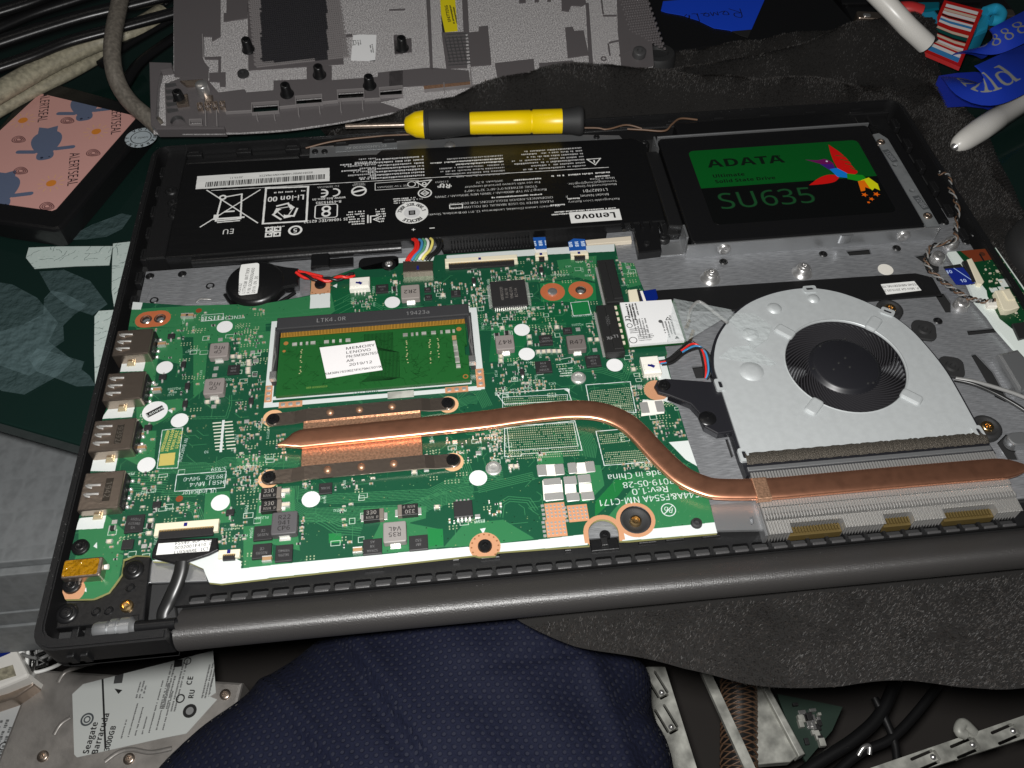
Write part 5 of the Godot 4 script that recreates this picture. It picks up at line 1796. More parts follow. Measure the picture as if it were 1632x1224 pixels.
func port(called: String, at: Vector2, sx: float, sz: float, h: float, stamp: String, turn: float, tongues: int) -> void:
	keep(at, sx + 1, sz + 1)
	var g := G.new()
	g.prism(G.rrect(0, 0, sx, sz, 0.5, 2), -2.0, h, 0.45)
	var o := piece(called, g.mesh(), M.shell_steel, B, v3(at, 0))
	g = G.new()
	for i in tongues:
		var z := (i - (tongues - 1) / 2.0) * 3.4
		g.tube([Vector3(-sx * 0.36, h + 0.1, z - 0.6), Vector3(-sx * 0.22, h + 0.55, z - 0.1), Vector3(-sx * 0.04, h + 0.1, z - 0.3)], 0.5, 6, 0.6)
		g.tube([Vector3(-sx * 0.4, h + 0.2, z - 0.5), Vector3(-sx * 0.32, h + 0.6, z + 0.6), Vector3(-sx * 0.24, h + 0.2, z + 0.7)], 0.42, 6, 0.6)
	sub(o, "spring_tongue", g, M.tin)
	g = G.new()
	for e in [-1, 1]:
		g.box(-sx * 0.08, 0, e * (sz / 2 + 0.7), 3.0, 0.5, 1.6, 0.2)
		g.box(-sx * 0.08, 0.5, e * (sz / 2 + 0.4), 2.2, 0.9, 0.9, 0.3)
	sub(o, "solder_lug", g, M.lug_brass)
	g = G.new()
	g.box(sx / 2 + 0.25, 0, 0, 0.7, h * 0.82, sz * 0.86, 0.15)
	sub(o, "plastic_back", g, M.black_plastic)
	g = G.new()
	for i in 4:
		g.lathe(P([0.75, 0, 0.6, 0.5, 0, 0.8]), Vector3(sx / 2 + 1.3, 0, (i - 1.5) * sz * 0.23), 10)
	sub(o, "solder_joint", g, M.tin)
	if stamp:
		var r := cell(sz * 0.6, 2.4, Color(0.30, 0.275, 0.25))
		atlas.text(stamp, r.position + r.size / 2, 1.9, Color(0.55, 0.52, 0.48), 0, "m")
		g = G.new()
		skin(g, r, -r.size.x / 2, -1.2, r.size.x, 2.4)
		g.t = Transform3D(Basis(Vector3(0, 1, 0), -PI / 2 if turn > 0 else PI / 2), Vector3(sx * 0.16, h, 0))
		g.prism(G.rect(0, 0, r.size.x, 2.4), 0.01, 0.03)
		sub(o, "stamp", g, M.stamp_print)


func board_parts() -> void:
	atlas = Paint.new(0, 0, 128, 128, 14, Color(0.12, 0.12, 0.12))
	for e in [["chip_print", 0.5, 0.0], ["ferrite_print", 0.55, 0.1], ["paper_print", 0.6, 0.0], ["stamp_print", 0.35, 0.7]]:
		mat(e[0], Color.WHITE, e[1], e[2])
	# sockets along the left side
	port("usb_socket", Vector2(-54.5, -30.5), 13.4, 12.4, 5.0, "", 0, 3)
	port("usb_socket", Vector2(-54.1, -9.6), 13.6, 12.6, 5.0, "", 0, 3)
	port("usb_socket", Vector2(-54.4, 12.9) + Vector2(0, -1.2), 14.4, 13.2, 5.0, "19392A", 1, 3)
	port("video_socket", Vector2(-54.9, 33.2) + Vector2(0.4, 0), 13.2, 14.6, 4.0, "1942", 1, 2)
	# power socket under amber tape
	var g := G.new()
	g.prism(G.rrect(0, 0, 12.0, 6.6, 0.8), -1.5, 3.6, 0.4)
	var o := piece("power_socket", g.mesh(), M.shell_steel, B, v3(Vector2(-55.4, 60.8), 0))
	keep(Vector2(-55.4, 60.8), 14, 9)
	g = G.new()
	g.prism(G.rrect(-0.4, -0.1, 10.6, 5.4, 0.6), 3.6, 3.85, 0.15)
	sub(o, "amber_tape", g, M.kapton)
	g = G.new()
	g.lathe(P([0, 0, 0.8, 0.1, 0.9, 1.2, 0, 1.3]), Vector3(6, 1.6, -0.5), 12, Basis(Vector3(0, 0, 1), Vector3(1, 0, 0), Vector3(0, 1, 0)))
	sub(o, "nozzle", g, M.white_plastic)
	for p in [Vector2(-58.9, 51.8), Vector2(-58.9, 64.9)]:
		g = G.new()
		g.lathe(P([2.8, 0, 2.7, 0.9, 2.0, 1.3, 0, 1.0]), v3(p, 0), 18)
		screw(g, p, 1.0, 1.7, 0.4)
		part("black_screw", g, M.smooth_black, B)

	# block capacitors
	cap330(Vector2(0.6, 38.7), false)
	cap330(Vector2(1, 43.6), false)
	cap330(Vector2(34.4, 50.4), false)
	cap330(Vector2(45.5, 49.7), true)
	# coils
	var pale := Color(0.53, 0.5, 0.49)
	coil(Vector2(-22.9, -25.2), 7.0, 2.8, ["CP", "HTG"], 190, pale)
	coil(Vector2(-22.8, -8), 7.2, 2.8, ["CP", "HTG"], 190, pale)
	coil(Vector2(49.2, -47.8), 7.4, 2.8, ["2R2"], 180, Color(0.56, 0.53, 0.51))
	coil(Vector2(83.8, -17.8), 7.0, 2.8, ["R47"], 180, pale)
	coil(Vector2(110.5, -15), 7.0, 2.8, ["R47"], 0, Color(0.43, 0.4, 0.39))
	coil(Vector2(5.9, 51), 8.2, 3.0, ["R22", "941", "CP6"], 0, Color(0.33, 0.325, 0.33))
	coil(Vector2(41.2, 57.8), 7.4, 2.8, ["R35", "V4L"], 180, Color(0.55, 0.53, 0.52))
	# chips
	chip("square_chip", Vector2(87.9, -44.1), 14, 14, 1.5, ["KB9022QD", "TL6U1B", "1942-E1A", "EC1-1A"], 4, -90, 1.1, Color(0.5, 0.48, 0.46))
	chip("flat_chip", Vector2(99.5, -18.9), 5, 5, 0.9, ["SL6208CT", "V8M1"], 0, 180)
	chip("power_transistor", Vector2(97, -5.9), 6, 5.4, 1.1, ["N3SDC", "6AU", "K94"], 0, 180)
	chip("power_transistor", Vector2(115.7, -6.8), 5.6, 5.4, 1.1, ["N3SDC", "4D1", "K96"], 0, 0)
	chip("flat_chip", Vector2(18.3, 38.1), 4.4, 4.2, 0.8, ["SC43L"], 0, 180, 0.8)
	chip("memory_chip", Vector2(63.5, 51), 6.2, 6, 1.6, [""], 2, 0)
	chip("power_transistor", Vector2(-1.1, 52.9), 6, 5.2, 1.1, ["N3S95", "CE"], 0, 180)
	chip("power_transistor", Vector2(-1, 59.4), 6, 5.2, 1.1, ["N3S95", "CE"], 0, 180)
	chip("power_transistor", Vector2(6, 60.8), 5.4, 5.8, 1.1, ["S6295", "YR94G"], 0, 180)
	chip("power_transistor", Vector2(33.9, 61.4), 6, 5.4, 1.1, ["52R4A", "X4", "AS"], 0, 180)
	chip("power_transistor", Vector2(48.5, 61.5), 6, 5.2, 1.1, ["8M", "S52"], 0, 180)
	chip("flat_chip", Vector2(-17.1, -16.6), 4.4, 4.4, 0.9, ["9M6", "6Y8"], 0, 180, 0.8)
	chip("flat_chip", Vector2(-43, 45.1), 5.8, 6.4, 0.9, ["V5", "0W377", "71D91"], 0, 190, 0.9)
	chip("flat_chip", Vector2(-44, 52.5), 3.6, 3.4, 0.9, [""])
	chip("flat_chip", Vector2(37.9, -52.5), 5, 4.4, 1.0, ["S1", "9H6A"], 0, 180)
	chip("small_chip", Vector2(56, -50.1), 2.7, 2.4, 0.9, ["DA"], 0, 180, 0.8)
	chip("small_chip", Vector2(56.1, -45.9), 2.9, 2.6, 0.9, ["DA"], 0, 180, 0.8)
	chip("flat_chip", Vector2(67, -46.9), 3.8, 3.4, 0.9, ["85", "8R"], 0, 180, 0.8)
	chip("small_chip", Vector2(108.3, -22.7), 3.4, 2.8, 1.1, ["105"], 0, 180, 0.9)
	for p in [Vector2(-42.4, -35.8), Vector2(-42.8, -15.9), Vector2(-44.6, 6.7), Vector2(-36.9, 38.6), Vector2(-12.5, 44.1)]:
		chip("small_transistor", p, 2.6, 2.2, 1.0, [""], 2)
	for p in [Vector2(-36, -21.1), Vector2(-33.2, -10.6), Vector2(-33, -2.5), Vector2(74.6, -53), Vector2(102.3, -56.4), Vector2(88.9, -4.4), Vector2(-9.5, -1.4)]:
		chip("small_transistor", p, 1.7, 2.8, 1.0, [""], 2)
	for p in [Vector2(81.2, -23.3), Vector2(85.1, -24.1), Vector2(-49.8, 46), Vector2(-37.9, 46.5), Vector2(42.8, -52.1)]:
		little("small_block", p, 2.2, 1.6, 1.1, M.chip_black)
	for p in [Vector2(-45.3, -31.9), Vector2(-43.9, -9.8), Vector2(-45.4, 15.3), Vector2(-38.5, -45.8), Vector2(-36.7, -45.6), Vector2(29.2, 62.1), Vector2(0.8, 62.3)]:
		little("ceramic_capacitor", p, 2.0, 3.0, 1.3, M.ceramic_brown, true, PI / 2)
	for p in [Vector2(-50, 50.7), Vector2(-37.8, 49), Vector2(-37.9, 44.3), Vector2(-11.7, -18.9), Vector2(-11.7, -15.2), Vector2(-18, -23.3), Vector2(-15.6, -22.9), Vector2(129.9, -1.6), Vector2(83.6, -27), Vector2(81.8, -12.9), Vector2(81.6, -10.8), Vector2(93.4, -21.6), Vector2(93.3, -18.5), Vector2(104.5, -25.2), Vector2(116.2, -17.7), Vector2(118.8, -17.4), Vector2(43.2, -55.9), Vector2(61.9, -46.7), Vector2(50.2, -45), Vector2(55, 48.9), Vector2(48, 34.7), Vector2(-11.9, -20.3), Vector2(-11.8, -16.6), Vector2(80.8, 35.7), Vector2(82.5, 35.9), Vector2(-25.1, -2.7), Vector2(-21.5, -2.4), Vector2(96, -13.7), Vector2(98, -13.6), Vector2(99.9, -13.6), Vector2(101.9, -13.4), Vector2(103.8, -13.2)]:
		little("ceramic_capacitor", p, 2.0, 1.2, 0.9, M.ceramic_pale)
	for p in [Vector2(4.9, 37.9), Vector2(5.2, 43.2)]:
		little("ceramic_capacitor", p, 1.8, 3.4, 1.2, M.ceramic_pale, true, PI / 2)
	# tiny brown and white links between the silkscreen frames
	for p in [Vector2(-23.7, -32.5), Vector2(-23.8, -18.3), Vector2(-24, -15.1), Vector2(-22.7, -0.6), Vector2(-9.2, -20.3), Vector2(-9.3, -13.7), Vector2(-10.4, 7.3), Vector2(-10.9, -24.8), Vector2(-38.8, 53.4), Vector2(-49.8, 43.5), Vector2(-9.5, -20.4), Vector2(-9.2, -13.6), Vector2(112.5, -23.5), Vector2(117.3, -12.6), Vector2(137.8, -54.6), Vector2(62.4, 23.7), Vector2(70.1, 29), Vector2(68, 53.6), Vector2(52.1, 33.9), Vector2(130.7, 6.7)]:
		little("solder_link", p, 1.7, 1.5, 0.35, M.tin, false)
	# solder lands left empty
	for s in [[Vector2(91, 38.2), 3.2, 4.6], [Vector2(97, 38.5), 3.2, 4.4], [Vector2(101.4, 38.4), 3.0, 4.4], [Vector2(107.5, 38.5), 3.2, 4.4], [Vector2(93.9, 43.1), 6, 2.8], [Vector2(93.8, 48.8), 6.4, 3.0], [Vector2(100, 43.2), 4.4, 3.4], [Vector2(104.8, 43), 4.4, 3.4], [Vector2(100, 49.6), 4.4, 3.2], [Vector2(104.9, 49.7), 4.4, 3.2], [Vector2(130.7, 15.9), 3.0, 5.0], [Vector2(136.2, 15.9), 3.0, 5.0]]:
		g = G.new()
		g.prism(G.rrect(s[0].x, s[0].y, s[1], s[2], 0.4), 0.03, 0.28, 0.15)
		part("solder_land", g, M.tin, B)
		keep(s[0], s[1], s[2])
	for s in [[Vector2(93.5, 54.2), 0], [Vector2(93, 60.4), 0], [Vector2(100.8, 55.7), 0]]:
		g = G.new()
		g.box(s[0].x, 0.02, s[0].y, 6.6, 0.08, 6.2)
		var pad := part("copper_land", g, M.pad_copper, B)
		keep(s[0], 8, 8)
		g = G.new()
		for i in 5:
			for j in 4:
				g.prism(G.circ(s[0].x - 2.6 + i * 1.3, s[0].y - 2.0 + j * 1.3, 0.42, 8), 0.1, 0.2)
		for i in 4:
			g.box(s[0].x - 4.0, 0.02, s[0].y - 2.4 + i * 1.6, 1.0, 0.2, 0.8)
		part("solder_dots", g, M.tin, pad)
	for s in [P([92.4, 36, 95.9, 36.2, 95.6, 40.8, 92, 40.5]), P([103.2, 36.4, 106.5, 36.5, 106, 40.9, 102.5, 40.8]), P([90.7, 42.2, 97.2, 42.6, 96.9, 49.7, 90.2, 49.8]), P([97.9, 44.8, 101.6, 45, 101.4, 48.4, 97.6, 48.3]), P([102.7, 44.7, 106.9, 44.9, 106.8, 48.4, 102.4, 48.3]), P([130.4, 13, 138.1, 12.9, 137.2, 19, 128.8, 19.4])]:
		g = G.new()
		g.prism(s, 0.01, 0.06)
		part("white_mark", g, M.white_plastic, B)

	# copper ringed holes with screws
	for p in [Vector2(-53.7, -46.1), Vector2(-48.4, -46.2)]:
		g = G.new()
		g.lathe(P([2.3, 0.02, 2.0, 0.3, 1.7, 0.2, 1.6, -1.2]), v3(p, 0), 20)
		part("hole_sleeve", g, M.shell_steel, B)
		keep(p, 9, 9)
	g = G.new()
	g.lathe(P([2.0, 0, 1.9, 0.6, 1.2, 0.9, 0, 0.7]), v3(Vector2(105.3, -44.1), 0), 18)
	part("pan_screw", g, M.bright_steel, B)
	g = G.new()
	g.lathe(P([2.2, 0.03, 1.9, 0.25, 1.6, 0.1, 1.5, -1.2]), v3(Vector2(116.7, -44.1), 0), 18)
	part("hole_sleeve", g, M.shell_steel, B)
	keep(Vector2(105.3, -44.1), 11, 11)
	keep(Vector2(116.7, -44.1), 11, 11)
	for p in [Vector2(13.2, -57.8), Vector2(69.5, 64.6)]:
		g = G.new()
		screw(g, p, 0.03, 2.3, 1.2)
		part("black_screw", g, M.smooth_black, B)
		keep(p, 10, 10)
	for p in [Vector2(109.2, 0.1), Vector2(109, 0.1), Vector2(74.8, 35.8)]:
		if p == Vector2(109, 0.1):
			continue
		g = G.new()
		g.lathe(P([2.8, 0.0, 2.7, 0.5, 2.2, 0.7, 2.0, 1.3, 1.3, 1.4, 1.1, 0.9, 0, 0.8]), v3(p, 0), 22)
		part("solder_nut", g, M.tin, B)
		keep(p, 7, 7)
	# big ringed hole with the brass standoff
	g = G.new()
	g.lathe(P([5.6, -1.3, 5.0, -0.5, 4.2, -0.4, 3.6, -1.0, 2.0, -1.1]), v3(Vector2(119.1, 60), 0), 24)
	var hole := part("round_collar", g, M.matt_black, B)
	g = G.new()
	g.lathe(P([2.0, -1.3, 1.9, 0.0, 1.3, 0.1, 1.1, -0.8, 0, -0.9]), v3(Vector2(119.1, 60.2), 0), 20)
	part("brass_standoff", g, M.brass, hole)
	keep(Vector2(119.1, 60), 14, 14)
	g = G.new()
	screw(g, Vector2(108.6, 63.4), -2.4, 1.8, 0.8)
	g.box(108, -5, 66.5, 9, 2.4, 4, 0.3)
	part("notch_screw", g, M.smooth_black, B)
	g = G.new()
	g.lathe(P([1.9, 0, 1.7, 1.0, 1.1, 1.2, 0.9, 0.4, 0, 0.3]), v3(Vector2(138.4, 63.5), 0), 16)
	part("locating_pin", g, M.matt_black, B)

	# battery plug
	g = G.new()
	g.prism(P([46.7, -65, 58.8, -63.7, 58.5, -58.3, 46.6, -58.6]), 0, 3.0, 0.3)
	o = part("battery_socket", g, M.shell_steel, B)
	g = G.new()
	for i in 8:
		var q: Vector2 = Vector2(47.7, -60.3).lerp(Vector2(57.5, -60.3), i / 7.0)
		g.box(q.x, 0, q.y, 0.55, 0.8, 2.2, 0.1)
	part("contacts", g, M.tin, o)
	g = G.new()
	g.box(Vector2(52.6, -60.5).x, 3.0, Vector2(52.6, -60.5).y, 0.9, 0.04, 2.2)
	part("ink_mark", g, M.blue_ink, o)
	keep(Vector2(52.4, -63), 15, 8)
	# flat cable sockets
	zif("keyboard_socket", Vector2(63.7, -64.9), Vector2(93.3, -64.4), 4.0, 44)
	zif("ribbon_socket", Vector2(100.7, -64.7), Vector2(105.8, -64.7), 3.0, 8)
	zif("ribbon_socket", Vector2(115.3, -63.9), Vector2(122.6, -63.6), 3.0, 10)
	zif("screen_socket", Vector2(-35.9, 47.4), Vector2(-15.6, 47.7), 4.0, 34)
	# white sockets
	for s in [["coin_cell_socket", Vector2(29.2, -55), 8.0, 6.0], ["fan_socket", Vector2(136.2, -1.5), 6.6, 8.0]]:
		g = G.new()
		g.box(0, 0, 0, s[2], 2.6, s[3], 0.3)
		g.box(0, 2.6, s[3] * 0.2, s[2] * 0.9, 0.6, s[3] * 0.4, 0.2)
		o = piece(s[0], g.mesh(), M.white_plastic, B, v3(s[1], 0))
		keep(s[1], s[2] + 2, s[3] + 2)
		g = G.new()
		g.box(0.3, 3.2, s[3] * 0.15, 1.6, 0.05, 1.2, 0, 0.6)
		g.box(-0.8, 3.2, s[3] * 0.1, 1.2, 0.05, 0.9, 0, 0.3)
		sub(o, "ink_mark", g, M.blue_ink)
		g = G.new()
		for i in 4:
			g.box((i - 1.5) * 1.3, 0, s[3] * 0.5 + 0.6, 0.5, 0.5, 1.4)
		sub(o, "contacts", g, M.tin)
	zif("small_white_socket", Vector2(-14.5, 58.7), Vector2(-7.8, 58.9), 2.4, 6)
	# slots for cards
	for s in [["card_slot", Vector2(128.5, -45), 6.8, 23.6, ""], ["card_slot", Vector2(124.2, -20), 7.0, 24.4, "19431"]]:
		var r := cell(s[2], s[3], Color(0.125, 0.125, 0.125))
		if s[4]:
			atlas.text(s[4], r.position + Vector2(s[2] * 0.45, 8.5), 1.2, Color(0.4, 0.4, 0.4), 90, "m")
			atlas.text("LLTK", r.position + Vector2(s[2] * 0.5, 17), 1.4, Color(0.5, 0.5, 0.5), 180, "b")
		g = G.new()
		skin(g, r, -s[2] / 2, -s[3] / 2, s[2], s[3])
		g.box(0, 0, 0, s[2], 3.4, s[3], 0.3)
		g.box(s[2] * 0.2, 3.4, 0, s[2] * 0.5, 0.7, s[3] * 0.9, 0.25)
		o = piece(s[0], g.mesh(), M.chip_print, B, v3(s[1], 0))
		keep(s[1], s[2] + 3, s[3] + 2)
		g = G.new()
		for i in 34:
			g.box(-s[2] / 2 - 0.4, 0, (i - 16.5) * s[3] * 0.92 / 34, 1.0, 0.4, 0.36)
		sub(o, "contacts", g, M.tin)
	g = G.new()
	g.prism(P([135, -40.9, 138.6, -41.2, 138.5, -34.1, 134.5, -34.2]), 0, 1.4, 0.2)
	o = part("ribbon_socket", g, M.cream_plastic, B)
	g = G.new()
	g.prism(P([138.7, -41, 139.8, -41, 139.8, -34.3, 138.6, -34]), 0, 1.1, 0.2)
	part("latch", g, M.chip_black, o)
	keep(Vector2(137, -38.5), 9, 12)

	# memory slot
	g = G.new()
	g.box(34.9, 0, -34.2, 73, 4.9, 5.8, 0.4)
	g.box(34.9, 0, -30.4, 70, 3.4, 3.0, 0.3)
	for e in [-1.6, 71.2]:
		g.box(e, 0, -21, 1.8, 3.2, 26, 0.3)
	var r := cell(73, 5.8, Color(0.2, 0.2, 0.21))
	atlas.text("LTK4.0R", r.position + Vector2(20.5, 3.0), 1.9, Color(0.52, 0.52, 0.52), 0, "m")
	atlas.text("19423a", r.position + Vector2(53.5, 2.9), 1.8, Color(0.5, 0.5, 0.5), 0, "m")
	o = part("memory_slot", g, M.slot_grey, B)
	g = G.new()
	skin(g, r, -1.6, -37.1, 73, 5.8)
	g.box(34.9, 4.88, -34.2, 72, 0.05, 4.8)
	part("printed_top", g, M.chip_print, o)
	keep(Vector2(35, -18), 82, 46)
	for e in [0, 1]:
		g = G.new()
		var x := -1.9 if e == 0 else 71.4
		g.box(x, 3.2, -19.5, 0.5, 1.2, 23, 0.15)
		g.box(x + (0.5 if e == 0 else -0.5), 3.0, -9.2, 2.4, 2.0, 3.4, 0.3)
		g.tube([Vector3(x, 3.6, -24), Vector3(x + (0.9 if e == 0 else -0.9), 4.6, -18), Vector3(x, 4.0, -12)], 0.35, 6)
		part("latch_arm", g, M.bright_steel, o)
	for s in [[Vector2(2.6, -40.1), 8.4, 2.2], [Vector2(66.4, -38.9), 8.4, 2.2], [Vector2(-3.6, -4.4), 2.6, 7.6], [Vector2(4.6, 1.2), 8.4, 2.6], [Vector2(64.4, 0.7), 8.4, 2.6], [Vector2(73.3, -3.8), 3.0, 8.6]]:
		g = G.new()
		g.box(s[0].x, 0.02, s[0].y, s[1], 0.12, s[2])
		var pad := part("copper_land", g, M.pad_copper, B)
		g = G.new()
		var along := Vector2(1, 0) if s[1] > s[2] else Vector2(0, 1)
		for i in 3:
			var c: Vector2 = s[0] + along * (i - 1) * maxf(s[1], s[2]) * 0.32
			g.rbox(c.x, 0.1, c.y, 1.6, 0.3, 1.4, 0.5, 0.15)
		part("solder_dots", g, M.tin, pad)
	for p in [Vector2(44.1, 0.9), Vector2(35, -38.7)]:
		g = G.new()
		g.box(p.x, 0.02, p.y, 9.5, 0.3, 3.0, 0.1)
		part("sticky_pad", g, M.rack_grey, B)

	specks()


# the hundreds of resistors and capacitors that are smaller than a grain of rice
func specks() -> void:
	var r := RandomNumberGenerator.new()
	r.seed = 33
	var bodies := G.new()
	var ends := G.new()
	for s in [[Vector2(-39.4, -48.3), Vector2(-7.3, -32.2), 16], [Vector2(-54.1, -40.2), Vector2(-36.9, -24.5), 16], [Vector2(-48.1, -19.8), Vector2(-28.9, 12.6), 30], [Vector2(-20.2, -33.5), Vector2(-5.4, -6.7), 44], [Vector2(-13.7, -0.5), Vector2(-3.8, 15.3), 26], [Vector2(-51, 23.9), Vector2(-37.2, 42.6), 44], [Vector2(-50.7, 36.8), Vector2(-30.2, 57.4), 46], [Vector2(-30.2, 38.9), Vector2(-21, 47.2), 16], [Vector2(-16.3, 25.1), Vector2(-2.4, 35.8), 40], [Vector2(-16.1, 40.4), Vector2(-6.9, 58.4), 34], [Vector2(-17.1, -34.6), Vector2(-7.4, -21.3), 26], [Vector2(-16, -22.2), Vector2(-6.2, 2.4), 30], [Vector2(26, -53), Vector2(33.3, -41.4), 26], [Vector2(40.8, -60.1), Vector2(45.5, -49.2), 16], [Vector2(53, -54.4), Vector2(78.3, -37.5), 66], [Vector2(72.9, -65.8), Vector2(78.1, -29.5), 50], [Vector2(81.1, -64.9), Vector2(100.6, -52.2), 52], [Vector2(78.7, -35.9), Vector2(97.6, -27.5), 40], [Vector2(98.6, -62.1), Vector2(107.7, -49.7), 26], [Vector2(120.9, -62.5), Vector2(124.3, -47.9), 26], [Vector2(133.9, -59.3), Vector2(135.2, -42.5), 30], [Vector2(97.7, -38), Vector2(110.3, -32.6), 20], [Vector2(94.1, -27.9), Vector2(107.7, -14), 30], [Vector2(93.4, -11.7), Vector2(105.7, -8.1), 12], [Vector2(77.1, -10.4), Vector2(91.5, 4.8), 44], [Vector2(87.6, -0.5), Vector2(97, 5.4), 40], [Vector2(106, -10.4), Vector2(115.5, 3.1), 20], [Vector2(116.7, -27.1), Vector2(119.8, -12.7), 20], [Vector2(119.5, -11.2), Vector2(128.7, -7.2), 16], [Vector2(128.9, -11), Vector2(132.2, -1), 18], [Vector2(128, 5.8), Vector2(129.3, 17.1), 18], [Vector2(-13.4, 6.8), Vector2(-3.8, 21.5), 40], [Vector2(-12, 22), Vector2(-3.8, 35.7), 44], [Vector2(0.1, 13.8), Vector2(4.7, 25), 20], [Vector2(10.6, 34.7), Vector2(34.9, 38.5), 26], [Vector2(9.1, 47.5), Vector2(11.7, 57.8), 20], [Vector2(51.8, 21.2), Vector2(77.4, 31.3), 36], [Vector2(75.5, 14.7), Vector2(78.1, 31.3), 20], [Vector2(58.8, 47.2), Vector2(60.4, 56.4), 8], [Vector2(71.5, 48.5), Vector2(76, 53.8), 16], [Vector2(23.7, 43.6), Vector2(27.1, 61.6), 8], [Vector2(74.4, 18.1), Vector2(78.9, 31.8), 34], [Vector2(79.6, 31.1), Vector2(84, 38.3), 14], [Vector2(131.7, 21.7), Vector2(137.1, 30.1), 34], [Vector2(139, 21.6), Vector2(141.8, 29.8), 14], [Vector2(118.2, 38.1), Vector2(128.3, 41.4), 22], [Vector2(90.5, 30.7), Vector2(92.5, 35.4), 8]]:
		for i in s[2]:
			var q := Vector2(r.randf_range(s[0].x, s[1].x), r.randf_range(s[0].y, s[1].y))
			var free := true
			for k: Rect2 in taken:
				if k.grow(0.4).has_point(q):
					free = false
					break
			if not free:
				continue
			taken.append(Rect2(q - Vector2(0.7, 0.5), Vector2(1.4, 1.0)))
			var yaw := 0.0 if r.randf() < 0.5 else PI / 2
			var big := r.randf_range(0.8, 1.35)
			bodies.col = [Color(0.02, 0.02, 0.02), Color(0.33, 0.22, 0.12), Color(0.5, 0.44, 0.35), Color(0.42, 0.3, 0.18)][r.randi_range(0, 3)]
			bodies.box(q.x, 0.02, q.y, 0.62 * big, 0.42 * big, 0.5 * big, 0, yaw)
			for e in [-1, 1]:
				var c := q + Vector2(e * 0.46 * big, 0).rotated(yaw)
				ends.box(c.x, 0.02, c.y, 0.34 * big, 0.44 * big, 0.54 * big, 0.05, yaw)
	var m := mat("speck_body", Color.WHITE, 0.45)
	m.vertex_color_use_as_albedo = true
	var o := part("tiny_resistors", bodies, m, B)
	tag(o, "", "", "", "stuff")
	part("tiny_solder_ends", ends, M.tin, o)


func finish_board() -> void:
	for k in ["chip_print", "ferrite_print", "paper_print", "stamp_print"]:
		M[k].albedo_texture = atlas_texture()
		M[k].texture_repeat = false


var atlas_made: ImageTexture


func atlas_texture() -> ImageTexture:
	if atlas_made == null:
		atlas_made = atlas.tex()
	return atlas_made



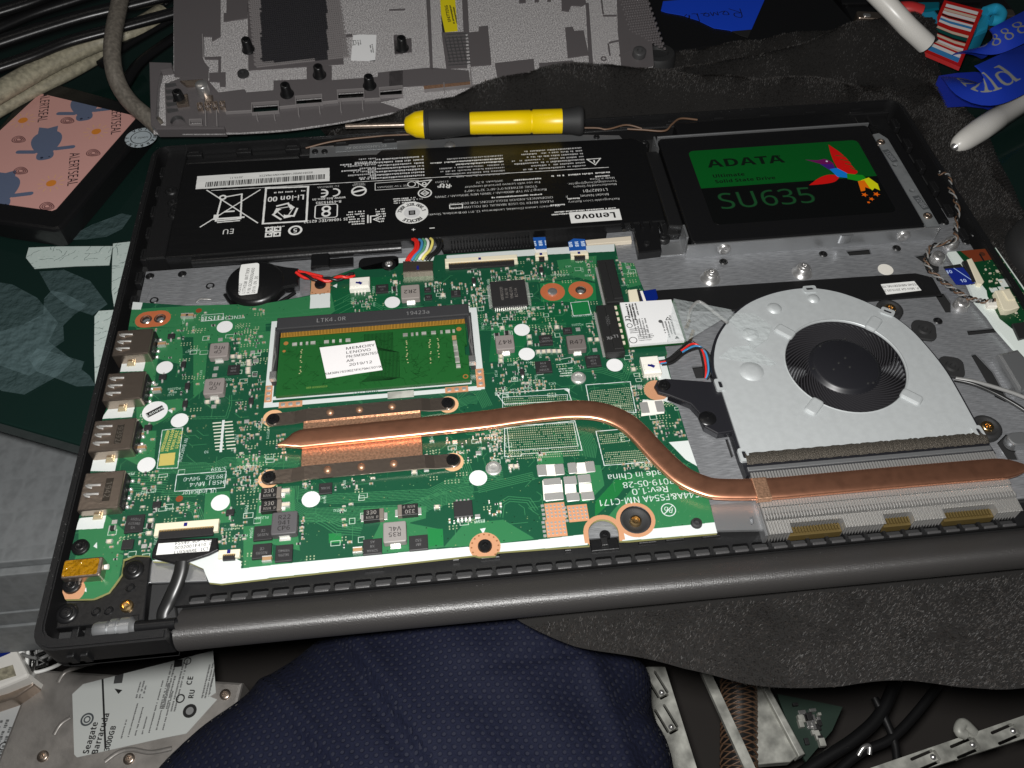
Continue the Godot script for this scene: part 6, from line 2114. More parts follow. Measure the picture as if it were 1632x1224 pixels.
# ---------- fan and heat sink ----------
func cooling() -> void:
	var t := thing("cooling_fan", "silver cooling fan with round black impeller beside the motherboard", "fan", Vector3(203, -5, 6))
	var shell := G.bend(P([159.6, 40.5, 159.3, 10, 159.6, 0, 163.5, -11.0, 170.5, -20.2, 179.0, -27.4, 188.5, -31.6, 198, -33.6, 207.2, -33.6, 216, -30.8, 223.6, -26.0, 229.6, -20.6, 234.2, -15.0, 238, -8, 240.6, 0.5, 242.4, 9, 243.3, 18.1, 243.8, 40.5]), 4)
	var c := Vector2(207.6, 5.4)
	var g := G.new()
	var case := shell.duplicate()
	case.append(Vector2(244.5, 47))
	case.append(Vector2(160, 47))
	g.plate(G.inset(G.ccw(case), -1.1), [G.circ(c.x, c.y, 23.0, 40)], -4.8, 1.3)
	part("housing", g, M.fan_black, t)
	g = G.new()
	g.prism(G.circ(c.x, c.y, 24, 40), -5, -4.2)
	part("well", g, M.fan_black, t)
	g = G.new()
	g.plate(shell, [G.circ(c.x, c.y, 21.9, 56)], 1.3, 2.1)
	var cover := part("cover", g, M.fan_cover, t)
	g = G.new()
	g.lathe(P([22.4, 2.1, 22.0, 2.25, 21.7, 2.0, 21.7, 1.3]), v3(c, 0), 64)
	part("opening_edge", g, M.fan_cover, cover)
	for s in [[Vector2(189.5, -24.6), 2.7], [Vector2(206.2, -28), 2.2], [Vector2(172.3, 5.1), 4.2], [Vector2(176.7, -12.4), 3.0]]:
		g = G.new()
		var r: float = s[1]
		g.lathe(PackedVector2Array([Vector2(r * 1.1, 0), Vector2(r, 0.2), Vector2(r * 0.8, 0.75), Vector2(r * 0.45, 1.0), Vector2(0, 1.05)]), v3(s[0], 2.05), 24)
		part("pressed_dimple", g, M.fan_cover, cover)
	for p in [Vector2(189.6, -12.8), Vector2(224.7, -12.6), Vector2(190.1, 22.9), Vector2(225.7, 22.5)]:
		g = G.new()
		var d: Vector2 = (p - c).normalized()
		g.t = Transform3D(Basis(Vector3(0, 1, 0), -d.angle()), v3(c + d * 25.0, 0))
		g.prism(G.rrect(0, 0, 7.6, 4.6, 1.2), 1.6, 3.0, 0.8)
		part("pressed_tab", g, M.fan_cover, cover)
	for s in [[Vector2(206.2, -32.9), 0.0], [Vector2(232.2, -18), 0.62], [Vector2(159.2, 10.1), 1.55], [Vector2(159.8, 40.5), 1.55], [Vector2(243, 39.7), 1.5]]:
		g = G.new()
		g.t = Transform3D(Basis(Vector3(0, 1, 0), -s[1]), v3(s[0], 0))
		g.plate(G.rrect(0, 0, 5.2, 3.4, 0.8), [G.rrect(0, -0.2, 3.0, 1.4, 0.5)], 1.4, 2.6)
		var o := part("hook_loop", g, M.fan_cover, cover)
		g = G.new()
		g.t = Transform3D(Basis(Vector3(0, 1, 0), -s[1]), v3(s[0], 0))
		g.rbox(0, 1.5, -0.2, 2.8, 0.75, 1.2, 0.4)
		part("hook", g, M.fan_black, cover)
	# impeller
	g = G.new()
	g.lathe(P([13.4, -4, 13.4, 0.4, 13.0, 1.0, 12.4, 1.3, 12.1, 1.9, 11.2, 2.3, 0, 2.4]), v3(c, 0), 56)
	part("hub", g, M.fan_black, t)
	g = G.new()
	for q in [Vector2(211.4, -6.5), Vector2(200.9, -3.8), Vector2(208.3, 2.7), Vector2(205.1, 4.8), Vector2(208.5, 7.1), Vector2(195, 6.4), Vector2(202.3, 7.5), Vector2(212.5, 15.1), Vector2(214.4, 15.1)]:
		g.lathe(P([0.5, 0, 0.4, 0.25, 0, 0.3]), v3(q, 2.4), 8)
	part("hub_dimples", g, M.matt_black, t)
	var bg := G.new()
	var last := Vector3.ZERO
	var hi := []
	for i in 9:
		var q := i / 8.0
		var rr := lerpf(13.0, 22.6, q)
		var a := -1.05 * q + 0.25 * q * q
		hi.append(Vector3(cos(a) * rr, 0, sin(a) * rr))
	for i in 8:
		var a: Vector3 = hi[i]
		var b: Vector3 = hi[i + 1]
		var s := (b - a).cross(Vector3.UP).normalized() * 0.22
		for e in [-1.0, 1.0]:
			bg.quad(a + s * e + Vector3(0, -3.6, 0), b + s * e + Vector3(0, -3.6, 0), b + s * e + Vector3(0, 0.9, 0), a + s * e + Vector3(0, 0.9, 0), s * e)
		bg.quad(a + s + Vector3(0, 0.9, 0), b + s + Vector3(0, 0.9, 0), b - s + Vector3(0, 0.9, 0), a - s + Vector3(0, 0.9, 0), Vector3.UP)
	var blade := bg.mesh()
	for i in 61:
		piece("blade", blade, M.blade_black, t, v3(c, 0.0), TAU * i / 61.0)
	# foam seal and metal lip by the fins
	g = G.new()
	var fs := 90
	g.sheet(fs, 6, func(s: float, q: float) -> Vector3:
		var bump := sin(s * 311.0 + q * 40.0) * 0.12 + sin(s * 823.0 - q * 77.0) * 0.1
		return Vector3(lerpf(160, 245, s), 2.15 + 0.7 * sin(clampf(q, 0.02, 0.98) * PI) + bump, lerpf(39.8, 44.4, q) + sin(s * 97.0) * 0.12))
	part("foam_seal", g, M.foam, t)
	g = G.new()
	g.box(202.3, 1.2, 46.0, 85, 0.9, 1.6, 0.2)
	part("metal_lip", g, M.sheet_steel, t)
	# mounting ears with screws
	g = G.new()
	g.prism(P([135.8, 7.4, 137.4, 4.9, 140.5, 4.4, 159.5, 8.2, 159.5, 30, 153.5, 30.5, 149.6, 27, 149.0, 21, 147.0, 16.8, 140, 12.2, 136.6, 10.5]), -1.5, 1.4, 0.5)
	part("mounting_arm", g, M.fan_black, t)
	g = G.new()
	screw(g, Vector2(139.3, 7.7), 1.2, 2.3, 1.1)
	g.lathe(P([3.2, 0, 2.8, 0.4, 1.2, 0.5, 0, 0.9]), v3(Vector2(151.6, 23.6), 1.3), 16)
	part("black_screw", g, M.smooth_black, t)
	for p in [Vector2(235.4, -21.6), Vector2(248.7, 36.3)]:
		g = G.new()
		g.lathe(P([5.2, -2.4, 5.2, -0.4, 4.4, 0.3, 3.4, 0.2, 3.0, -0.3, 0, -0.3]), v3(p, 0), 24)
		var o := part("rubber_washer", g, M.matt_black, t)
		g = G.new()
		screw(g, p, -0.2, 2.2, 0.9)
		part("screw", g, M.brass, o)
	# fan cable
	var cols := [M.black_wire, M.red_wire, M.blue_wire, M.black_wire]
	for i in 4:
		g = G.new()
		var k := Vector2(0.25, 0.3) * (i - 1.5)
		g.tube(G.bend3([v3(Vector2(139.8, -2.6) + k * 2, 1.6), v3(Vector2(143.9, -3.2) + k * 2, 1.8), v3(Vector2(149.5, -7.1) + k * 2.4, 2.0 + i * 0.2), v3(Vector2(154.7, -9.5) + k * 4, 2.2), v3(Vector2(157.4, -6.3) + k * 4, 1.6), v3(Vector2(157.3, 0.4) + k * 3, 0), v3(Vector2(156.1, 3.9) + k, -1.5)], 7), 0.42, 6)
		part("fan_wire", g, cols[i], t)
	g = G.new()
	g.tube(G.bend3([v3(Vector2(142.1, -2.8), 1.8), v3(Vector2(144.7, -3.9), 2.0), v3(Vector2(148.4, -6.5), 2.2)], 5), 1.1, 10)
	part("wire_sleeve", g, M.black_wire, t)

	# ---- heat sink
	var h := thing("heat_sink", "copper heat pipe bent from the processor plate to silver fins", "heat sink", Vector3(100, 1, 30))
	g = G.new()
	var path := P([2.0, 20.6, 4.0, 20.2, 6.6, 19.7, 9.6, 19.1, 20, 18.8, 40, 18.4])
	for p in [Vector2(70.6, 17.7), Vector2(83.7, 16.8), Vector2(93.5, 16.3), Vector2(103.3, 16.3), Vector2(111.1, 17.3), Vector2(117.2, 19.7), Vector2(122.4, 23.8), Vector2(126.2, 29.4), Vector2(129.7, 36), Vector2(133.4, 42.3), Vector2(137.3, 47.5), Vector2(142.7, 51.4), Vector2(148.4, 53.4)]:
		path.append(p)
	for p in [Vector2(164, 54.9), Vector2(180, 55.0), Vector2(210, 55.0), Vector2(236, 55.2), Vector2(243, 55.3), Vector2(247, 55.4), Vector2(250, 55.5), Vector2(251.5, 55.6)]:
		path.append(p)
	path = G.bend(path, 4)
	var wide := PackedFloat32Array()
	var thick := PackedFloat32Array()
	var total := path.size()
	for i in total:
		var x := path[i].x
		var w := 7.7
		if x < 10.5:
			w = lerpf(1.0, 7.7, smoothstep(1.5, 10.5, x))
		elif x > 241:
			w = lerpf(7.9, 2.6, pow(clampf((x - 241) / 10.5, 0, 1), 2.2))
		elif x > 162:
			w = 7.9
		wide.append(w)
		thick.append(2.4 if x > 10.5 and x < 243 else lerpf(1.5, 2.4, clampf(w / 7.7, 0, 1)))
	g.band(path, 1.9, wide, thick, 28, 0.5)
	part("heat_pipe", g, M.copper, h)
	g = G.new()
	g.box(30.5, 0.6, 19.6, 41.2, 1.2, 20.6, 0.25)
	g.box(30, 0.6, 31, 30, 1.1, 3.4, 0.2)
	part("processor_plate", g, M.copper_plate, h)
	for s in [[Vector2(-0.7, 8.4), Vector2(60.8, 7.6), [Vector2(19.3, 7.9), Vector2(29.6, 7.8), Vector2(41.1, 7.6)]], [Vector2(-0.5, 32.4), Vector2(61.2, 31.9), [Vector2(19.1, 32.0), Vector2(30.4, 31.9), Vector2(41.3, 31.8)]]]:
		g = G.new()
		var a: Vector2 = s[0]
		var b: Vector2 = s[1]
		var d := (b - a).normalized()
		var q := Vector2(-d.y, d.x) * 2.7
		var rows := []
		# the spring bar dips to the board at both ends
		for e in [[0.0, 1.0], [0.12, 1.1], [0.19, 1.9], [0.85, 1.9], [0.9, 1.1], [1.0, 1.0]]:
			rows.append([a.lerp(b, e[0]), e[1]])
		for i in rows.size() - 1:
			var p0: Vector2 = rows[i][0]
			var p1: Vector2 = rows[i + 1][0]
			var y0: float = rows[i][1]
			var y1: float = rows[i + 1][1]
			g.quad(v3(p0 + q, y0 + 0.5), v3(p1 + q, y1 + 0.5), v3(p1 - q, y1 + 0.5), v3(p0 - q, y0 + 0.5), Vector3.UP)
			for e in [-1.0, 1.0]:
				g.quad(v3(p0 + q * e, y0), v3(p1 + q * e, y1), v3(p1 + q * e, y1 + 0.5), v3(p0 + q * e, y0 + 0.5), v3(q * e, 0))
			g.quad(v3(p0 + q, y0), v3(p1 + q, y1), v3(p1 - q, y1), v3(p0 - q, y0), Vector3.DOWN)
		for e in [a, b]:
			g.lathe(P([2.7, 1.0, 2.7, 1.4, 2.55, 1.5, 0, 1.5]), v3(e, 0), 24)
		var bar := part("spring_bar", g, M.shell_steel, h)
		for p: Vector2 in s[2]:
			g = G.new()
			g.lathe(P([1.35, 0, 1.2, 0.45, 0.7, 0.75, 0, 0.85]), v3(p, 2.4), 16)
			part("rivet", g, M.copper_plate, bar)
		for e in [a, b]:
			g = G.new()
			screw(g, e, 1.5, 2.2, 1.1)
			part("screw", g, M.smooth_black, bar)
	# fins: each a folded sheet; three notches in their front ends
	var pitch := 1.0
	var shapes := {}
	for i in 85:
		var x := 160.3 + i * pitch
		var front := 70.2
		if (x > 167.3 and x < 185.2) or (x > 199.0 and x < 208.3) or (x > 219.2 and x < 236.2):
			front = 66.8
		if not shapes.has(front):
			g = G.new()
			g.prism(PackedVector2Array([Vector2(0, 47.4), Vector2(0.16, 47.4), Vector2(0.16, front), Vector2(0, front)]), -4.5, 1.85)
			g.prism(P([0.16, 58.6, 0.9, 58.6, 0.9, 60.6, 0.16, 60.6]), 1.55, 1.72)
			g.prism(P([0.16, 60.8, 0.86, 60.8, 0.86, 63.0, 0.16, 63.0]), 1.15, 1.32)
			g.prism(P([0.1, 63.3, 0.5, 63.3, 0.86, 64.2, 0.5, 65.0, 0.1, 65.0]), 1.3, 1.9, 0.15)
			g.prism(PackedVector2Array([Vector2(0.16, 65.4), Vector2(0.88, 65.4), Vector2(0.88, front), Vector2(0.16, front)]), 0.7, 0.9)
			g.prism(P([0.16, 47.4, 0.7, 47.4, 0.7, 51, 0.16, 51]), 1.6, 1.8)
			shapes[front] = g.mesh()
		piece("fin", shapes[front], M.fin_metal, h, Vector3(x, 0, 0))
	g = G.new()
	for s in [[176.3, 17.6], [203.6, 9.2], [227.8, 16.8]]:
		g.box(s[0], -4.6, 68.9, s[1], 3.4, 3.0, 0.2)
		for i in int(s[1] / 1.0):
			g.box(s[0] - s[1] / 2 + 0.6 + i, -1.2, 68.6, 0.5, 0.9, 2.0, 0.1)
	part("duct_ledge", g, M.kapton_dark, h)
	g = G.new()
	g.plate(P([144.9, 56.8, 159.2, 57, 160.4, 65.9, 159.6, 67.5, 144.5, 66.3, 144.4, 64.3]), [P([156.4, 62.8, 157.6, 62.4, 157.3, 64.9, 156.2, 65.5])], -1.8, -0.6)
	g.box(159.6, -4, 64, 0.8, 5, 13)
	part("end_flange", g, M.sheet_steel, h)
	# solder bead where the pipe meets the first fin
	g = G.new()
	g.box(161.5, 2.2, 55, 5.0, 2.3, 8.2, 0.4)
	part("solder_joint", g, M.copper_plate, h)



# ---------- memory, wireless card, coin cell, side board, cables ----------
func label_piece(called: String, poly: PackedVector2Array, y: float, lift: float, parent: Node, w: float, h: float, back: Color, draw: Callable, axis := 0.0, m: Material = null) -> void:
	# a printed sticker; its print is drawn upright in an atlas cell of w x h, then turned by axis about its middle
	var r := cell(w, h, back)
	draw.call(r)
	var mid := Vector2.ZERO
	for p in poly:
		mid += p / poly.size()
	var g := G.new()
	var local := PackedVector2Array()
	for p in poly:
		local.append((p - mid).rotated(-axis))
	skin(g, r, -w / 2, -h / 2, w, h)
	g.t = Transform3D(Basis(Vector3(0, 1, 0), -axis), v3(mid, y))
	g.prism(local, 0, lift)
	part(called, g, m if m else M.paper_print, parent)


func small_boards() -> void:
	var dark := Color(0.1, 0.1, 0.1)
	# memory module
	var t := thing("memory_module", "green memory module with a white sticker in its slot", "memory module", Vector3(35, 3, -15))
	var green := Color(0.11, 0.34, 0.15)
	var pt := Paint.new(-0.5, -31, 70.6, 32, 12, green)
	pt.rect(-1, -30, 72, 2.3, Color(0.68, 0.5, 0.2))
	for i in 128:
		pt.rect(i * 0.55, -30, 0.22, 2.2, Color(0.3, 0.24, 0.08))
	pt.rect(-0.5, -27.7, 71, 0.4, Color(0.2, 0.27, 0.08))
	pt.rect(-0.5, 0.2, 71, 0.8, Color(0.6, 0.58, 0.2))
	for k in 22:
		var x := 31.5 + k * 0.5
		pt.path(PackedVector2Array([Vector2(x, -26), Vector2(x, -21 + k * 0.2), Vector2(x + 2.2, -18 + k * 0.1), Vector2(x + 2.2, -6 + 0.1 * k), Vector2(x - 1, -3.2)]), 0.17, Color(0.025, 0.13, 0.05))
	var r := RandomNumberGenerator.new()
	r.seed = 4
	for i in 260:
		var a := Vector2(r.randf_range(2, 68), r.randf_range(-25, -2))
		pt.path(PackedVector2Array([a, a + Vector2(r.randf_range(-2, 2), 0), a + Vector2(r.randf_range(-2, 2), r.randf_range(-3, 3))]), 0.12, Color(0.05, 0.22, 0.08))
	for s in [[8, -21, 9], [18, -21, 9], [47, -22, 8], [55.5, -21, 7], [58.5, -22, 10]]:
		for k in 16:
			if r.randf() < 0.7:
				pt.rect(s[0] + r.randf_range(-0.3, 0.3), s[1] + k * 0.75, 0.5, 0.45, Color(0.7, 0.66, 0.5))
	pt.text("088 000005059", Vector2(14.5, -2.6), 0.8, Color(0.55, 0.6, 0.3))
	pt.ring(Vector2(68.0, -1.9), 0.8, 0.4, Color(0.6, 0.4, 0.2))
	pt.disc(Vector2(67, -25), 1.0, Color(0.62, 0.42, 0.22))
	pt.disc(Vector2(2.3, -24.6), 0.9, Color(0.62, 0.42, 0.22))
	pt.disc(Vector2(1.8, -20.8), 0.6, Color(0.62, 0.42, 0.22))
	var g := G.new()
	g.area = pt.size()
	g.prism(P([0, 0, 0, -30, 69.6, -30, 69.6, -17.4, 68.6, -17.0, 68.6, -12.2, 69.6, -11.8, 69.6, 0]), 2.8, 4.0, 0.06)
	part("printed_board", g, mat("memory_print", Color.WHITE, 0.35, 0.0, pt.tex()), t)
	for s in [[5.6, 1.8], [8.0, 0.9], [10.2, 0.9], [12.4, 1.8], [17.4, 1.8], [20, 1.0], [22.6, 0.9], [25.4, 1.8]]:
		g = G.new()
		g.box(s[0], 4.0, -23.6, s[1], 0.5, 1.3, 0.08)
		part("resistor_array", g, M.rack_grey, t)
	for s in [[46.8, 1.8], [49.4, 0.9], [51.2, 0.9], [53.8, 1.8], [57.4, 1.8], [60.4, 0.9], [62.8, 1.8], [65.0, 0.9]]:
		g = G.new()
		g.box(s[0], 4.0, -24.0, s[1], 0.5, 1.3, 0.08)
		part("resistor_array", g, M.rack_grey, t)
	for i in 6:
		g = G.new()
		g.box(65.0 + i * 0.14, 4.0, -20.6 + i * 2.75, 1.6, 0.6, [1.8, 2.2, 2.4, 2.4, 2.2, 1.4][i], 0.1)
		part("resistor_array", g, M.ceramic_brown if i == 0 else M.rack_grey, t)
	label_piece("sticker", P([14.9, -21.1, 24.7, -21.6, 35.3, -22.4, 38.1, -8, 28.3, -7.2, 17.9, -6]), 4.0, 0.12, t, 23, 15, Color(0.9, 0.89, 0.89), func(q: Rect2) -> void:
		var o := q.position
		for i in 5:
			atlas.text(["MEMORY", "LENOVO", "PN:5M30N76590", "AR", "2019/12"][i], o + Vector2([9.8, 9.8, 9.8, 9.8, 10.6][i], 2.2 + i * 2.0), 1.25, dark, 0, "s", 0.0, [1.5, 1.4, 1.0, 1.3, 1.35][i])
		atlas.text("8S5M30N76590Z1FK79AC50190", o + Vector2(11.5, 13.0), 1.0, dark, 0, "s", 0.5, 1.15), -0.07)

	# wireless card
	t = thing("wireless_card", "small wireless card with a white printed label in its slot", "circuit card", Vector3(140, 1, -21.8))
	g = G.new()
	g.box(139.5, 1.4, -21.7, 25, 0.8, 22.0, 0.05)
	part("green_board", g, mat("card_green", Color(0.05, 0.25, 0.1), 0.4), t)
	label_piece("shield_label", P([130.1, -32.6, 150.3, -32.2, 150.8, -11.0, 130.0, -10.9]), 2.2, 1.2, t, 21, 22, Color(0.86, 0.86, 0.86), func(q: Rect2) -> void:
		var o := q.position
		atlas.scribble(o + Vector2(6.5, 1.0), 7.5, 4, 1.2, dark, 71, 90, 0.9)
		atlas.text("CE", o + Vector2(1.7, 8.5), 1.7, dark, 90, "b")
		atlas.ring(o + Vector2(1.9, 12.2), 1.0, 0.25, dark)
		atlas.ring(o + Vector2(1.9, 19.5), 1.4, 0.25, dark)
		atlas.frame(o.x + 3.6, o.y + 9.4, 1.7, 2.4, 0.2, dark)
		atlas.scribble(o + Vector2(5.0, 2.0), 9, 3, 1.0, dark, 74, 90, 0.9)
		atlas.scribble(o + Vector2(8.6, 9.0), 10, 5, 1.1, Color(0.4, 0.4, 0.4), 75, 90, 0.9)
		atlas.scribble(o + Vector2(1.5, 13.8), 7.5, 3, 0.9, Color(0.5, 0.5, 0.5), 78, 0, 0.9)
		atlas.scribble(o + Vector2(4, 17.0), 6, 4, 0.9, Color(0.5, 0.5, 0.5), 79, 0, 0.9)
		atlas.disc(o + Vector2(14, 11.3), 0.8, Color(0.3, 0.3, 0.3))
		atlas.path(PackedVector2Array([o + Vector2(16.2, 10.8), o + Vector2(18, 10.8), o + Vector2(17.1, 9.4)]), 0.25, dark, true)
		atlas.text("WLAN", o + Vector2(18.2, 10.2), 0.9, dark, 90)
		atlas.scribble(o + Vector2(18.5, 11.5), 8, 4, 1.2, Color(0.35, 0.35, 0.35), 77, 90, 0.9)
		atlas.poly(PackedVector2Array([o + Vector2(17.6, 20.5), o + Vector2(19.4, 20.5), o + Vector2(18.5, 19)]), dark))
	for i in 7:
		g = G.new()
		g.box(128.2, 2.2, -31 + i * 3.0, 1.0, 0.6, 1.4, 0.1)
		part("tiny_part", g, M.ceramic_pale, t)
	for p in [Vector2(153.6, -18.5), Vector2(153.9, -13.1)]:
		g = G.new()
		g.tube([v3(p + Vector2(-0.8, 1.2), 2.6), v3(p, 3.0), v3(p + Vector2(1.2, -2.4), 3.4)], 0.7, 8)
		part("gold_plug", g, M.brass, t)
	g = G.new()
	g.tube(G.bend3([v3(Vector2(154, -19.7), 3.2), v3(Vector2(156, -25), 3.6), v3(Vector2(159, -28.8), 3.8), v3(Vector2(161.6, -29), 3.6), v3(Vector2(166, -23.1), 3.2), v3(Vector2(169.2, -18.1), 3.2)], 7), 0.7, 8)
	part("aerial_cable", g, M.grey_wire, t)
	g = G.new()
	g.prism(P([151.1, -31.9, 171.7, -23.9, 172.1, -21.8, 179.9, -21, 185, -13.8, 181.5, -7.8, 175.2, -4, 173.9, -7.2, 170.7, -16.7, 166.9, -19.2, 150.6, -9.7, 143.8, -10.4]), 4.1, 4.16)
	tag(part("clear_tape", g, M.clear_tape, self), "clear sticky tape from the wireless card onto the silver fan", "tape")
	g = G.new()
	g.prism(P([167.7, -6.7, 174.3, -7.2, 182.4, 2.5, 180.8, 3.4, 161.8, -2.4]), 2.2, 2.26)
	tag(part("clear_tape", g, M.clear_tape, self), "faint clear film patch stuck on the silver fan cover", "tape")

	# ribbon with blue end at the card slots and the two blue ended ribbons
	var blue := Color(0.05, 0.22, 0.52)
	for s in [
		["blue ended ribbon, left of the two with white lettering", P([101, -74.5, 106.2, -74.2, 105.9, -67.3, 101.3, -67.4]), P([100.9, -68.9, 106.1, -68.6, 105.8, -64.7, 101.4, -64.9]), ["MB", "MB"], 5.2],
		["blue ended ribbon, right of the two with white lettering", P([115.2, -70.2, 117.8, -72.1, 122.5, -71.2, 122, -65, 115, -65.2]), P([115.4, -66.8, 122.2, -66.3, 121.7, -63.2, 115.5, -63.6]), ["MB", "MB"], 6.8]]:
		var k := thing("ribbon_cable", s[0] + " above the motherboard", "ribbon cable", v3(s[1][0], 0), "ribbon cables")
		g = G.new()
		g.prism(s[2], 0.8, 1.0)
		part("ribbon", g, M.white_plastic, k)
		label_piece("blue_tab", s[1], 1.6, 0.25, k, 9, 7, Color(0.06, 0.3, 0.6), func(q: Rect2) -> void:
			for i in 3:
				atlas.text("MB", q.position + Vector2(2.0 + i * 2.6, 3.6), 1.5, Color(0.85, 0.9, 0.95), 90, "b"), 0.0)
	var kk := thing("ribbon_cable", "blue ended ribbon beside the wireless card", "ribbon cable", v3(Vector2(139.8, -37.7), 0), "ribbon cables")
	g = G.new()
	g.prism(P([139.5, -39.6, 146.1, -40.3, 146, -35.3, 144.4, -33.4, 139.5, -33.5]), 1.2, 1.5, 0.1)
	part("blue_tab", g, mat("tab_blue", Color(0.03, 0.12, 0.42), 0.3), kk)
	g = G.new()
	g.prism(P([139.6, -39.6, 140.6, -39.8, 141, -34.1, 139.9, -33.5]), 1.5, 1.56)
	part("white_stripe", g, M.white_plastic, kk)

	# coin cell in black wrap
	t = thing("coin_cell", "round black wrapped coin cell with a white label", "battery", Vector3(-12, -2, -61))
	g = G.new()
	var rim := P([11.8, -2, 12.0, 0.2, 11.3, 1.6, 10.2, 2.2, 0, 2.3])
	g.lathe(rim, Vector3(-12.6, 0, -60.8), 40)
	g.prism(P([-9, -71.5, -1, -68.5, 4.2, -67.2, 4.6, -57.5, -1, -56.5, -6, -50.5]), -2, 1.5, 0.8)
	part("wrap", g, M.smooth_black, t)
	g = G.new()
	g.tube(G.bend3([Vector3(-25, -1.6, -58), Vector3(-20, -1.2, -50.5), Vector3(-12, -1.0, -47.6), Vector3(-4, -1.2, -50.5), Vector3(3, -1.4, -56)], 6), 0.8, 6)
	part("wrap_edge", g, M.smooth_black, t)
	label_piece("sticker", G.rrect(-14.9, -61.9, 7.8, 17.4, 1.2, 3, -0.06), 2.3, 0.1, t, 18, 8.4, Color(0.9, 0.9, 0.89), func(q: Rect2) -> void:
		for i in 4:
			atlas.text(["CR2032", "LITHIUM BATTERY", "P/N:GC00000U400", "2019.09.30"][i], q.position + Vector2(0.9, 1.2 + i * 1.95), 1.25, Color(0.18, 0.18, 0.18), 0, "m", 0.0, 0.9), -PI / 2 + 0.06)
	for i in 2:
		g = G.new()
		var pts := []
		for k in 15:
			var q := k / 14.0
			var a := Vector2(3.5, -64.5).lerp(Vector2(26.9, -60.4), q)
			pts.append(v3(a + Vector2(0, 3.2 * sin(q * PI) + sin(q * 16.0 + i * PI) * 0.7), 0.8 + cos(q * 16.0 + i * PI) * 0.7 + 1.2 * q))
		g.tube(pts, 0.7, 7)
		part("wire", g, M.red_wire if i == 0 else M.black_wire, t)
	g = G.new()
	g.tube([Vector3(3.5, 0.6, -66.2), Vector3(8, 0.6, -64.5), Vector3(14, 0.4, -62)], 0.7, 7)
	part("wire", g, M.red_wire, t)

	# side board on the right
	t = thing("side_board", "small green circuit board with white edge in the right corner", "circuit board", Vector3(280, -2, -20))
	pt = Paint.new(264, -52, 32, 90, 10, Color(0.85, 0.88, 0.86))
	pt.poly(P([274, -52, 292, -52, 296, 20, 290, 30, 284, 6, 280, -2, 275.5, -12, 276, -24, 277, -27]), Color(0.04, 0.24, 0.13))
	pt.poly(P([276, -50, 290, -50, 291, -44, 279, -43]), Color(0.45, 0.2, 0.11))
	pt.poly(P([291, -52, 296, -52, 296, 40, 294, 40]), Color(0.85, 0.88, 0.86))
	pt.rect(284, -32.5, 5.5, 4.4, Color(0.82, 0.85, 0.83))
	pt.rect(278.5, -28.2, 3.2, 2.4, Color(0.82, 0.85, 0.83))
	pt.rect(282.2, -28.6, 2.6, 2.2, Color(0.82, 0.85, 0.83))
	for i in 160:
		pt.disc(Vector2(r.randf_range(279, 291), r.randf_range(-43, 20)), r.randf_range(0.12, 0.3), Color(0.62, 0.64, 0.5))
	pt.disc(Vector2(288.4, -47.5), 1.5, Color(0.12, 0.1, 0.09))
	pt.disc(Vector2(284.3, -47.2), 1.2, Color(0.3, 0.16, 0.1))
	g = G.new()
	g.area = pt.size()
	g.prism(P([270.7, -49.8, 291.5, -50.2, 295, 30, 288, 36, 279, 12, 274.4, 2.5, 272.2, -8, 271.8, -14, 270.2, -22, 271.2, -31]), -1.4, 0.0)
	part("printed_board", g, mat("side_print", Color.WHITE, 0.4, 0.0, pt.tex()), t)
	g = G.new()
	g.prism(P([275.4, -43.2, 277.6, -43.8, 276.9, -30.4, 275.3, -29, 273.7, -29.7]), 0, 1.6, 0.2)
	part("ribbon_socket", g, M.cream_plastic, t)
	g = G.new()
	g.prism(P([273.4, -42.8, 275.6, -43.1, 274.5, -31.1, 272.2, -30.6]), 0, 1.3, 0.2)
	part("socket_latch", g, M.chip_black, t)
	g = G.new()
	g.prism(P([278, -24.2, 284.2, -24.8, 283.5, -14.7, 278.9, -13.5, 276.7, -13.9]), 0, 2.8, 0.3)
	g.box(282, 2.8, -21, 3.0, 0.5, 5.0, 0.2)
	part("wire_socket", g, M.cream_plastic, t)
	g = G.new()
	g.prism(P([273.2, -20.7, 277.6, -21.2, 276.3, -16.9, 272.4, -17.3]), 0, 1.8, 0.5)
	part("glue_blob", g, M.white_plastic, t)
	g = G.new()
	g.prism(P([278.2, -8.2, 283.5, -8.6, 280.6, -1.1, 277.4, -0.5]), 0, 1.2, 0.2)
	part("square_chip", g, M.chip_black, t)
	g = G.new()
	for i in 46:
		g.box(r.randf_range(280, 290.5), 0, r.randf_range(-42, 8), 0.9, 0.45, 0.5, 0, 0.0 if i % 2 else PI / 2)
	tag(part("tiny_parts", g, M.ceramic_pale, t), "", "", "", "stuff")
	var rb := thing("ribbon_cable", "shiny blue ribbon with two white figures at the right corner board", "ribbon cable", v3(Vector2(269, -36.4), 0), "ribbon cables")
	label_piece("blue_tab", P([264.5, -40.6, 271.9, -41.4, 273.3, -30.6, 270.3, -29.9, 265.6, -30.6]), 0.9, 0.35, rb, 12, 9, Color(0.03, 0.13, 0.5), func(q: Rect2) -> void:
		atlas.text("10", q.position + Vector2(2.4, 1.6), 1.7, Color(0.75, 0.82, 0.95), 0, "b")
		atlas.text("10", q.position + Vector2(6.0, 7.0), 1.7, Color(0.75, 0.82, 0.95), 0, "b")
		atlas.line(q.position + Vector2(5.2, -0.1), q.position + Vector2(10.6, 9), 0.35, Color(0.7, 0.8, 0.95)), 0.0)

	# screen cable at the hinge
	t = thing("screen_cable", "black screen cable with a white printed label by the hinge", "cable", v3(Vector2(-25.6, 57.7), 0))
	g = G.new()
	g.prism(P([-34.4, 52, -15.4, 53.4, -14.6, 57.8, -17.5, 59.2, -22.8, 60.7, -24.8, 61.5, -28.1, 61.1, -31.9, 59.7, -35.4, 58.4, -35.5, 56]), 0.6, 1.5, 0.4)
	part("black_tape", g, M.smooth_black, t)
